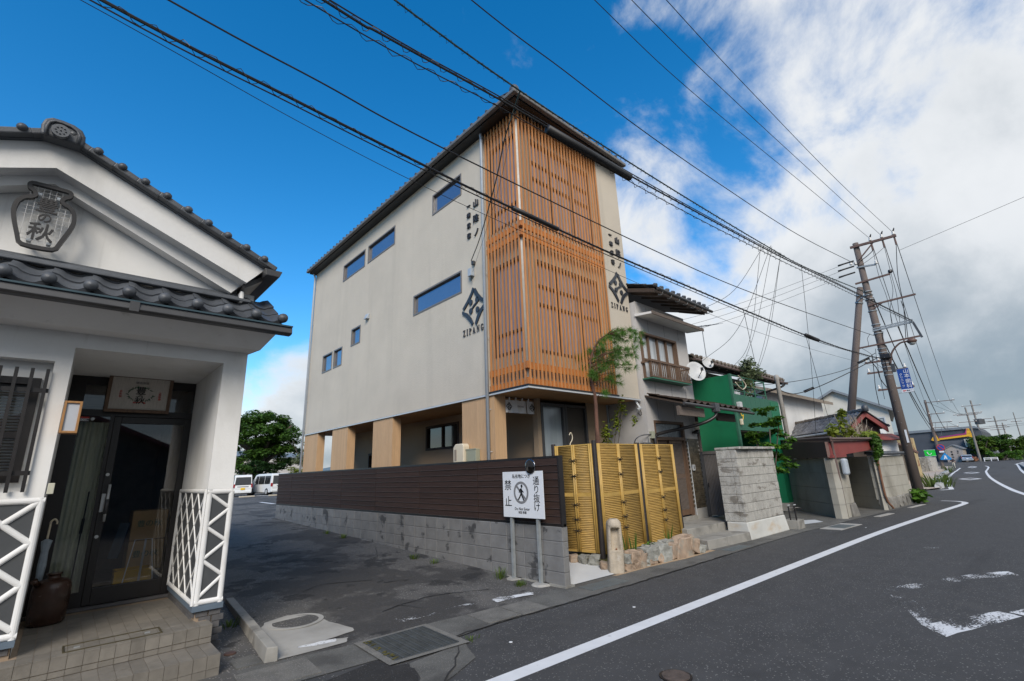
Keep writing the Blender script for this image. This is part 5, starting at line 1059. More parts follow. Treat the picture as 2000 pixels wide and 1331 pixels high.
# ================================================================== GREY NEIGHBOUR HOUSE
YH = 5.84
nh = thing('grey_house', (10.7, 8, 0), 'old grey two-storey house with wooden balcony window and lattice door', 'house')
fh = lambda u, v, d: (u, YH+d, v)
m = MB(); wall_holes(m, fh, 9.50, 11.88, .30, 5.42, [(9.56, 11.22, 3.52, 4.66), (9.76, 11.13, .42, 2.58)], .16)
m.quad((9.50, YH, 0), (9.50, 14, 0), (9.50, 14, 5.4), (9.50, YH, 5.4)); m.quad((11.88, YH, 0), (11.88, 14, 0), (11.88, 14, 5.4), (11.88, YH, 5.4)); m.quad((9.5, 14, 0), (11.88, 14, 0), (11.88, 14, 5.4), (9.5, 14, 5.4)); m.build('wall', m_grey, nh)
for x in (10.0, 10.75, 11.45):
    for a, b in ((2.62, 3.05), (3.12, 3.45), (4.72, 5.02), (5.08, 5.35)): MB().box(x-.003, x+.003, YH-.003, YH+.001, a, b).build('panel_joint', m_dgrey, nh)
window(fh, 9.56, 11.22, 3.52, 4.66, .12, nh, .045, m_wood_m, M('curtained_glass', (.42, .45, .47), .12, .35, 1.5, stretch=(7, 7, .25), spec=.9), mull=3, bars=(4.02,), proud=.05)
MB().box(9.5, 11.34, YH-.26, YH-.005, 3.490, 3.520).build('balcony_sill', m_greend, nh)
MB().beam((9.46, YH-.24, 3.92), (11.34, YH-.24, 3.92), .04, .05).build('balcony_rail', m_wood_m, nh); MB().beam((9.5, YH-.24, 3.545), (11.34, YH-.24, 3.545), .035, .03).build('balcony_rail', m_wood_m, nh)
for k in range(22): MB().beam((9.54+.083*k, YH-.24, 3.55), (9.54+.083*k, YH-.24, 3.90), .016 if k % 5 else .035, .02, up=(0, 1, 0)).build('baluster', m_wood_m, nh)
for x in (9.52, 11.33): MB().beam((x, YH-.24, 3.9), (x, YH-.0, 3.9), .03, .04).build('balcony_rail', m_wood_m, nh)
# window canopy
MB().hexa([(9.46, YH-.45, 4.98), (11.98, YH-.45, 4.98), (11.98, YH-.003, 5.02), (9.46, YH-.003, 5.02), (9.46, YH-.45, 5.03), (11.98, YH-.45, 5.03), (11.98, YH-.003, 5.08), (9.46, YH-.003, 5.08)]).build('window_canopy', m_white, nh); MB().box(9.46, 12.0, YH-.475, YH-.452, 4.965, 5.045).build('canopy_edge', m_wood_w, nh)
# main roof
MB().hexa([(9.4, YH-.62, 5.44), (12.05, YH-.62, 5.44), (12.05, 9.5, 6.75), (9.4, 9.5, 6.75), (9.4, YH-.62, 5.53), (12.05, YH-.62, 5.53), (12.05, 9.5, 6.84), (9.4, 9.5, 6.84)]).build('roof', m_wood_d, nh)
th_e = tile_mesh('eave_tile', m_tile, eave=True); tiles(nh, (9.42, YH-.66, 5.575), (1, 0, 0), (0, 1, .366), 10, 4, te, th_e, .2645, .26)
MB().tube([(9.4, YH-.72, 5.50), (12.1, YH-.72, 5.47)], .035, 8).build('gutter', m_gutter, nh)
for k in range(7): MB().tube(crom([(9.6+.39*k, YH-.73, 5.46), (9.6+.39*k, YH-.70, 5.40), (9.6+.39*k, YH-.62, 5.41), (9.6+.39*k, YH-.6, 5.47)], 3), .007, 5).build('gutter_bracket', m_galv, nh)
for k in range(6): MB().beam((9.6+.46*k, YH-.60, 5.405), (9.6+.46*k, YH+.1, 5.66), .05, .06).build('rafter', m_wood_d, nh)
# pent roof over the door
MB().hexa([(9.5, YH-.85, 2.84), (13.2, YH-.85, 2.84), (13.2, YH-.003, 3.10), (9.5, YH-.003, 3.10), (9.5, YH-.85, 2.875), (13.2, YH-.85, 2.875), (13.2, YH-.003, 3.135), (9.5, YH-.003, 3.135)]).build('pent_roof', m_wood_d, nh)
tb_e = tile_mesh('eave_tile', m_wood_d, .30, .31); tiles(nh, (9.5, YH-.87, 2.905), (1, 0, 0), (0, .85, .26), 12, 3, tb_e, tb_e, .305, .27)
MB().box(9.5, 10.65, YH-.80, YH-.74, 2.60, 2.80).build('beam', m_wood_w, nh); MB().box(11.85, 12.9, YH-.55, YH-.50, 2.60, 2.80).build('beam', m_wood_d, nh)
MB().tube([(9.55, YH-.90, 2.84), (13.25, YH-.90, 2.80)], .035, 8).build('gutter', m_gutter, nh); MB().box(10.92, 11.10, YH-.98, YH-.84, 2.72, 2.92).build('rain_head', m_dgrey, nh, bevel=.02)
MB().tube(crom([(11.0, YH-.90, 2.75), (10.98, YH-.88, 2.62), (10.7, YH-.62, 2.46), (9.86, YH-.10, 2.28), (9.66, YH-.06, 2.20), (9.63, YH-.06, 2.05), (9.63, YH-.06, .3)], 4), .038, 10).build('downpipe', m_black, nh, smooth=True)
# lattice sliding door
dm = MB(); dq = lambda a, b, c_, d_, y0=.06, y1=.12: dm.box(a, b, YH+y0, YH+y1, c_, d_)
dq(9.76, 9.83, .42, 2.58, .0, .15); dq(11.06, 11.13, .42, 2.58, .0, .15); dq(9.83, 11.06, 2.52, 2.58, .0, .15); dq(9.83, 11.06, 2.14, 2.21, .0, .15); dm.build('door_frame', m_wood_m, nh)
MB().box(9.83, 11.06, YH+.07, YH+.08, 2.21, 2.52).build('fanlight', M('frosted_dark', (.10, .115, .13), .25, .1), nh)
for a, b, yo in ((9.83, 10.46, .10), (10.43, 11.06, .05)):
    d_ = MB(); d_.box(a, a+.06, YH+yo, YH+yo+.035, .44, 2.14); d_.box(b-.06, b, YH+yo, YH+yo+.035, .44, 2.14); d_.box(a+.06, b-.06, YH+yo, YH+yo+.035, 2.07, 2.14); d_.box(a+.06, b-.06, YH+yo, YH+yo+.035, .44, .56); d_.box(a+.06, b-.06, YH+yo, YH+yo+.035, 1.26, 1.36); dd = d_.build('sliding_door', m_wood_m, nh)
    for k in range(9): MB().box(a+.085+.055*k, a+.105+.055*k, YH+yo-.004, YH+yo+.022, .56, 2.07).build('lattice_bar', m_wood_w, dd)
    MB().box(a+.06, b-.06, YH+yo+.024, YH+yo+.03, .56, 2.07).build('pane', m_dglass, dd)
MB().box(9.7, 11.16, YH-.04, YH+.1, .30, .42).build('door_sill', m_cstep, nh)
# dark wall tiles right and left of the door
m_wtile = M('wall_tile', (.075, .062, .042), .35, .3, 9, rand=.35, spec=.6); bk2 = MB().box(-.055, .055, -.008, .006, -.0225, .0225).mesh('wall_tile'); bk2.materials.append(m_wtile)
MB().box(11.14, 11.70, YH-.022, YH-.003, .56, 2.20).build('tile_bed', m_conc, nh); MB().box(9.46, 9.75, YH-.022, YH-.003, 1.2, 2.20).build('tile_bed', m_conc, nh)
for r_ in range(33):
    for k in range(5):
        x = 11.20+.115*k-(.055 if r_ % 2 else 0)
        if x+.05 < 11.72: inst('wall_tile', bk2, Matrix.Translation((x, YH-.024, .585+.049*r_)), nh)
    if r_ > 12:
        for k in range(2): inst('wall_tile', bk2, Matrix.Translation((9.55+.125*k, YH-.024, .585+.049*r_)), nh)
MB().box(11.16, 11.70, YH-.035, YH-.003, .30, .555).build('wall_base', m_conc, nh); MB().box(9.5, 9.75, YH-.03, YH-.003, .30, 1.19).build('wall_base', m_conc, nh); MB().beam((11.80, YH-.02, .3), (11.80, YH-.02, 2.9), .08, .05, up=(0, 1, 0)).build('corner_post', m_wood_w, nh)
MB().tube([(11.14, YH-.03, .4), (11.14, YH-.03, 2.1)], .014, 6).build('conduit', m_alu, nh)
l_ = thing('porch_lamp', (11.55, YH-.1, 2.4), 'white cylinder porch lamp on the grey house wall', 'lamp'); MB().lathe([(.05, 0), (.058, .02), (.055, .18), (.03, .20)], (11.56, YH-.12, 2.40), 14).build('shade', m_creamp, l_, smooth=True); MB().lathe([(.065, 0), (.07, .03), (.05, .09), (0, .09)], (11.55, YH-.10, 2.30), 12).build('holder', m_black, l_, smooth=True); MB().tube([(11.55, YH-.1, 2.34), (11.5, YH, 2.34)], .03, 8).build('arm', m_black, l_)
l_ = thing('intercom', (11.24, YH-.06, 1.45), 'small silver intercom on the dark tile wall beside the lattice door', 'intercom'); MB().box(11.20, 11.29, YH-.075, YH-.033, 1.42, 1.56).build('case', m_alu, l_, bevel=.008); MB().box(11.205, 11.235, YH-.079, YH-.076, 1.46, 1.54).build('panel', m_text, l_)
l_ = thing('cable_box', (9.6, YH-.05, 2.2), 'grey cable box on the grey wall above the bamboo fence', 'box'); MB().box(9.30+.22, 9.42+.22, YH-.08, YH-.002, 2.16, 2.32).build('case', m_khaki, l_, bevel=.008)
tag(MB().tube(crom([(9.52, 5.80, 2.25), (9.30, 5.90, 2.23), (9.2, 6.0, 2.15), (9.18, 6.05, 2.0)], 4), .012, 6).build('conduit_pipe', m_dgrey, smooth=True), 'bent grey conduit leading from the cable box down behind the fence', 'pipe')
l_ = thing('gas_meter', (9.35, 5.75, 1.95), 'dark rounded meter peeking above the middle bamboo panel', 'meter'); MB().box(8.95, 9.30, 5.62, 5.78, 1.75, 2.06).build('case', m_dgrey, l_, bevel=.04); MB().tube([(9.12, 5.7, 1.75), (9.12, 5.7, .1)], .015, 6).build('pipe', m_dgrey, l_)
l_ = thing('spotlight', (9.35, 6.0, 2.85), 'small silver spotlight hanging under the building corner', 'spotlight'); MB().beam((9.36, 6.0, 3.02), (9.42, 5.92, 2.82), .03, .04).build('bracket', m_alu, l_); MB().tube([(9.30, 5.94, 2.80), (9.42, 5.92, 2.85)], .03, 10).build('head', m_alu, l_); MB().tube(crom([(9.42, 5.95, 2.84), (9.44, 5.93, 2.72), (9.38, 5.93, 2.68), (9.31, 5.94, 2.74)], 4), .008, 6).build('cable', m_wire, l_)
# dishes and aerial
def dish(c, r_, label, mount, back):
    t = thing('satellite_dish', c, label, 'dish', 'satellite dishes on the house walls'); ax = Vector((-.55, -.80, .30)).normalized()
    k = MB(); k.lathe([(0.001, 0), (r_*.4, .008*r_/.25), (r_*.75, .034*r_/.25), (r_, .065*r_/.25), (r_*1.02, .063*r_/.25), (r_*.75, .024*r_/.25), (.001, -.012)], (0, 0, 0), 28, .92, 1.0)
    o = k.build('reflector', m_dish, None, smooth=True); mt = ax.to_track_quat('Z', 'Y').to_matrix().to_4x4(); mt.translation = c; o.matrix_basis = mt; b = mt.copy(); attach(o, t); o.matrix_basis = b
    cc = Vector(c); tip = cc+ax*.30*r_/.25+Vector((.05, 0, -.10)); MB().tube([cc+Vector((.02, 0, -r_*.85)), tip], .010, 6).build('feed_arm', m_dgrey, t); MB().box(tip.x-.025, tip.x+.025, tip.y-.025, tip.y+.025, tip.z-.01, tip.z+.07).build('feed_horn', m_dgrey, t)
    MB().tube([cc-ax*.02, cc-ax*.12, Vector(mount)], .016, 6).build('mount', m_galv, t); MB().tube([Vector(mount), Vector(back)], .014, 6).build('bracket', m_galv, t)
dish((11.50, YH-.30, 3.83), .27, 'large white satellite dish beside the wooden balcony window', (11.40, YH-.22, 3.62), (11.32, YH-.0, 3.60))
dish((13.30, 6.0, 4.38), .18, 'smaller white satellite dish under the eave of the green house', (13.35, 6.2, 4.15), (13.6, 6.5, 4.05))
t = thing('tv_aerial', (14.4, 6.9, 4.6), 'thin spiky television aerial on a mast behind the dishes', 'aerial')
MB().tube([(15.08, 6.8, 4.9), (15.08, 6.8, 6.05)], .016, 6).build('mast', m_galv, t); MB().tube([(15.08, 6.80, 6.0), (14.2, 6.95, 5.85), (15.6, 6.6, 6.12)][1:], .010, 5).build('boom', m_galv, t)
for k in range(9):
    p = Vector((14.25, 6.94, 5.86)).lerp(Vector((15.6, 6.6, 6.12)), k/8); d_ = Vector((.10, .35, .05))*(.35+.65*(k/8)); MB().tube([p-d_, p+d_], .006, 4).build('element', m_galv, t)

# concrete steps, metal gate, decorative block wall
t = thing('concrete_steps', (10, 5, 0), 'two worn concrete steps leading to the lattice door', 'steps')
MB().hexa([(9.18, 4.64, 0), (10.74, 4.47, 0), (11.3, 5.0, 0), (9.3, 5.12, 0), (9.18, 4.65, .17), (10.74, 4.48, .17), (11.3, 5.0, .17), (9.3, 5.12, .17)]).build('lower_step', m_cstep, t, bevel=.01)
MB().hexa([(9.31, 5.10, 0), (11.02, 5.0, 0), (11.75, 5.80, 0), (9.42, 5.83, 0), (9.31, 5.105, .33), (11.02, 5.0, .33), (11.75, 5.80, .33), (9.42, 5.83, .33)]).build('upper_step', m_cstep, t, bevel=.01)
MB().hexa([(10.98, 4.98, .0), (11.4, 4.62, 0), (11.6, 4.7, 0), (11.2, 5.1, 0), (10.98, 4.98, .34), (11.4, 4.6, .34), (11.6, 4.7, .34), (11.2, 5.1, .34)]).build('side_curb', m_cstep, t)
t = thing('metal_gate', (11.6, 5.3, .33), 'grey ribbed metal gate beside the brown tiled house corner', 'gate')
ga, gb = Vector((11.66, 5.74, 0)), Vector((11.52, 4.80, 0)); d_ = (gb-ga).normalized()
MB().beam(ga+Vector((0, 0, .36)), ga+Vector((0, 0, 1.86)), .07, .07, up=(0, 1, 0)).build('gate_post', m_dgrey, t)
m_gate = M('gate_metal', (.125, .115, .11), .5, .08)
for k in range(22):
    p = ga+d_*(.06+.040*k); MB().beam(p+Vector((0, 0, .38)), p+Vector((0, 0, 1.80)), .016, .030, up=d_).build('rib', m_gate, t)
MB().beam(ga+d_*.05+Vector((.012, 0, 1.09)), gb+Vector((.012, 0, 1.09)), .008, 1.42).build('panel', m_gate, t); MB().beam(ga+Vector((0, 0, 1.83)), gb+Vector((0, 0, 1.83)), .05, .07).build('top_rail', m_gate, t)
MB().tube([ga+d_*.09+Vector((-.04, 0, 1.02)), ga+d_*.09+Vector((-.04, 0, 1.12))], .014, 6).build('latch', m_black, t)
herb((11.35, 4.92, .34), 46, .12, .05, 'small green shrub growing at the foot of the metal gate', m_leafm, 'small_shrub')
t = thing('decorative_block_wall', (11.7, 4.5, 0), 'pale ribbed decorative block wall with dark stains on a concrete base', 'wall')
MB().hexa([(10.73, 4.46, 0), (12.72, 4.38, 0), (12.72, 4.9, 0), (10.73, 4.95, 0), (10.69, 4.49, .355), (12.66, 4.42, .345), (12.66, 4.85, .345), (10.69, 4.92, .355)]).build('base', M('base_render', (.50, .50, .47), .9, .1, 3, .3, 60, stain=((.42, .30, .17), 1.6, .5, .7, .6, (1, 1, 2))), t, bevel=.02)
for r_ in range(8):
    for k in range(6):
        z0 = .36+.186*r_; x0 = 10.70+.395*k-(.20 if r_ % 2 else 0); x1 = min(x0+.39, 12.64); x0 = max(x0, 10.70)
        if x1-x0 < .05: continue
        y0 = 4.50-.035*(x0-10.7); MB().hexa([(x0, y0, z0), (x1, y0-.014, z0), (x1, y0+.12, z0), (x0, y0+.12, z0), (x0, y0, z0+.179), (x1, y0-.014, z0+.179), (x1, y0+.12, z0+.179), (x0, y0+.12, z0+.179)]).build('decor_block', m_dblock, t, bevel=.005)
    MB().box(10.695, 10.83, 4.625, 4.94, .36+.186*r_, .539+.186*r_).build('decor_block', m_dblock, t, bevel=.005)
for k in range(5): x0 = 10.69+.392*k; MB().box(x0, x0+.388, 4.40-.008*k, 4.66, 1.852, 1.905).build('coping', m_dblock, t, bevel=.01)
MB().box(10.69, 10.84, 4.665, 4.96, 1.852, 1.905).build('coping', m_dblock, t, bevel=.01)
for k in range(0): MB().tube([(10.72+.075*k, 4.494-.0026*k, .365), (10.72+.075*k, 4.494-.0026*k, 1.84)], .006, 4).build('rib', m_dblock, t) if k % 2 else None
t = thing('standpipe', (13.0, 4.35, 0), 'pair of black garden taps in a small concrete basin at the road edge', 'tap')
m = MB()
for a in ((12.86, 13.28, 4.22, 4.27), (12.86, 13.28, 4.50, 4.55), (12.86, 12.91, 4.27, 4.50), (13.23, 13.28, 4.27, 4.50)): MB().box(*a, 0, .20).build('basin_side', m_cstep, t, bevel=.008)
MB().box(12.91, 13.23, 4.27, 4.50, 0, .06).build('basin_floor', m_cstep, t)
for x, y in ((12.98, 4.42), (13.14, 4.34)): MB().tube([(x, y, .06), (x, y, .50)], .018, 8).build('riser', m_black, t); MB().tube(crom([(x, y, .46), (x+.06, y-.08, .46), (x+.10, y-.12, .42)], 4), .014, 8).build('spout', m_black, t); MB().tube([(x-.04, y, .53), (x+.04, y-.02, .53)], .012, 6).build('tap_handle', m_alu, t)
herb((12.9, 4.75, 0), 60, .16, .05, 'clump of low green leaves beside the garden taps', m_leaf, 'ground_plant')
m = MB(); m.add([(13.5, 4.55, .012), (14.6, 4.2, .012), (15.0, 4.5, .012), (14.2, 5.2, .012)], [(0, 1, 2, 3)]); m.build('white_board', M('board_pale', (.52, .54, .56), .6)); tag(bpy.data.objects['white_board'], 'pale flat board lying on the concrete beside the taps', 'board')

# ================================================================== GREEN HOUSE
gn = thing('green_house', (16, 7.5, 0), 'old tiled house behind tall green sheet walls and balcony', 'house')
MB().box(14.25, 14.31, 5.86, 7.25, .2, 4.12).build('green_side_wall', m_green, gn); MB().box(14.24, 14.36, 5.80, 5.86, 1.6, 4.14).build('green_post', m_greend, gn)
for k in range(9): MB().box(14.36+.395*k, 14.36+.395*(k+1)-.006, 5.83, 5.87, 2.48, 3.55).build('green_panel', m_greend, gn)
MB().box(14.31, 17.95, 5.87, 7.2, 2.44, 2.50).build('balcony_floor', m_wood_d, gn)
MB().box(17.2, 17.95, 5.82, 7.2, .25, 3.5).build('green_end_wall', m_green, gn); MB().box(17.15, 18.0, 5.80, 7.2, 0, .25).build('end_base', m_conc, gn)
for x in (14.42, 15.25, 16.1, 17.0): MB().tube([(x, 5.86, 3.5), (x, 5.86, 4.13)], .022, 6).build('rail_post', m_greend, gn)
for z in (4.13, 3.85, 3.66): MB().tube([(14.3, 5.86, z), (17.05, 5.86, z)], .020, 6).build('rail', m_greend, gn)
MB().tube([(17.02, 5.86, 4.12), (17.02, 6.9, 4.12)], .02, 6).build('rail', m_greend, gn)
m = MB(); fgn = lambda u, v, d: (u, 7.25+d, v); wall_holes(m, fgn, 13.4, 19.2, 0, 4.6, [(14.8, 16.2, 2.6, 4.3), (16.8, 18.2, 2.9, 4.3), (14.6, 17, .2, 2.2)], .1); m.quad((13.4, 7.25, 0), (13.4, 12, 0), (13.4, 12, 4.6), (13.4, 7.25, 4.6)); m.quad((19.2, 7.25, 0), (19.2, 12, 0), (19.2, 12, 4.6), (19.2, 7.25, 4.6)); m.build('wall', m_cream, gn)
for wd in ((14.8, 16.2, 2.6, 4.3), (16.8, 18.2, 2.9, 4.3), (14.6, 17, .2, 2.2)): window(fgn, *wd, .08, gn, .06, m_wood_d, m_dglass, mull=1)
MB().hexa([(12.9, 6.25, 4.48), (20.4, 6.25, 4.48), (20.4, 9.8, 5.6), (12.9, 9.8, 5.6), (12.9, 6.25, 4.56), (20.4, 6.25, 4.56), (20.4, 9.8, 5.68), (12.9, 9.8, 5.68)]).build('roof', m_wood_d, gn)
tg_e = tile_mesh('eave_tile', m_tile_br, eave=True); tg = tile_mesh('pan_tile', m_tile_br); tiles(gn, (12.9, 6.22, 4.60), (1, 0, 0), (0, 1, .315), 28, 3, tg, tg_e, .266, .26)
MB().tube([(12.9, 6.17, 4.49), (20.4, 6.17, 4.46)], .045, 8).build('gutter', m_bpipe, gn); MB().tube(crom([(20.2, 6.17, 4.45), (20.0, 6.3, 4.3), (19.3, 6.9, 4.05), (19.1, 7.2, 3.9)], 4), .04, 8).build('downpipe', m_black, gn)
for k in range(14): MB().beam((13.1+.55*k, 6.28, 4.44), (13.1+.55*k, 7.3, 4.76), .05, .06).build('rafter', m_wood_d, gn)
MB().box(15.0, 15.3, 6.0, 6.5, 3.52, 3.75).build('storage_box', m_signw, gn, bevel=.02); MB().box(16.2, 16.5, 6.1, 6.4, 3.5, 3.82).build('storage_box', m_signw, gn, bevel=.03)
b_ = thing('meter_case', (14.45, 5.78, 3.2), 'white meter case with yellow cable ties on the green balcony wall', 'meter'); MB().box(14.42, 14.58, 5.70, 5.825, 3.02, 3.30).build('case', m_dish, b_, bevel=.02); MB().tube(crom([(14.5, 5.78, 3.02), (14.54, 5.76, 2.88), (14.62, 5.75, 2.92), (14.56, 5.77, 2.75), (14.46, 5.78, 2.7)], 4), .012, 5).build('cable', m_plate, b_); MB().box(14.46, 14.54, 5.74, 5.825, 2.62, 2.80).build('lower_case', m_creamp, b_, bevel=.02)
tag(MB().tube(crom([(14.5, 5.78, 3.9), (14.7, 5.75, 3.75), (15.0, 5.78, 3.72), (15.2, 5.75, 3.86), (15.0, 5.78, 4.05), (14.75, 5.76, 4.12)], 5), .016, 6).build('cable_coil', m_creamp, smooth=True), 'loose white coiled hose on the green balcony railing', 'hose')
# shrub on the balcony
def tree(name, base, top, r_, depth, label, cat, leafn, lsz, lmat, bmat, spread=.5, crown=None, group=None, cl=.5, flatb=.5, shell=.5):
    t = thing(name, base, label, cat, group); mb = MB(); ends = []; branches(mb, base, top, r_, depth, spread, ends); mb.build('trunk', bmat, t, smooth=True)
    C = crown or [(tuple(e), (cl*random.uniform(.7, 1.2), cl*random.uniform(.7, 1.2), cl*random.uniform(.45, .8))) for e in ends]
    leaves('crown', C, leafn, lsz, lmat, t, flatb, 1.7, shell); return t
tree('balcony_shrub', (16.3, 6.1, 3.5), (16.35, 6.05, 4.1), .02, 2, 'wispy green shrub growing above the green balcony railing', 'shrub', 900, .07, m_leafp, m_barkg, .5, [((16.3, 6.0, 4.45), (.5, .35, .45)), ((15.8, 5.95, 4.0), (.35, .25, .45)), ((17.0, 6.0, 4.5), (.55, .3, .22)), ((16.1, 5.9, 4.65), (.3, .25, .35))], shell=.6)
p_ = thing('chimney_pipe', (18.6, 5.9, 0), 'grey concrete pipe post with rounded cap beyond the green balcony', 'post'); MB().lathe([(.075, 0), (.07, 4.35), (.085, 4.38), (.085, 4.5), (.05, 4.56), (0, 4.57)], (18.5, 5.9, 0), 14).build('shaft', M('pipe_concrete', (.33, .31, .28), .85), p_, smooth=True)
# small maple-like tree between the block wall and the garage
t = thing('garden_tree', (13.45, 4.85, 0), 'small bright green layered tree behind the decorative block wall', 'tree'); mb = MB(); ends = []
for k in range(5):
    a = k*1.25; mb.tube(crom([(13.45, 4.85, 0), (13.45+.05*math.cos(a), 4.85+.05*math.sin(a), 1.0), (13.45+.28*math.cos(a), 4.80+.34*math.sin(a), 2.0+.12*k)], 5), [.035-.0022*i for i in range(11)], 6)
mb.build('trunk', m_barkg, t, smooth=True); cl = []
for z, r_, n in ((2.85, .22, 4), (2.6, .42, 7), (2.3, .50, 9), (2.0, .55, 9), (1.7, .50, 8), (1.4, .36, 5)):
    for k in range(n): a = random.random()*6.28; rr_ = r_*math.sqrt(random.random()); cl.append(((13.47+rr_*math.cos(a), 4.70+rr_*1.15*math.sin(a), z+random.uniform(-.1, .1)), (.16, .16, .07)))
leaves('crown', cl, 2600, .062, m_leafm, t, .9, 1.7, .6)

# ================================================================== CONCRETE GARAGE, WALLS AND OUTBUILDING
ga_ = thing('garage', (17, 4.3, 0), 'weathered concrete garage with brown steel fascia and overhanging ivy', 'garage')
A_, B_, C_, D_ = (17.66, 5.82), (15.53, 4.0), (16.39, 3.85), (19.6, 4.7)
def wallseg(a, b, z0, z1, th_, mat, name, parent, rows=4, gap=.012):
    a = Vector((a[0], a[1], 0)); b = Vector((b[0], b[1], 0)); d = (b-a).normalized(); nrm = Vector((-d.y, d.x, 0))*th_; h = (z1-z0)/rows
    for k in range(rows):
        za, zb = z0+h*k, z0+h*(k+1)-gap; MB().hexa([(*p.xy, zz_) for zz_ in (za, zb) for p in (a, b, b+nrm, a+nrm)]).build(name, mat, parent)
    a2, b2 = a+d*.01+nrm*.06, b-d*.01+nrm*.06; MB().hexa([(*p.xy, zz_) for zz_ in (z0, z1-.03) for p in (a2, b2, b2+nrm*.8, a2+nrm*.8)]).build('core', m_cstep, parent)
wallseg(A_, B_, -.05, 1.60, -.16 if False else .16, m_cwall, 'concrete_panel', ga_); wallseg(B_, C_, -.05, 1.60, .16, m_cwall, 'concrete_panel', ga_)
wallseg((17.2, 4.75), (20.5, 4.75), -.05, 1.75, .15, m_cwall, 'concrete_panel', ga_); wallseg((20.0, 5.0), (18.42, 3.60), -.05, 1.60, .12, m_cwall, 'concrete_panel', ga_)
MB().hexa([(16.06, 3.84, 0), (16.48, 3.78, 0), (16.55, 4.0, 0), (16.1, 4.0, 0), (16.08, 3.86, .34), (16.40, 3.82, .36), (16.5, 4.0, .36), (16.1, 4.0, .34)]).build('foot_stone', m_rubble, ga_, bevel=.02)
MB().hexa([(17.7, 5.84, 1.605), (15.50, 3.96, 1.605), (15.44, 4.02, 1.605), (17.6, 5.9, 1.605), (17.7, 5.84, 2.16), (15.50, 3.96, 2.02), (15.44, 4.02, 2.02), (17.6, 5.9, 2.16)]).build('brown_fascia', m_brown, ga_)
for f_ in (.3, .62, .9): p = Vector((17.7, 5.84, 0)).lerp(Vector((15.5, 3.96, 0)), f_); MB().box(p.x-.02, p.x+.0, p.y-.03, p.y+.02, 1.62, 2.1-.08*f_).build('fascia_strip', m_red, ga_)
MB().hexa([(15.50, 3.93, 1.62), (18.6, 3.50, 1.80), (18.6, 3.6, 1.80), (15.50, 4.02, 1.62), (15.50, 3.93, 2.02), (18.6, 3.50, 2.06), (18.6, 3.6, 2.06), (15.50, 4.02, 2.02)]).build('front_beam', m_red, ga_)
MB().hexa([(15.48, 3.90, 1.585), (16.42, 3.80, 1.60), (16.42, 4.02, 1.60), (15.48, 4.04, 1.585), (15.48, 3.90, 1.66), (16.42, 3.80, 1.68), (16.42, 4.02, 1.68), (15.48, 4.04, 1.66)]).build('lower_flange', m_red, ga_)
MB().hexa([(15.4, 3.86, 2.03), (18.7, 3.42, 2.07), (20.2, 5.6, 2.2), (17.6, 5.95, 2.2), (15.4, 3.86, 2.075), (18.7, 3.42, 2.115), (20.2, 5.6, 2.245), (17.6, 5.95, 2.245)]).build('roof_slab', m_brown, ga_)
MB().tube([(17.75, 5.80, 2.20), (15.50, 3.86, 2.12)], .04, 8).build('gutter', m_bpipe, ga_); MB().tube([(15.45, 3.84, 2.10), (18.7, 3.38, 2.12)], .03, 8).build('gutter', m_bpipe, ga_)
MB().tube(crom([(15.52, 3.86, 2.10), (15.56, 3.88, 1.98), (15.62, 3.90, 1.80), (15.64, 3.90, 1.5)], 4)+[Vector((15.68, 3.915, 0))], .034, 10).build('downpipe', m_bpipe, ga_, smooth=True); MB().tube(crom([(18.4, 3.46, 2.0), (18.42, 3.48, 1.5), (18.44, 3.5, .4), (18.60, 3.40, .05)], 4), .03, 8).build('downpipe', M('pipe_rust', (.16, .075, .04), .7, .3, 5), ga_)
e_ = thing('electric_meter', (16.1, 3.8, 1.3), 'grey round-cornered electric meter on the garage pillar', 'meter'); MB().box(15.86, 16.12, 3.72, 3.86, 1.12, 1.56).build('case', m_pipe, e_, bevel=.05)
l_ = thing('garage_lamp', (16.7, 5.0, 1.7), 'hanging grey lamp on the garage side wall', 'lamp'); MB().tube([(16.74, 4.96, 1.9), (16.72, 4.93, 1.62)], .01, 6).build('cord', m_wire, l_); MB().lathe([(.04, 0), (.055, .05), (.045, .17), (.01, .20)], (16.70, 4.90, 1.44), 10).build('head', m_galv, l_, smooth=True)
# rendered wall with tile coping, right of the garage
w2 = thing('coped_wall', (20, 3.5, 0), 'pale block garden wall with small tiled coping beside the utility pole', 'wall'); wallseg((18.50, 3.60), (21.55, 3.34), .30, 1.60, .15, m_cwall, 'concrete_panel', w2, 4)
for k in range(7): rock((18.75+.42*k, 3.62-.036*k, .15), (.44, .22, .36), m_rubble, 200+k, 'foot_stone', w2)
cp = MB().tube([(0, -.12, 0), (0, .18, .04)], .045, 8).mesh('coping_tile', True); cp.materials.append(m_tile)
for k in range(28): inst('coping_tile', cp, Matrix.Translation((18.52+.108*k, 3.62-.0092*k, 1.655)), w2)
MB().hexa([(18.5, 3.52, 1.60), (21.56, 3.27, 1.60), (21.56, 3.5, 1.60), (18.5, 3.75, 1.60), (18.5, 3.52, 1.63), (21.56, 3.27, 1.63), (21.56, 3.5, 1.65), (18.5, 3.75, 1.65)]).build('coping_bed', m_tile, w2)
herb((21.3, 3.16, 0), 150, .34, .13, 'bright leafy weed at the foot of the utility pole', m_leafm, 'roadside_weed', .6)
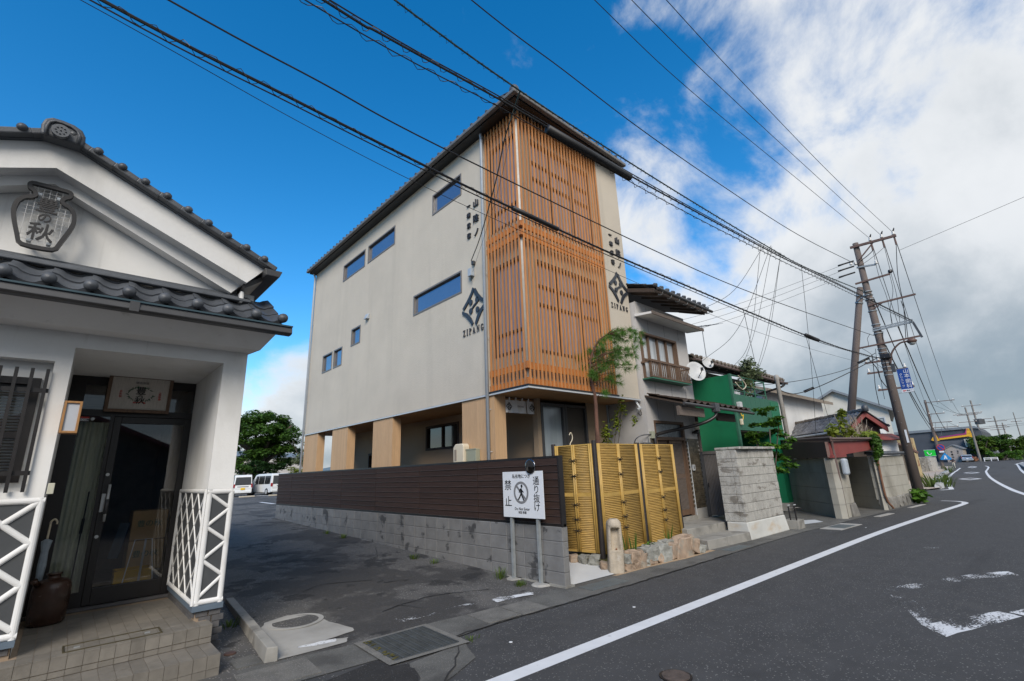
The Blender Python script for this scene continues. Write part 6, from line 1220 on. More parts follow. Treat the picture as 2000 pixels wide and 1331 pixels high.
# small outbuilding with red gable
ob = thing('outbuilding', (23, 5, 0), 'small tiled outbuilding with red painted gable boards behind the garage', 'outbuilding')
AX = Vector((.76, .65, 0)).normalized(); NX = Vector((.65, -.76, 0)).normalized(); A0 = Vector((22.0, 4.235, 3.20))
rp = lambda s_, u, z: tuple(A0+AX*s_+NX*u+Vector((0, 0, z)))
HWD, DRP, LEN = .66, .60, 5.6
for sg in (1, -1):
    MB().hexa([rp(0, 0, -.03), rp(0, sg*HWD, -DRP-.03), rp(LEN, sg*HWD, -DRP-.03), rp(LEN, 0, -.03), rp(0, 0, .03), rp(0, sg*HWD, -DRP+.03), rp(LEN, sg*HWD, -DRP+.03), rp(LEN, 0, .03)]).build('roof', m_wood_d, ob)
    MB().hexa([rp(-.05, 0, -.16), rp(-.05, sg*(HWD+.02), -DRP-.17), rp(.02, sg*(HWD+.02), -DRP-.17), rp(.02, 0, -.16), rp(-.05, 0, .02), rp(-.05, sg*(HWD+.02), -DRP+.01), rp(.02, sg*(HWD+.02), -DRP+.01), rp(.02, 0, .02)]).build('barge_board', m_red, ob)
to = tile_mesh('pan_tile', m_tile_old); to_e = tile_mesh('eave_tile', m_tile_old, eave=True)
sdv = (Vector(rp(0, 0, 0))-Vector(rp(0, -HWD, -DRP))); tiles(ob, Vector(rp(LEN, -HWD-.05, -DRP+.02))+Vector((0, 0, .02)), -AX, sdv, 21, 4, to, to_e, .266, .235, jit=.010)
sdv = (Vector(rp(0, 0, 0))-Vector(rp(0, HWD, -DRP))); tiles(ob, Vector(rp(-.05, HWD+.05, -DRP+.02))+Vector((0, 0, .02)), AX, sdv, 4, 4, to, to_e, .266, .235, jit=.008)
for k in range(16): MB().beam(rp(-.1+.36*k, 0, .09), rp(.25+.36*k, 0, .10+random.uniform(-.01, .02)), .17, .11).build('ridge_tile', m_tile_br if k > 2 else m_tile_old, ob, bevel=.03)
MB().lathe([(.10, -.1), (.11, .08), (.05, .15), (0, .16)], rp(-.12, 0, .12), 10).build('ridge_end', m_tile, ob, smooth=True)
m = MB(); m.add([rp(.25, -HWD+.1, -DRP-.05), rp(.25, HWD-.1, -DRP-.05), rp(.25, 0, -.1)], [(0, 1, 2)]); m.quad(rp(.25, -HWD+.1, -3.2), rp(.25, HWD-.1, -3.2), rp(.25, HWD-.1, -DRP-.05), rp(.25, -HWD+.1, -DRP-.05)); m.quad(rp(.25, -HWD+.1, -3.2), rp(LEN, -HWD+.1, -3.2), rp(LEN, -HWD+.1, -DRP), rp(.25, -HWD+.1, -DRP)); m.quad(rp(.25, HWD-.1, -3.2), rp(LEN, HWD-.1, -3.2), rp(LEN, HWD-.1, -DRP), rp(.25, HWD-.1, -DRP)); m.build('wall', m_wood_d, ob)
MB().hexa([rp(-.35, -.3, -1.02), rp(-.35, .95, -1.10), rp(.25, .95, -.86), rp(.25, -.3, -.80), rp(-.35, -.3, -.98), rp(-.35, .95, -1.06), rp(.25, .95, -.82), rp(.25, -.3, -.76)]).build('red_lean_to', m_red, ob); MB().hexa([rp(.0, .3, -3.2), rp(.0, .9, -3.2), rp(.25, .9, -3.2), rp(.25, .3, -3.2), rp(.0, .3, -1.0), rp(.0, .9, -1.02), rp(.25, .9, -.95), rp(.25, .3, -.95)]).build('white_wall', m_white, ob)
MB().tube([rp(-.05, -HWD-.12, -DRP-.05), rp(LEN, -HWD-.12, -DRP-.05)], .04, 8).build('gutter', m_pipe, ob)
# climbing greenery over the garage
def ivy(name, cl, n, sz, mat, label): t = thing(name, cl[0][0], label, 'plant', 'climbers over the garage'); st_ = MB(); [st_.tube(crom([Vector(c)-Vector((0, 0, r_[2])), Vector(c)+Vector((.05, .05, 0)), Vector(c)+Vector((0, 0, r_[2]))], 3), .008, 4) for c, r_ in cl]; st_.build('stems', m_barkg, t); leaves('foliage', cl, n, sz, mat, t, .5, 1.5, .6)
ivy('hanging_ivy', [((18.35, 3.42, 2.05), (.28, .16, .20)), ((18.30, 3.38, 1.78), (.16, .10, .25)), ((18.5, 3.42, 1.95), (.16, .1, .25)), ((18.1, 3.45, 1.6), (.05, .05, .3))], 900, .075, m_leaf, 'green ivy hanging over the right end of the garage beam')
ivy('yellow_climber', [((17.6, 4.0, 2.55), (.16, .16, .45)), ((17.2, 4.2, 2.4), (.3, .2, .22)), ((18.0, 3.9, 2.3), (.14, .14, .24)), ((17.75, 4.0, 2.95), (.22, .15, .14))], 620, .07, m_leafy, 'yellow-green climber standing on the garage roof')
ivy('yellow_creeper', [((18.9, 3.75, 2.25), (.5, .25, .14)), ((19.6, 3.75, 2.28), (.4, .25, .16))], 420, .075, m_leafy, 'yellow creeper along the right edge of the garage roof')
t = thing('dry_stems', (19.2, 3.95, 2.2), 'tangle of bare dry stems before the red gable', 'plant'); m = MB()
for k in range(42): a = Vector((18.2+random.random()*2.0, 3.8+random.random()*.5, 2.15)); b = a+Vector((random.uniform(-.4, .4), random.uniform(-.2, .2), random.uniform(.3, .85))); m.tube(crom([a, (a+b)/2+Vector((random.uniform(-.1, .1), 0, .1)), b], 3), .007, 4)
o = m.build('stems', M('dry_stem', (.30, .25, .20), .9), t); o['kind'] = 'stuff'

# pine and slim shrub behind the bamboo fence
t = thing('young_pine', (7.76, 5.93, .1), 'young red-barked pine leaning over the bamboo fence', 'pine tree'); bx_, by_ = 7.98, 6.08
mb = MB(); trunk = crom([(7.76, 5.93, .1), (7.76, 5.92, 1.3)]+[(7.74, 5.92, 2.06), (7.75, 5.92, 2.41), (7.76, 5.91, 2.93), (7.73, 5.94, 3.25), (7.72, 5.96, 3.52), (7.77, 5.89, 3.9), (7.86, 5.76, 4.16), (7.96, 5.63, 4.26)], 5); mb.tube(trunk, [.055-.00092*i for i in range(len(trunk))], 9); mb.build('trunk', m_bark, t, smooth=True)
TUFT = [(7.42, 6.1, 3.78), (7.54, 6.22, 3.62), (7.52, 6.09, 3.52), (7.69, 6.09, 3.59), (7.79, 5.98, 3.93), (7.57, 5.75, 3.42), (7.51, 5.79, 3.4), (7.82, 6.13, 3.35), (7.78, 5.66, 3.03), (7.87, 5.5, 4.13), (8.18, 5.8, 4.2), (7.87, 5.73, 4.05), (8.26, 5.53, 4.32), (7.85, 5.15, 4.23), (7.96, 5.15, 4.02), (7.8, 4.88, 4.11), (8.09, 4.93, 4.04), (8.23, 4.95, 3.97), (8.0, 4.96, 3.7), (8.06, 5.09, 3.78), (7.95, 5.19, 3.63), (7.68, 4.98, 3.47), (8.04, 5.14, 3.48), (8.13, 5.48, 4.03), (7.94, 5.47, 3.82), (7.71, 5.53, 3.53), (8.2, 5.65, 3.43), (8.03, 5.5, 3.25), (8.07, 5.68, 3.31), (8.09, 5.81, 3.98), (7.93, 5.87, 3.92), (7.86, 6.16, 3.93), (7.56, 6.07, 3.82), (7.7, 6.25, 3.73), (7.94, 5.6, 3.66), (8.24, 5.65, 3.71), (8.0, 5.32, 4.11), (7.67, 5.03, 3.78), (7.73, 4.98, 3.77), (7.84, 4.9, 3.79), (7.97, 6.06, 3.99), (7.81, 5.77, 3.72), (7.84, 5.91, 3.39), (7.77, 5.7, 3.52), (8.05, 5.51, 4.23), (7.96, 4.88, 4.12), (7.76, 5.15, 3.68), (7.74, 6.01, 3.62)]
m = MB()
for k, e in enumerate(TUFT):
    e = Vector(e); c = min(trunk[18:], key=lambda p: (p-e).length+abs(p.z-e.z+.08)*.6)
    mid = c.lerp(e, .55)+Vector((random.uniform(-.05, .05), random.uniform(-.05, .05), .07)); q = crom([c, mid, e], 4); MB().tube(q, [.0085-.0007*i for i in range(9)], 5).build('branch', m_bark, t, smooth=True)
    for j in range(4):
        cc = q[-1-j]+Vector((random.gauss(0, .03), random.gauss(0, .03), random.gauss(0, .025))); d_ = (q[-1]-q[-4]).normalized()
        for _ in range(52):
            v = (d_*random.uniform(.1, .8)+Vector((random.gauss(0, .6), random.gauss(0, .6), random.gauss(-.05, .6)))).normalized()*random.uniform(.08, .15)
            s_ = v.cross(Vector((random.random(), random.random(), random.random()))).normalized()*.0021; m.add([cc-s_, cc+s_, cc+v*.6+s_*.8, cc+v+Vector((0, 0, -.012)), cc+v*.6-s_*.8], [(0, 1, 2, 4), (4, 2, 3)])
o = m.build('needles', m_needle, t); o['kind'] = 'stuff'
t = thing('slim_shrub', (8.55, 6.3, .1), 'slim shrub with sparse light green leaves beside the pine', 'shrub'); m = MB(); ends = []
for k in range(4): m.tube(crom([(8.5+.06*k, 6.3, .1), (8.42+.09*k, 6.25, 1.6), (8.40+.1*k, 6.2-.03*k, 2.1), (8.46+.12*k, 6.1-.04*k, 2.4+.15*k)], 5), .009, 5)
m.build('stems', m_barkg, t); leaves('foliage', [((8.42, 6.2, 2.25), (.16, .14, .30)), ((8.62, 6.05, 2.5), (.15, .14, .28)), ((8.78, 5.98, 2.85), (.13, .12, .26)), ((8.52, 6.2, 1.95), (.18, .15, .2)), ((8.98, 5.85, 2.55), (.10, .1, .12))], 520, .045, m_leafy, t, .5, 1.6, .8)

# ================================================================== UTILITY POLES
PX, PY = 22.03, 3.22
up_ = thing('utility_pole', (PX, PY, 0), 'tall dark concrete utility pole with crossarms and street lamp at the junction', 'utility pole')
MB().lathe([(.165, 0), (.10, 9.84), (.0, 9.86)], (PX, PY, 0), 16).build('shaft', m_pole, up_, smooth=True)
def arm(z, y0, y1, wd=.07, dz=0, mat=None): return MB().beam((PX-.12, y0, z), (PX-.12, y1, z+dz), wd, wd).build('crossarm', mat or m_steel, up_)
arm(9.68, 3.40, 1.93, .085, -.06); arm(8.16, 3.52, 2.40, .06, .05); arm(7.18, 3.30, 1.85, .06, .04); arm(6.18, 3.35, 2.12, .06, .06, m_galv); arm(6.26, 3.35, 2.12, .04, .06, m_galv); arm(5.62, 3.9, 2.05, .055, .06); arm(8.80, 3.35, 2.75, .06, -.08, m_galv)
for k in range(8): MB().beam((PX-.12, 3.3-.15*k, 6.18), (PX-.12, 3.22-.15*k, 6.27), .012, .012).build('lattice', m_galv, up_)
MB().beam((PX-.12, 3.2, 9.1), (PX-.12, 2.65, 9.62), .04, .04).build('brace', m_steel, up_); MB().beam((PX-.12, 3.2, 7.0), (PX-.12, 2.85, 7.18), .04, .04).build('brace', m_steel, up_)
ins = MB().lathe([(.02, 0), (.05, .02), (.055, .06), (.03, .08), (.045, .10), (.03, .14), (.02, .17)], (0, 0, 0), 10).mesh('insulator', True); ins.materials.append(m_porc)
for y, z in ((2.72, 9.66), (2.36, 9.64), (2.0, 9.62)):
    inst('insulator', ins, Matrix.Translation((PX-.12, y, z+.05)), up_); MB().tube(crom([(PX-.14, y, z+.2), (PX-.10, y-.06, z+.32), (PX-.05, y-.02, z+.22)], 3), .016, 5).build('jumper', m_wire, up_); MB().tube([(PX-.1, y, z-.04), (PX-.1, y, z-.35)], .03, 6).build('cutout', m_steel, up_)
for y, z in ((3.50, 8.95), (3.36, 8.90), (2.72, 8.72)): inst('insulator', ins, Matrix.Translation((PX-.14, y, z)), up_)
for z in (7.75, 7.6, 7.42, 6.95, 6.4, 6.05, 5.45, 5.3, 4.9, 4.75, 4.6, 4.45): MB().lathe([(.15, 0), (.15, .03)], (PX, PY, z), 12).build('band', m_galv, up_)
MB().box(PX-.2, PX+.1, 2.98, 3.3, 5.05, 5.25).build('cable_case', m_black, up_, bevel=.04); MB().box(PX-.06, PX+.06, PY-.24, PY-.1, 4.55, 4.85).build('switch_box', m_dgrey, up_)
MB().beam((PX-.12, 2.14, 6.24), (PX-.12, 2.0, 5.62), .05, .07).build('hanging_arm', m_dgrey, up_); MB().lathe([(.05, 0), (.08, .04), (.06, .12), (0, .13)], (PX-.12, 2.38, 8.24), 10).build('terminal', m_black, up_)
for k in range(12): MB().tube([(PX-.17, PY-.03, 1.9+.4*k), (PX-.27, PY-.05, 1.9+.4*k)], .009, 5).build('step_bolt', m_galv, up_)
for z in (2.75, 2.1): MB().lathe([(.155, 0), (.155, .42)], (PX, PY, z), 12).build('plate', m_pole, up_) if False else None
MB().box(PX-.165, PX-.15, PY-.12, PY-.06, 2.0, 2.45).build('number_plate', m_signw, up_)
sl_ = thing('street_lamp', (PX, PY-.1, 4.9), 'curved arm street lamp mounted on the junction utility pole', 'street lamp'); MB().tube(crom([(PX-.1, PY-.15, 4.85), (PX-.15, PY-.28, 5.25), (PX-.18, PY-.55, 5.52), (PX-.2, PY-.80, 5.56)], 6), .03, 8).build('arm', m_steel, sl_, smooth=True)
MB().lathe([(.02, -.11), (.10, -.09), (.15, -.02), (.155, .01), (.10, .07), (.02, .09)], (PX-.2, PY-.92, 5.54), 14).build('head', m_steel, sl_, smooth=True); MB().lathe([(.0, -.14), (.07, -.12), (.12, -.04), (.12, -.0)], (PX-.2, PY-.92, 5.52), 14).build('lens', M('lamp_lens', (.40, .42, .40), .2), sl_, smooth=True)
# dental clinic sign hung on the pole
cs = thing('clinic_sign', (PX, 2.8, 3.7), 'tall blue clinic sign with white characters on the utility pole', 'sign'); XQ = PX-.02
MB().box(XQ, XQ+.02, 2.62, 2.96, 3.88, 4.62).build('board', m_blue, cs); MB().box(XQ-.001, XQ+.02, 2.62, 2.96, 3.77, 3.879).build('lower_board', m_signw, cs)
for ch, z in zip('山本歯科', (4.53, 4.36, 4.17, 3.99)): text(ch, (XQ-.004, 2.71, z), (0, -1, 0), (0, 0, 1), .165, m_signw, cs, .002, 'character')
for k, ch in enumerate('クリニック'): text(ch, (XQ-.004, 2.875, 4.42-.105*k), (0, -1, 0), (0, 0, 1), .10, m_signw, cs, .002, 'character')
MB().add([(XQ-.004, 2.94, 3.825), (XQ-.004, 2.89, 3.86), (XQ-.004, 2.89, 3.84), (XQ-.004, 2.83, 3.84), (XQ-.004, 2.83, 3.81), (XQ-.004, 2.89, 3.81), (XQ-.004, 2.89, 3.79)], [tuple(range(7))]).build('arrow', m_rsign, cs); text('国道すぐ', (XQ-.004, 2.72, 3.825), (0, -1, 0), (0, 0, 1), .05, m_text, cs, .001, 'small_lettering')
for z in (3.76, 4.63): MB().tube([(XQ, 3.1, z), (XQ+.01, 2.62, z)], .008, 5).build('bracket', m_galv, cs)
t = thing('leaning_pole', (24, 5.9, 0), 'bare leaning strut pole crossing behind the utility pole', 'utility pole'); MB().tube([(24, 5.92, 0), (24, 3.72, 8.58)], [.17, .12], 14).build('shaft', m_pole, t, smooth=True)
for z in (.92, .955): MB().tube([(24, 5.92-2.2*z-.0, 8.58*z), (24, 5.92-2.2*z-.02, 8.58*z+.06)], .15, 12).build('band', m_galv, t)
MB().beam((23.9, 3.9, 8.0), (22.1, 3.3, 7.7), .05, .05).build('tie', m_galv, t)
def farpole(x, y, h, label, arms, r_=.15, mat=None, tilt=0, name='distant_pole'):
    z0 = zg(x); t = thing(name, (x, y, z0), label, 'utility pole', 'distant utility poles'); MB().tube([(x, y, z0), (x, y+tilt, z0+h)], [r_, r_*.62], 8).build('shaft', mat or m_pole2, t)
    for z, a, b in arms: MB().beam((x-.1, y+a, z0+z), (x-.1, y+b, z0+z), .09, .09).build('crossarm', m_steel, t); [inst('insulator', ins, Matrix.Translation((x-.1, y+a+(b-a)*f_, z0+z+.05)) @ Matrix.Scale(1.4, 4), t) for f_ in (.05, .5, .95)]
    return t
farpole(33, 4.85, 7.5, 'slim banded pole behind the leaning strut pole', [(6.3, -.9, .9), (5.3, -1.0, .6), (6.9, -.4, .9)], .15, m_pole)
pa = farpole(102.4, 11.18, 10.9, 'dark utility pole with road signs at the far end of the sidewalk', [(10.5, -3.6, .2), (8.6, -2.0, 0), (7.2, -2.6, .2), (6.4, -3.2, 0)], .25, m_pole)
rs = thing('no_parking_sign', (102, 11, 3), 'round blue no-parking sign on the far dark pole', 'road sign'); o = MB().lathe([(0, 0), (.5, 0), (.5, .04), (0, .04)], (0, 0, 0), 24).build('disc', m_rsign); o.matrix_basis = Matrix.Translation((101.9, 10.75, 2.45)) @ Matrix.Rotation(R(-90), 4, 'Y'); b = o.matrix_basis.copy(); attach(o, rs); o.matrix_basis = b
o = MB().lathe([(0, 0), (.4, 0), (.4, .05), (0, .05)], (0, 0, 0), 24).build('face', m_blue); o.matrix_basis = Matrix.Translation((101.88, 10.75, 2.45)) @ Matrix.Rotation(R(-90), 4, 'Y'); b = o.matrix_basis.copy(); attach(o, rs); o.matrix_basis = b
MB().beam((101.8, 11.0, 2.72), (101.8, 10.5, 2.18), .01, .09, up=(0, .7, .7)).build('slash', m_rsign, rs); MB().box(101.9, 101.95, 10.45, 11.05, 1.68, 1.92).build('plate', m_signw, rs)
rs = thing('crossing_sign', (102, 10.5, 1.2), 'blue pointed pedestrian crossing sign under the no-parking sign', 'road sign'); k = MB(); k.prism([(9.85, .55), (11.1, .55), (11.15, .75), (10.7, 1.35), (10.48, 1.62), (10.25, 1.35), (9.8, .75)], lambda u, v, d: (d, u, v), 101.85, 101.92); k.build('board', m_bsky, rs); k = MB(); k.prism([(10.3, .65), (10.45, .65), (10.5, .9), (10.6, .65), (10.75, .65), (10.58, 1.05), (10.62, 1.2), (10.4, 1.2)], lambda u, v, d: (d, u, v), 101.83, 101.845); k.build('figure', m_signw, rs)
for a in ((152.8, 8.71, 13.4, 'tallest far pole with spike and two crossarms beside the hedge', [(12.2, -1.6, 1.8), (10.6, -1.4, 1.2), (6.9, -5, 6), (9.0, -2.6, .5)], .25), (137, 8.9, 11.0, 'far pole with transformer left of the tallest far pole', [(9.6, -2.2, 2.2), (9.4, -1.6, 1.6), (8.0, -1.2, 1.6)], .22), (150, 5.55, 9.3, 'far pole right of the tallest far pole above the hedge', [(8.2, -1.8, 1.4), (7.2, -1.6, 1.2), (6.4, -1.2, 1.2)], .2), (150, 4.6, 7.8, 'short far pole standing behind the hedge', [(5.2, -.4, .4)], .16)): farpole(*a)
t = farpole(160, 2.62, 10.3, 'thin far mast with a small wind vane above the trees', [(8.2, -1.0, .8)], .13, m_pole2)
tb = thing('transformer', (137, 8.0, 8), 'grey transformer drum hanging on a far pole', 'transformer'); MB().lathe([(.05, 0), (.8, .05), (.8, 1.0), (.4, 1.15), (0, 1.15)], (138, 7.4, 7.0), 12).build('drum', m_dgrey, tb)

# ================================================================== WIRES
def wire(name, pts, r_, label, mat=None, sub=8, lash=0, sleeves=()):
    q = crom(pts, sub); t = MB().tube(q, r_, 6).build(name, mat or m_wire); tag(t, label, 'wire' if 'cable' not in name else 'cable', 'overhead lines')
    if lash:
        L = [0]; 
        for a, b in zip(q, q[1:]): L.append(L[-1]+(b-a).length)
        hx = []; n = int(L[-1]/.05); xs = np.array([p[:] for p in q]); La = np.array(L)
        for k in range(n):
            s_ = L[-1]*k/n; p = Vector([float(np.interp(s_, La, xs[:, j])) for j in range(3)]); a = s_/lash*6.283; rr_ = r_*1.5+.012+.010*math.sin(s_*1.7)
            hx.append(p+Vector((0, math.cos(a), math.sin(a)))*rr_-Vector((0, 0, .012)))
        MB().tube(hx, .0035, 4).build('lashing_wire', mat or m_wire, t)
    for a, b, rs_ in sleeves: MB().tube([a, b], rs_, 10).build('splice_sleeve', m_wire, t, smooth=True)
    return t
def ext(p, q, f_): p, q = Vector(p), Vector(q); return tuple(q+(q-p)*f_)
wire('drop_wire', [(-3, 4.55, 5.75), (-.51, 4.43, 5.40), (1.19, 4.34, 5.09), (2.49, 4.28, 4.92), (4.0, 4.2, 4.80), (7.31, 4.04, 4.60), (10.59, 3.87, 4.47), (14.5, 3.6, 4.45), (21.9, 3.3, 4.7)], .0035, 'thinnest lowest wire crossing in front of the slatted corner')
wire('telephone_cable', [(-4, 4.52, 6.0), (-.44, 4.34, 5.42), (1.15, 4.26, 5.25), (2.4, 4.2, 5.14), (3.94, 4.12, 5.03), (7.26, 3.96, 4.91), (14.79, 3.58, 4.80), (19.55, 3.34, 4.92), (21.9, 3.25, 5.1)], .015, 'thick lashed telephone cable sagging below the emblem', lash=.22, sleeves=(((3.94, 4.115, 5.03), (4.80, 4.075, 4.985), .034), ((14.2, 3.61, 4.81), (15.1, 3.565, 4.795), .05)))
wire('messenger_wire', [(-4, 4.5, 6.0), (-.44, 4.355, 5.375), (1.15, 4.275, 5.20), (2.4, 4.215, 5.09), (3.94, 4.135, 4.98), (7.26, 3.975, 4.86), (14.79, 3.595, 4.75), (21.9, 3.26, 5.05)], .007, 'thin messenger wire running just under the thick telephone cable')
wire('service_cable', [(-4, 4.6, 6.3), (.01, 4.4, 5.80), (1.38, 4.33, 5.68), (2.87, 4.26, 5.56), (7.48, 4.03, 5.43), (11.75, 3.81, 5.46), (20.65, 3.37, 5.90), (22, 3.3, 6.0)], .009, 'single dark cable above the telephone cable')
wire('communication_cable', [(-3, 3.4, 5.75), (.94, 3.19, 5.42), (1.52, 3.17, 5.42), (3.1, 3.09, 5.46), (4.28, 3.03, 5.44), (5.98, 2.94, 5.46), (9.55, 2.76, 5.57), (12.37, 2.62, 5.73), (16.63, 2.41, 5.98), (21.9, 2.14, 6.27)], .012, 'thick communication cable bundle with long black splice case', lash=.20, sleeves=(((3.55, 3.06, 5.425), (5.11, 2.985, 5.41), .050),))
wire('communication_wire', [(-3, 3.42, 5.68), (.94, 3.21, 5.33), (3.1, 3.11, 5.38), (5.98, 2.96, 5.37), (9.55, 2.78, 5.50), (12.37, 2.64, 5.66), (21.9, 2.16, 6.22)], .006, 'lower wire of the communication bundle', lash=.26)
wire('guy_wire', [(-3, 3.41, 5.80), (.94, 3.20, 5.47), (3.1, 3.10, 5.51), (5.98, 2.95, 5.51), (9.55, 2.77, 5.62), (12.37, 2.63, 5.78), (21.9, 2.15, 6.30)], .007, 'upper wire of the communication bundle')
wire('low_voltage_line', [(-2, 4.3, 7.8), (2.05, 4.1, 7.18), (3.93, 4.01, 6.98), (6.24, 3.89, 6.88), (8.96, 3.75, 6.84), (12.41, 3.58, 6.86), (15.19, 3.44, 6.96), (21.9, 3.11, 7.6)], .013, 'green-black twisted low voltage line passing the roof corner', m_wireg, lash=.12)
wire('spare_line', [(-1, 4.4, 8.9), (3.3, 4.19, 8.29), (5.27, 4.09, 8.18), (7.41, 3.98, 8.06), (10.47, 3.83, 8.06), (15.5, 3.58, 8.22), (22, 3.25, 8.85)], .010, 'dark line crossing the sky right of the roof corner', lash=0)
wire('high_voltage_line', [(-1, 3.75, 9.9), (5.34, 3.43, 9.24), (8.42, 3.28, 9.08), (14.28, 2.99, 9.30), (21.95, 2.72, 9.82)], .007, 'left of the three high voltage lines')
wire('high_voltage_line', [(-1, 3.45, 10.1), (5.99, 3.1, 9.45), (9.95, 2.9, 9.38), (15.04, 2.65, 9.50), (21.95, 2.36, 9.80)], .007, 'middle of the three high voltage lines')
wire('high_voltage_line', [(-1, 3.15, 10.3), (6.66, 2.77, 9.66), (10.89, 2.56, 9.52), (15.75, 2.31, 9.50), (21.95, 2.0, 9.78)], .007, 'right of the three high voltage lines')
wire('cross_line', [(22, 1.99, 9.04), (22, -1.44, 9.64), (22, -14, 11.9)], .006, 'thin line rising from the pole out of the right edge of the picture')
wire('drop_cable', [(4.08, 4.0, 6.96), (4.15, 4.25, 6.75), (4.25, 4.55, 6.55), (4.7, 5.3, 6.38), (5.4, 6.6, 6.12), (5.82, 7.45, 6.02)], .010, 'black service drop from the twisted line to the junction box', m_wireg)
wire('drop_stay', [(4.08, 3.98, 6.96), (4.9, 5.5, 6.32), (5.82, 7.40, 5.75)], .003, 'thin stay wire beside the service drop')
for i, (a, b, s_) in enumerate((((12.15, 3.55, 6.86), (11.66, 5.25, 5.45), .35), ((11.86, 3.55, 6.8), (14.3, 5.75, 4.27), .8), ((12.45, 3.5, 6.84), (14.78, 5.75, 4.12), .3), ((13.09, 3.5, 6.86), (15.93, 5.75, 4.07), .4), ((13.1, 3.5, 6.86), (16.6, 5.95, 4.3), .2), ((14.56, 3.45, 6.9), (17.3, 4.7, 2.25), .3), ((14.15, 3.6, 4.8), (18.01, 4.4, 2.22), .2), ((10.63, 3.8, 4.86), (16.57, 5.8, 4.56), .5), ((12.4, 3.5, 6.86), (13.0, 6.0, 4.4), .6))):
    mid = (Vector(a)+Vector(b))/2-Vector((0, 0, s_)); wire('house_drop', [a, tuple(mid), b], .0055, ('service drop to the eave of the grey house', 'slack drop to the green balcony post', 'drop to the green balcony rail', 'drop to the green house eave', 'thin drop to the balcony shrub', 'drop to the garage roof', 'drop from the splice to the outbuilding', 'wavy drop from the telephone cable to the green house', 'slack drop to the smaller dish')[i])
for i, (a, b) in enumerate((((21.4, 3.32, 8.93), (14, 10.5, 6.2)), ((21.4, 3.35, 8.72), (14, 10.7, 5.9)), ((21.5, 3.38, 8.5), (14, 10.9, 5.65)))):
    mid = (Vector(a)+Vector(b))/2-Vector((0, 0, .3)); wire('side_line', [a, tuple(mid), b], .006, ('top line from the pole insulators down behind the grey house', 'middle line from the pole insulators down behind the grey house', 'bottom line from the pole insulators down behind the grey house')[i], sleeves=((a, Vector(a).lerp(Vector(b), .06), .03),))
wire('garage_cable', [(21.7, 3.4, 5.1), (20.6, 4.3, 4.5), (20.1, 5.2, 4.1), (19.3, 5.7, 3.9), (18.55, 5.88, 4.0)], .016, 'double cable running from the pole to the green house', sleeves=(((20.05, 5.2, 4.12), (19.9, 5.5, 4.0), .05),)); wire('garage_cable', [(21.7, 3.4, 5.3), (20.9, 4.2, 4.75), (20.0, 5.6, 4.45), (19.2, 7.2, 4.4)], .012, 'upper cable stub with black sleeve near the leaning pole', sleeves=(((21.5, 3.6, 5.12), (21.2, 3.9, 4.95), .045),))
for i, (y, z, y2, z2, s_) in enumerate(((2.72, 9.66, 11.0, 9.7, 2.6), (2.36, 9.64, 9.6, 9.7, 2.6), (2.0, 9.62, 8.0, 9.7, 2.6), (3.1, 5.6, 10.6, 6.4, 2.3), (3.0, 5.0, 10.0, 5.6, 2.0), (2.6, 6.2, 9.2, 6.4, 2.4), (3.1, 7.5, 10.8, 7.9, 2.4))):
    a, b = Vector((22.1, y, z)), Vector((102.3, y2, z2)); wire('far_line', [a]+[a.lerp(b, f_)-Vector((0, 0, s_*4*f_*(1-f_))) for f_ in (.12, .25, .5, .75)]+[b], .012 if i < 3 else .02, ('leftmost high voltage span to the far pole', 'middle high voltage span to the far pole', 'rightmost high voltage span to the far pole', 'thick sagging cable to the far pole', 'lowest sagging cable to the far pole', 'cable from the lattice arm to the far pole', 'low voltage span to the far pole')[i])
for i, (y, z, y2, z2) in enumerate(((8.0, 9.7, 9.5, 9.3), (9.6, 9.7, 8.6, 9.2), (11, 9.7, 7.2, 9.2), (9.2, 6.4, 8.8, 6.7), (10, 5.6, 9, 6.2))):
    a, b = Vector((102.3, y, z)), Vector((137 if i < 3 else 152.7, y2, z2)); wire('distant_line', [a, a.lerp(b, .5)-Vector((0, 0, .9)), b], .02, ('first distant span beyond the signed pole', 'second distant span beyond the signed pole', 'third distant span beyond the signed pole', 'low distant cable to the tallest far pole', 'lowest distant cable to the tallest far pole')[i])
for i, (z, y2, z2) in enumerate(((6.9, -6, 8.5), (6.5, -8, 8.0), (8.0, -10, 9.5))): wire('distant_line', [(152.7, 8.7, z), (156, 0, z+.5), (160, y2*3, z2)], .03, ('upper distant line running right above the hedge', 'lower distant line running right above the hedge', 'topmost distant line running right above the hedge')[i])
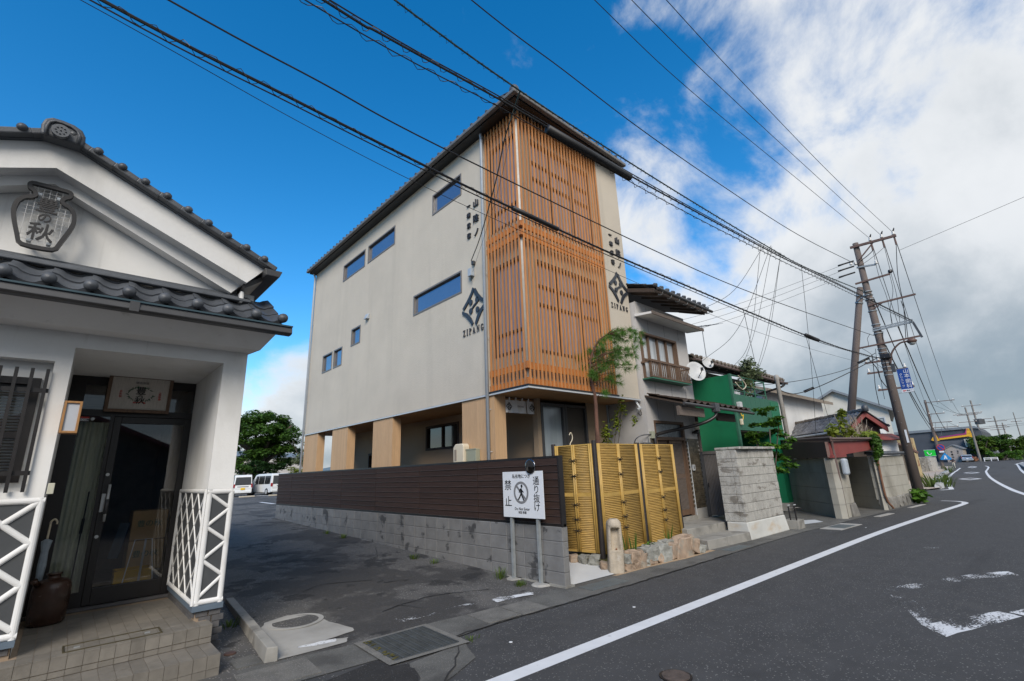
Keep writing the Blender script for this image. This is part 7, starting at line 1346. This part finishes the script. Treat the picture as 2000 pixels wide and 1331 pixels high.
# vertical leads and tangle on the pole
t = thing('pole_leads', (PX, PY, 5), 'tangle of vertical leads hanging on the junction pole', 'cables'); 
for k, (a, b) in enumerate((((PX-.1, 2.72, 9.3), (PX-.1, 2.72, 6.3)), ((PX-.1, 2.36, 9.3), (PX-.1, 2.5, 6.3)), ((PX-.1, 2.0, 9.3), (PX-.1, 2.45, 5.7)), ((PX-.1, 2.42, 8.2), (PX-.1, 2.75, 6.2)), ((PX-.15, 3.3, 8.9), (PX-.12, 2.72, 9.3)), ((PX-.15, 3.3, 8.8), (PX-.12, 2.36, 9.3)), ((PX-.12, 3.05, 6.1), (PX-.15, 3.2, 4.6)), ((PX-.12, 2.3, 7.1), (PX-.12, 2.4, 5.6)), ((PX-.12, 3.45, 6.1), (PX-.12, 3.6, 5.6)), ((PX-.12, 3.8, 5.6), (PX-.12, 3.3, 4.7)), ((PX-.12, 3.4, 5.5), (PX-.12, 3.5, 3.6)), ((PX-.12, 3.55, 5.3), (PX-.12, 3.7, 3.4)), ((PX-.12, 3.7, 5.2), (PX-.12, 3.3, 3.9)))):
    a, b = Vector(a), Vector(b); q = crom([a, a.lerp(b, .33)+Vector((.05, random.uniform(-.08, .08), 0)), a.lerp(b, .66)+Vector((.0, random.uniform(-.08, .08), 0)), b], 5); MB().tube(q, random.choice((.008, .012, .015)), 5).build('lead', m_wire, t)

# ================================================================== CARS, PERSON
def car(origin, yaw_, label, L, Wd, H, mat, kind):
    t = thing('parked_car', (0, 0, 0), label, 'car', 'parked cars'); parts = []
    if kind == 'van': prof = [(0, .32), (-.02, .75), (.02, .95), (.16, H-.12), (.34, H), (L*.62, H), (L*.74, H-.08), (L*.88, 1.02), (L*.97, .9), (L, .55), (L-.02, .28), (.3, .24)]
    else: prof = [(0, .35), (-.02, .7), (.04, .95), (.5, H-.1), (.8, H), (L*.5, H), (L*.7, 1.0), (L*.95, .85), (L, .55), (L-.05, .26), (.3, .24)]
    b = MB(); n = len(prof); wy = lambda z: Wd/2*(1-.10*max(0, (z-.95)/(H-.95))**1.2); V = []
    for s_ in (1, -1): V += [(x, s_*wy(z), z) for x, z in prof]
    b.add(V, [tuple(range(n)), tuple(range(n, 2*n))[::-1]]+[(i, n+i, n+(i+1) % n, (i+1) % n) for i in range(n)]); o = b.build('body', mat, None, bevel=.05); parts.append((o, t))
    def panel(pts, mt, nm, par=None): k = MB(); k.add(pts, [tuple(range(len(pts)))]); o_ = k.build(nm, mt); parts.append((o_, par or t))
    zt, zb = H-.20, 1.0; xr = lambda z: float(np.interp(z, [.95, H-.12], [.02, .16])) if kind == 'van' else float(np.interp(z, [.95, H-.1], [.04, .5]))
    panel([(xr(zb)-.03, -wy(zb)*.88, zb), (xr(zb)-.03, wy(zb)*.88, zb), (xr(zt)-.03, wy(zt)*.86, zt), (xr(zt)-.03, -wy(zt)*.86, zt)], m_dglass, 'rear_window')
    for s_ in (1, -1):
        y = lambda z: s_*(wy(z)+.012)
        for a, c_ in ((.35, L*.30), (L*.32, L*.56), (L*.58, L*.74)):
            tr_ = c_ if c_ < L*.6 else c_-.28; panel([(a, y(zb), zb), (c_, y(zb), zb), (tr_, y(zt), zt), (a, y(zt), zt)], m_dglass, 'side_window')
        k = MB(); k.box(-.05, .12, s_*Wd*.5-.09*(s_ > 0)-.02*(s_ < 0), s_*Wd*.5+.09*(s_ < 0)+.02*(s_ > 0), .78, 1.08); parts.append((k.build('tail_light', m_rlight), t))
        for x in (L*.19, L*.82):
            k = MB().lathe([(.05, -.10), (.30, -.10), (.32, -.05), (.32, .05), (.30, .10), (.05, .10)], (0, 0, 0), 18); w_ = k.build('wheel', m_tyre, None, smooth=False); w_.matrix_basis = Matrix.Translation((x, s_*(Wd/2-.08), .32)) @ Matrix.Rotation(R(90), 4, 'X'); parts.append((w_, t)); k = MB().lathe([(.02, -.115), (.19, -.11), (.20, .11), (.02, .115)], (0, 0, 0), 12); w2_ = k.build('rim', m_alu); w2_.matrix_basis = w_.matrix_basis.copy(); parts.append((w2_, w_))
        k = MB().box(L*.70, L*.73, s_*(Wd/2+.02)-.08, s_*(Wd/2+.02)+.08, 1.0, 1.15); parts.append((k.build('mirror', mat), t))
    k = MB().box(-.06, -.03, -.17, .17, .58, .75); parts.append((k.build('number_plate', m_plate if kind == 'van' and L < 4 else m_signw), t)); k = MB().box(-.08, .1, -Wd*.48, Wd*.48, .30, .50); parts.append((k.build('bumper', mat, bevel=.03), t))
    k = MB().box(-.055, -.02, -.45, .45, .84, .875); parts.append((k.build('trim_strip', m_dgrey), t))
    X4 = Matrix.Translation(origin) @ Matrix.Rotation(yaw_, 4, 'Z'); t.matrix_basis = X4
    for o, p in parts:
        if p is not t: o.parent = p; o.matrix_parent_inverse = p.matrix_basis.inverted(); continue
        o.parent = t
    return t
car((12.1, 49.6, zlot(0, 49)), R(79), 'white compact van with yellow plate seen from behind in the car park', 3.4, 1.48, 1.88, m_carw, 'van')
car((14.95, 48.1, zlot(0, 48)), R(98), 'large white minivan parked diagonally beyond the brown fence', 4.8, 1.85, 1.92, m_carw, 'van')
car((136.5, 10.75, -.38), R(8), 'silver car far down the road beside the hedge', 4.2, 1.75, 1.45, m_cars, 'sedan')
for k, (x, y) in enumerate(((11.6, 46.0), (13.6, 45.0))): tag(MB().box(x-.6, x+.6, y-.09, y+.09, zlot(0, y), zlot(0, y)+.12).build('wheel_stop', M('stop_beige', (.42, .38, .31), .9), bevel=.03), ('beige wheel stop behind the compact van', 'beige wheel stop behind the large minivan')[k], 'wheel stop')
def person(loc, label):
    t = thing('person', loc, label, 'person'); c = Vector(loc); H = 1.66
    J = {'pel': (0, 0, .92), 'wst': (0, 0, 1.05), 'chs': (.02, 0, 1.28), 'nck': (.03, 0, 1.42), 'hd': (.05, 0, 1.52), 'hdt': (.05, 0, 1.62), 'shL': (.02, .18, 1.36), 'elL': (-.10, .25, 1.12), 'haL': (.02, .27, .90), 'shR': (.02, -.18, 1.36), 'elR': (.06, -.26, 1.12), 'haR': (.22, -.24, .98), 'hiL': (0, .09, .88), 'knL': (.16, .10, .50), 'anL': (.20, .10, .09), 'toL': (.33, .11, .05), 'hiR': (0, -.09, .88), 'knR': (-.06, -.10, .48), 'anR': (-.28, -.10, .14), 'toR': (-.18, -.10, .03)}
    Rr = {'pel': .14, 'wst': .125, 'chs': .15, 'nck': .06, 'hd': .09, 'hdt': .085, 'shL': .065, 'elL': .045, 'haL': .035, 'shR': .065, 'elR': .045, 'haR': .035, 'hiL': .095, 'knL': .065, 'anL': .045, 'toL': .04, 'hiR': .095, 'knR': .065, 'anR': .045, 'toR': .04}
    ks = list(J); E_ = [('pel', 'wst'), ('wst', 'chs'), ('chs', 'nck'), ('nck', 'hd'), ('hd', 'hdt'), ('chs', 'shL'), ('shL', 'elL'), ('elL', 'haL'), ('chs', 'shR'), ('shR', 'elR'), ('elR', 'haR'), ('pel', 'hiL'), ('hiL', 'knL'), ('knL', 'anL'), ('anL', 'toL'), ('pel', 'hiR'), ('hiR', 'knR'), ('knR', 'anR'), ('anR', 'toR')]
    me = bpy.data.meshes.new('body'); me.from_pydata([J[k] for k in ks], [(ks.index(a), ks.index(b)) for a, b in E_], []); o = bpy.data.objects.new('body_src', me); COL.objects.link(o); md = o.modifiers.new('s', 'SKIN')
    for i, k in enumerate(ks): me.skin_vertices[0].data[i].radius = (Rr[k], Rr[k]); me.skin_vertices[0].data[i].use_root = (i == 0)
    sb = o.modifiers.new('u', 'SUBSURF'); sb.levels = 1; sb.render_levels = 1
    m2 = bpy.data.meshes.new_from_object(o.evaluated_get(bpy.context.evaluated_depsgraph_get())); bpy.data.objects.remove(o)
    for mt in (m_skin, m_shirt, m_pants, m_text): m2.materials.append(mt)
    for p in m2.polygons:
        z = p.center.z; y = abs(p.center.y); p.material_index = 3 if (z > 1.57 or z < .07 or (z > 1.50 and p.center.x < .02)) else 0 if z > 1.42 or (y > .2 and z < 1.1) else 1 if z > .93 else 2
    m2.shade_smooth(); b = obj('body', m2); b.matrix_basis = Matrix.Translation(c) @ Matrix.Rotation(R(190), 4, 'Z') @ Matrix.Scale(1.0, 4); q = b.matrix_basis.copy(); attach(b, t); b.matrix_basis = q; return t
person((103.5, 9.95, -.81), 'person in dark top and pale trousers walking on the far sidewalk')

# ================================================================== FAR RIGHT: SIDEWALK EDGE, WALLS, BUILDINGS, TREES
t = thing('rubble_kerb', (60, 6.7, -.6), 'row of grey kerb stones with weeds along the far sidewalk', 'kerb')
for k in range(34):
    x = 35.5+2.0*k; y = float(np.interp(x, [34, 46, 65, 95, 106], [4.25, 5.75, 7.55, 9.95, 10.6]))-.2; rock((x, y, zg(x)+.10), (1.5, .38, .34), m_kerbst, 300+k, 'kerb_stone', t, .09)
for k, (x, y, h, lb) in enumerate(((35.3, 4.5, .9, 'tall weed at the near end of the far kerb stones'), (37, 4.2, .6, 'yellowish weeds beside the first far kerb stones'), (42, 4.8, .5, 'weeds at the roadside of the far kerb'), (52, 5.8, .6, 'weeds half way along the far kerb'), (84, 8.7, 1.1, 'pointed weed tuft near the walking person'))): weed((x, y, zg(x)), 60, h, lb, m_grass, .5, 'kerb_weed', .03)
fw_ = thing('rubble_wall', (90, 12, -.9), 'old dry rubble stone wall beyond the utility pole', 'wall')
for r_ in range(5):
    for k in range(13): x = 80+1.35*k+(.6 if r_ % 2 else 0); rock((x, 12.15-.02*k, zg(x)+.2+.40*r_), (1.5, .6, .5), m_rubble, 400+r_*20+k, 'stone', fw_, random.uniform(-.1, .1))
tag(MB().box(93, 99, 11.3, 11.7, zg(96), zg(96)+1.95).build('block_pier', m_dblock, bevel=.05), 'pale block wall pier at the end of the rubble wall', 'wall')
gs = thing('green_sign', (98, 11.3, -.9), 'bright green signboard with a white smile mark beside the far pole', 'sign'); MB().box(97.9, 98.0, 11.1, 12.4, 1.22, 2.12).build('board', m_gsign, gs); MB().box(97.88, 98.02, 11.07, 12.43, 2.12, 2.16).build('edge', m_signw, gs); MB().box(97.88, 98.02, 11.07, 12.43, 1.18, 1.22).build('edge', m_signw, gs)
for y in (11.3, 12.2): MB().box(98.02, 98.12, y-.04, y+.04, zg(98), 1.2).build('post', m_galv, gs)
MB().tube([(97.87, 12.05-.5*f_, 1.68-.28*math.sin(f_*math.pi)) for f_ in np.linspace(0, 1, 12)], .045, 6).build('smile_mark', m_signw, gs); MB().box(97.86, 97.89, 11.95, 12.1, 1.72, 1.84).build('mark_dot', m_signw, gs)
def house(name, x0, x1, y0, y1, ze, zr, label, wall, roofm, ridge='x', z0=None, wins=(), ov=.4, cat='house', rot=0, split=None):
    z0 = zg((x0+x1)/2) if z0 is None else z0; t = thing(name, ((x0+x1)/2, (y0+y1)/2, z0), label, cat); b0 = t.matrix_basis.copy(); ym = split if split is not None else (y0+y1)/2; m = MB()
    if ridge == 'x':   # gable faces -x
        fx = lambda u, v, d: (x0+d, u, v); wall_holes(m, fx, y0, y1, z0, ze, [w_ for w_ in wins], .15); m.quad((x0, y0, ze), (x0, y1, ze), (x0, ym, zr)); m.quad((x1, y0, ze), (x1, y1, ze), (x1, ym, zr)); m.quad((x1, y0, z0), (x1, y1, z0), (x1, y1, ze), (x1, y0, ze))
        for y in (y0, y1): m.quad((x0, y, z0), (x1, y, z0), (x1, y, ze), (x0, y, ze))
        m.build('wall', wall, t)
        for w_ in wins: window(fx, *w_, .1, t, .08, m_alu, m_pglass, mull=1)
        for y in (y0, y1):
            s_ = 1 if y > ym else -1; zs_ = ze-(zr-ze)*ov/abs(y-ym); MB().hexa([(x0-ov, ym, zr), (x1+ov, ym, zr), (x1+ov, y+s_*ov, zs_), (x0-ov, y+s_*ov, zs_), (x0-ov, ym, zr+.16), (x1+ov, ym, zr+.16), (x1+ov, y+s_*ov, zs_+.16), (x0-ov, y+s_*ov, zs_+.16)]).build('roof', roofm, t)
    else:
        xm = (x0+x1)/2; fx = lambda u, v, d: (x0+d, u, v); wall_holes(m, fx, y0, y1, z0, ze, [w_ for w_ in wins], .15)
        for y in (y0, y1): m.add([(x0, y, z0), (x1, y, z0), (x1, y, ze), (xm, y, zr), (x0, y, ze)], [(0, 1, 2, 3, 4)])
        m.build('wall', wall, t)
        for w_ in wins: window(fx, *w_, .1, t, .08, m_alu, m_pglass, mull=1)
        for x in (x0, x1): s_ = 1 if x > xm else -1; zs_ = ze-(zr-ze)*ov/abs(x-xm); MB().hexa([(xm, y0-ov, zr), (xm, y1+ov, zr), (x+s_*ov, y1+ov, zs_), (x+s_*ov, y0-ov, zs_), (xm, y0-ov, zr+.16), (xm, y1+ov, zr+.16), (x+s_*ov, y1+ov, zs_+.16), (x+s_*ov, y0-ov, zs_+.16)]).build('roof', roofm, t)
    if rot: p_ = Vector((x0, y0, 0)); t.matrix_basis = Matrix.Translation(p_) @ Matrix.Rotation(rot, 4, 'Z') @ Matrix.Translation(-p_) @ b0
    return t
m_roofg = M('roof_sheet_grey', (.17, .19, .21), .6, .1, 2)
house('cream_house', 40, 52, 6.35, 12.0, 4.55, 6.1, 'cream gabled house with grey sheet roof behind the outbuilding', m_cream, m_roofg, 'x', None, [(6.6, 7.3, 3.2, 4.1), (7.35, 7.9, 3.2, 4.1)], .35, rot=R(10))
house('white_house', 22.5, 31.3, 7.9, 13, 4.62, 5.5, 'white walled house with brown tiled roof behind the green house', m_white, m_tile_br, 'x', None, [], .45)
house('white_annex', 33, 36, 5.55, 6.4, 3.0, 3.2, 'low white annex with barred window beside the utility pole', m_white, m_white, 'x', None, [(5.7, 6.2, 1.9, 2.8)], .05, rot=R(11))
house('brown_porch', 50, 56, 7.15, 8.75, 1.95, 2.5, 'low porch building with brown sheet roof beyond the utility pole', M('wood_store', (.13, .11, .09), .9, .3, 3), m_brown, 'x', None, [], .45, rot=R(9))
tk = thing('container', (62, 9.1, -.6), 'rust-streaked cream container standing behind the brown roof', 'container'); MB().box(60, 64, 8.65, 9.6, -.7, 3.2).build('shell', M('container_paint', (.42, .33, .17), .8, .15, 2, stain=((.22, .08, .04), .9, .50, .60, .9)), tk); [MB().box(59.97, 60.0, 8.7+.11*k, 8.72+.11*k, .2, 3.1).build('rib', M('container_paint', (.42, .33, .17)), tk) for k in range(8)]
sd2 = house('shutter_shed', 139, 146, 11.35, 14.1, 2.35, 3.1, 'beige shed with a grey shutter lettered in black at the road end', M('shed_beige', (.36, .32, .28), .8), m_roofg, 'x', -.45, [], .25, 'shed')
MB().box(138.96, 138.99, 11.6, 13.85, -.4, 2.15).build('shutter', M('shutter', (.34, .30, .27), .7, .05, 3, stretch=(1, 1, 20)), sd2)
for k, ch in enumerate('●書店'): text(ch, (138.93, 13.1, 1.75-.55*k), (0, -1, 0), (0, 0, 1), .42, m_text, sd2, .01, 'character')
for k, ch in enumerate('東町一丁目'): text(ch, (138.93, 12.1, 1.85-.40*k), (0, -1, 0), (0, 0, 1), .34, m_text, sd2, .01, 'character')
dk = thing('dark_hall', (165, 15, -.3), 'large dark clad hall with yellow and magenta painted stripes', 'building'); Xd = 150
k = MB(); k.prism([(8.0, -.5), (8.3, 6.0), (9.1, 7.15), (21, 7.0), (26, 6.6), (26, -.5)], lambda u, v, d: (d, u, v), Xd, Xd+30); k.build('walls', m_bigdk, dk); k = MB(); k.prism([(8.2, 6.55), (9.1, 7.2), (26, 6.9), (26, 6.3), (9.2, 6.7)], lambda u, v, d: (d, u, v), Xd-.4, Xd-.01); k.build('eave', m_roofg, dk)
k = MB(); k.prism([(8.8, 6.4-2.6), (9.6, 4.6), (10.6, 5.0), (15.6, 4.55), (15.6, 4.95), (10.9, 5.4), (10.6, 6.7), (10.1, 6.75), (9.9, 5.6), (9.2, 4.4)], lambda u, v, d: (d, u, v), Xd-.55, Xd-.42); k.build('yellow_stripe', m_yelp, dk)
k = MB(); k.prism([(10.15, 6.5), (10.55, 6.5), (10.75, 5.45), (15.6, 5.0), (15.6, 5.22), (11.0, 5.75), (10.6, 6.6)], lambda u, v, d: (d, u, v), Xd-.62, Xd-.56); k.build('magenta_stripe', m_mag, dk)
k = MB(); k.prism([(16.5, 4.3), (15.6, 4.4), (15.9, 5.4), (16.2, 6.8), (16.5, 6.8), (16.6, 5.4), (17.1, 4.6)], lambda u, v, d: (d, u, v), Xd-.55, Xd-.42); k.build('yellow_stripe', m_yelp, dk); k = MB(); k.prism([(15.95, 5.6), (16.2, 6.6), (16.5, 6.6), (16.55, 5.6)], lambda u, v, d: (d, u, v), Xd-.62, Xd-.56); k.build('magenta_stripe', m_mag, dk)
MB().box(148.5, 150, 9.6, 16.2, -.5, 4.2).build('lower_block', M('block_dark', (.085, .092, .105), .7, .1, .5), dk); MB().box(147.5, 150, 9.4, 11.3, 2.6, 4.4).build('corner_block', m_cream, dk)
for k_, a in enumerate(((48, 18, 60, 30, 7.2), (66, 15, 76, 22, 6.0), (112, 20, 128, 30, 6.5))): house('rear_house', a[0], a[2], a[1], a[3], a[4]-1.6, a[4], ('pale house roof between the cream house and the pole', 'small house with grey roof behind the container', 'far grey roofed house behind the rubble wall')[k_], m_cream, m_tile_old, 'x', None, [(a[1]+1, a[1]+2.2, 2.2, 3.4)], .4)
gr_ = thing('guard_rail', (136, 6, -.4), 'short white pipe guard rail at the foot of the hedge', 'guard rail')
for y in (8.3, 7.4, 6.5): MB().tube([(136.5+(8.3-y)*2, y, -.45), (136.5+(8.3-y)*2, y, .35)], .07, 6).build('post', m_signw, gr_)
for z in (.3, .05): MB().tube([(136.5, 8.3, z), (140.1, 6.5, z)], .06, 6).build('rail', m_signw, gr_)
tag(MB().box(139.2, 140.6, 9.0, 9.3, -.5, .5).build('white_post_block', m_signw, bevel=.08), 'short white bollard beside the orange flowers', 'bollard')
tree('flower_bush', (139, 9.9, -.4), (139, 9.9, .0), .05, 1, 'orange-pink flowering bush at the road corner', 'bush', 260, .16, M('petal', (.45, .22, .12), .7, .3), m_barkg, .4, [((139, 9.9, .15), (.8, .7, .45))])
def massed(name, clumps, n, sz, mat, label, base, h, cat='tree', grp=None, r_=.3):
    t = thing(name, base, label, cat, grp); mb = MB(); b = Vector(base); ends = []
    for c, _ in clumps[:7]: mb.tube(crom([b, b+Vector((0, 0, h*.4)), Vector(c)], 4), [r_*(1-.09*i) for i in range(9)], 6)
    mb.build('trunk', m_barkg, t, smooth=True); leaves('crown', clumps, n, sz, mat, t, .6, 1.5, .35); return t
def puff(c, R_, n, s_): return [((c[0]+R_[0]*random.uniform(-1, 1)*.75, c[1]+R_[1]*random.uniform(-1, 1)*.75, c[2]+R_[2]*random.uniform(-.8, 1)), (s_*random.uniform(.7, 1.3), s_*random.uniform(.7, 1.3), s_*random.uniform(.4, .7))) for _ in range(n)]
GT = 'trees along the far right roadside'
massed('roadside_tree', puff((146, 8.6, 2.8), (2.2, 2.0, 1.8), 26, .95), 3600, .26, m_leafb, 'broad bright green tree right of the dark hall', (146, 8.6, -.3), 3, grp=GT)
massed('roadside_tree', puff((150, 6.0, 3.0), (2.5, 2.0, 1.7), 26, 1.0), 3600, .26, m_leaf, 'darker green tree behind the tallest far pole', (150, 6.0, -.3), 3, grp=GT)
massed('roadside_tree', puff((153, 3.4, 2.4), (3, 2.2, 1.6), 24, 1.0), 3200, .26, m_leafb, 'light olive tree near the right edge of the picture', (153, 3.4, -.3), 3, grp=GT)
massed('roadside_tree', puff((156, .2, 2.6), (3, 2.6, 1.8), 26, 1.1), 3200, .28, m_leaf, 'green tree cut by the right edge of the picture', (156, .2, -.3), 3, grp=GT)
massed('hedge', puff((143, 5.8, .6), (2.2, 3.2, .7), 26, .7), 3000, .2, m_leafm, 'low bright hedge at the far right roadside', (143, 5.8, -.4), 1, 'hedge'); massed('hedge', puff((146, .5, .8), (2.4, 3.4, .8), 26, .75), 3000, .2, m_leafb, 'low hedge continuing past the right edge', (146, .5, -.4), 1, 'hedge')
# raised traffic island, far right
m = MB(); m.prism([(113.5, 3.0), (125, 2.4), (126, -4), (78, -1), (76, 1.2)], lambda u, v, d: (u, v, zg(u)+d), -.05, .14); m.build('traffic_island', m_kerbst)['kind'] = 'structure'
tag(MB().box(82, 82.4, .9, 1.3, zg(82), zg(82)+1.0).build('island_bollard', m_signw, bevel=.06), 'white bollard on the traffic island at the right edge', 'bollard')

# ================================================================== LEFT BACKGROUND
bt = thing('camphor_tree', (17.2, 66, .2), 'large old dark green tree beyond the parked vans', 'tree'); mb = MB(); ends = []
mb.tube(crom([(17.4, 66, .2), (17.3, 66, 1.6), (17.7, 66, 3.2), (17.9, 66, 4.5)], 5), [.75-.025*i for i in range(16)], 10)
for k in range(9): a = k*.7; mb.tube(crom([(17.7, 66, 3.0+.15*k), (17.7+1.6*math.cos(a), 66+1.6*math.sin(a), 4.6+.2*k), (17.7+3.6*math.cos(a), 66+3.2*math.sin(a), 5.4+.35*k)], 4), [.30-.024*i for i in range(9)], 6)
mb.build('trunk', m_barkg, bt, smooth=True); cl = []
for z, r_, n in ((9.4, 1.7, 7), (8.6, 3.0, 16), (7.5, 4.0, 24), (6.3, 4.5, 26), (5.0, 4.5, 24), (3.8, 4.0, 14)):
    for k in range(n): a = random.random()*6.28; q = r_*(random.random()**.45)*random.uniform(.78, 1.16); cl.append(((17.6+q*math.cos(a), 66+q*math.sin(a), z+random.uniform(-.5, .6)), (1.1*random.uniform(.7, 1.2), 1.1, .52)))
leaves('crown', cl, 22000, .22, m_leaf, bt, .8, 1.5, .5)
massed('dark_shrub', puff((17.0, 62, 2.2), (3.0, 1.2, 1.4), 26, .8), 4200, .17, m_leafd, 'dark shrub mass under the large tree', (17, 62, .2), 1.5, 'shrub')
massed('bright_shrub', puff((14.4, 60, 2.2), (.9, .7, 1.0), 12, .55), 1500, .15, m_leaf, 'bright round shrub at the foot of the large tree beside the storehouse', (14.4, 60, .2), 1.5, 'shrub')
massed('olive_shrub', puff((19.6, 58, 1.9), (1.3, .8, 1.0), 14, .6), 1800, .13, m_leafy, 'yellowish green shrub behind the large minivan', (19.6, 58, .2), 1.5, 'shrub')
tree('slender_tree', (20.9, 60, .2), (21.0, 60, 3.0), .08, 2, 'slender pale-leaved tree beside the back corner of the building', 'tree', 1300, .13, m_leafp, m_barkg, .5, puff((20.9, 60, 4.2), (1.4, .8, 1.9), 16, .6), shell=.7)
t = thing('steel_tower', (26, 78, .2), 'grey steel lattice tower seen between the timber piers', 'tower')
for dx, dy in ((-1, -1), (1, -1), (1, 1), (-1, 1)): MB().beam((29+dx*.9, 78+dy*.9, 0), (29+dx*.4, 78+dy*.4, 12), .16, .16).build('leg', m_pipe, t)
for k in range(12): MB().beam((28.15+.03*k, 77.1, k), (29.85-.03*k, 77.1, k+1), .1, .1).build('brace', m_pipe, t); MB().beam((28.15+.03*k, 77.1, k), (29.85-.03*k, 77.1, k), .1, .1).build('brace', m_pipe, t)
house('far_building', 18, 34, 90, 104, 5.2, 6.2, 'distant pale building behind the slender tree', m_grey, m_roofg, 'x', .2, [(92, 94, 1.5, 3), (96, 98, 1.5, 3)], .2, 'building')
tag(wire('far_span', [(-30, 120, 9), (10, 100, 7.6), (24, 80, 8.4), (29, 78, 10)], .03, 'thin wire rising to the steel tower'), None)
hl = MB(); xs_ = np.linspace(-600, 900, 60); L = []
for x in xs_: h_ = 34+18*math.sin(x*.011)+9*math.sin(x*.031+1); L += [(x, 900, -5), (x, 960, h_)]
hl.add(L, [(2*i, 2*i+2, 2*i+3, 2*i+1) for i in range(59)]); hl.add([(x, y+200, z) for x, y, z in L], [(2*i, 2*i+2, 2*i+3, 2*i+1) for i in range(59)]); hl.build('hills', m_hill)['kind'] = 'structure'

# ================================================================== ACROSS THE STREET (mirrored in the shop door and windows)
house('opposite_house', -3.5, 3.5, -15.5, -9.5, 2.7, 4.3, 'red-roofed house across the street mirrored in the shop door', m_wood_w, m_red, 'y', 0, [], .6)
house('opposite_house', 7, 17, -17, -10.5, 4.8, 6.6, 'dark-roofed house across the street behind the viewer', m_wood_w, m_tile_old, 'y', 0, [], .6)
house('opposite_house', -20, -9, -14.5, -9, 3.4, 5.2, 'grey house across the street left behind the viewer', m_grey, m_tile, 'y', 0, [], .6)
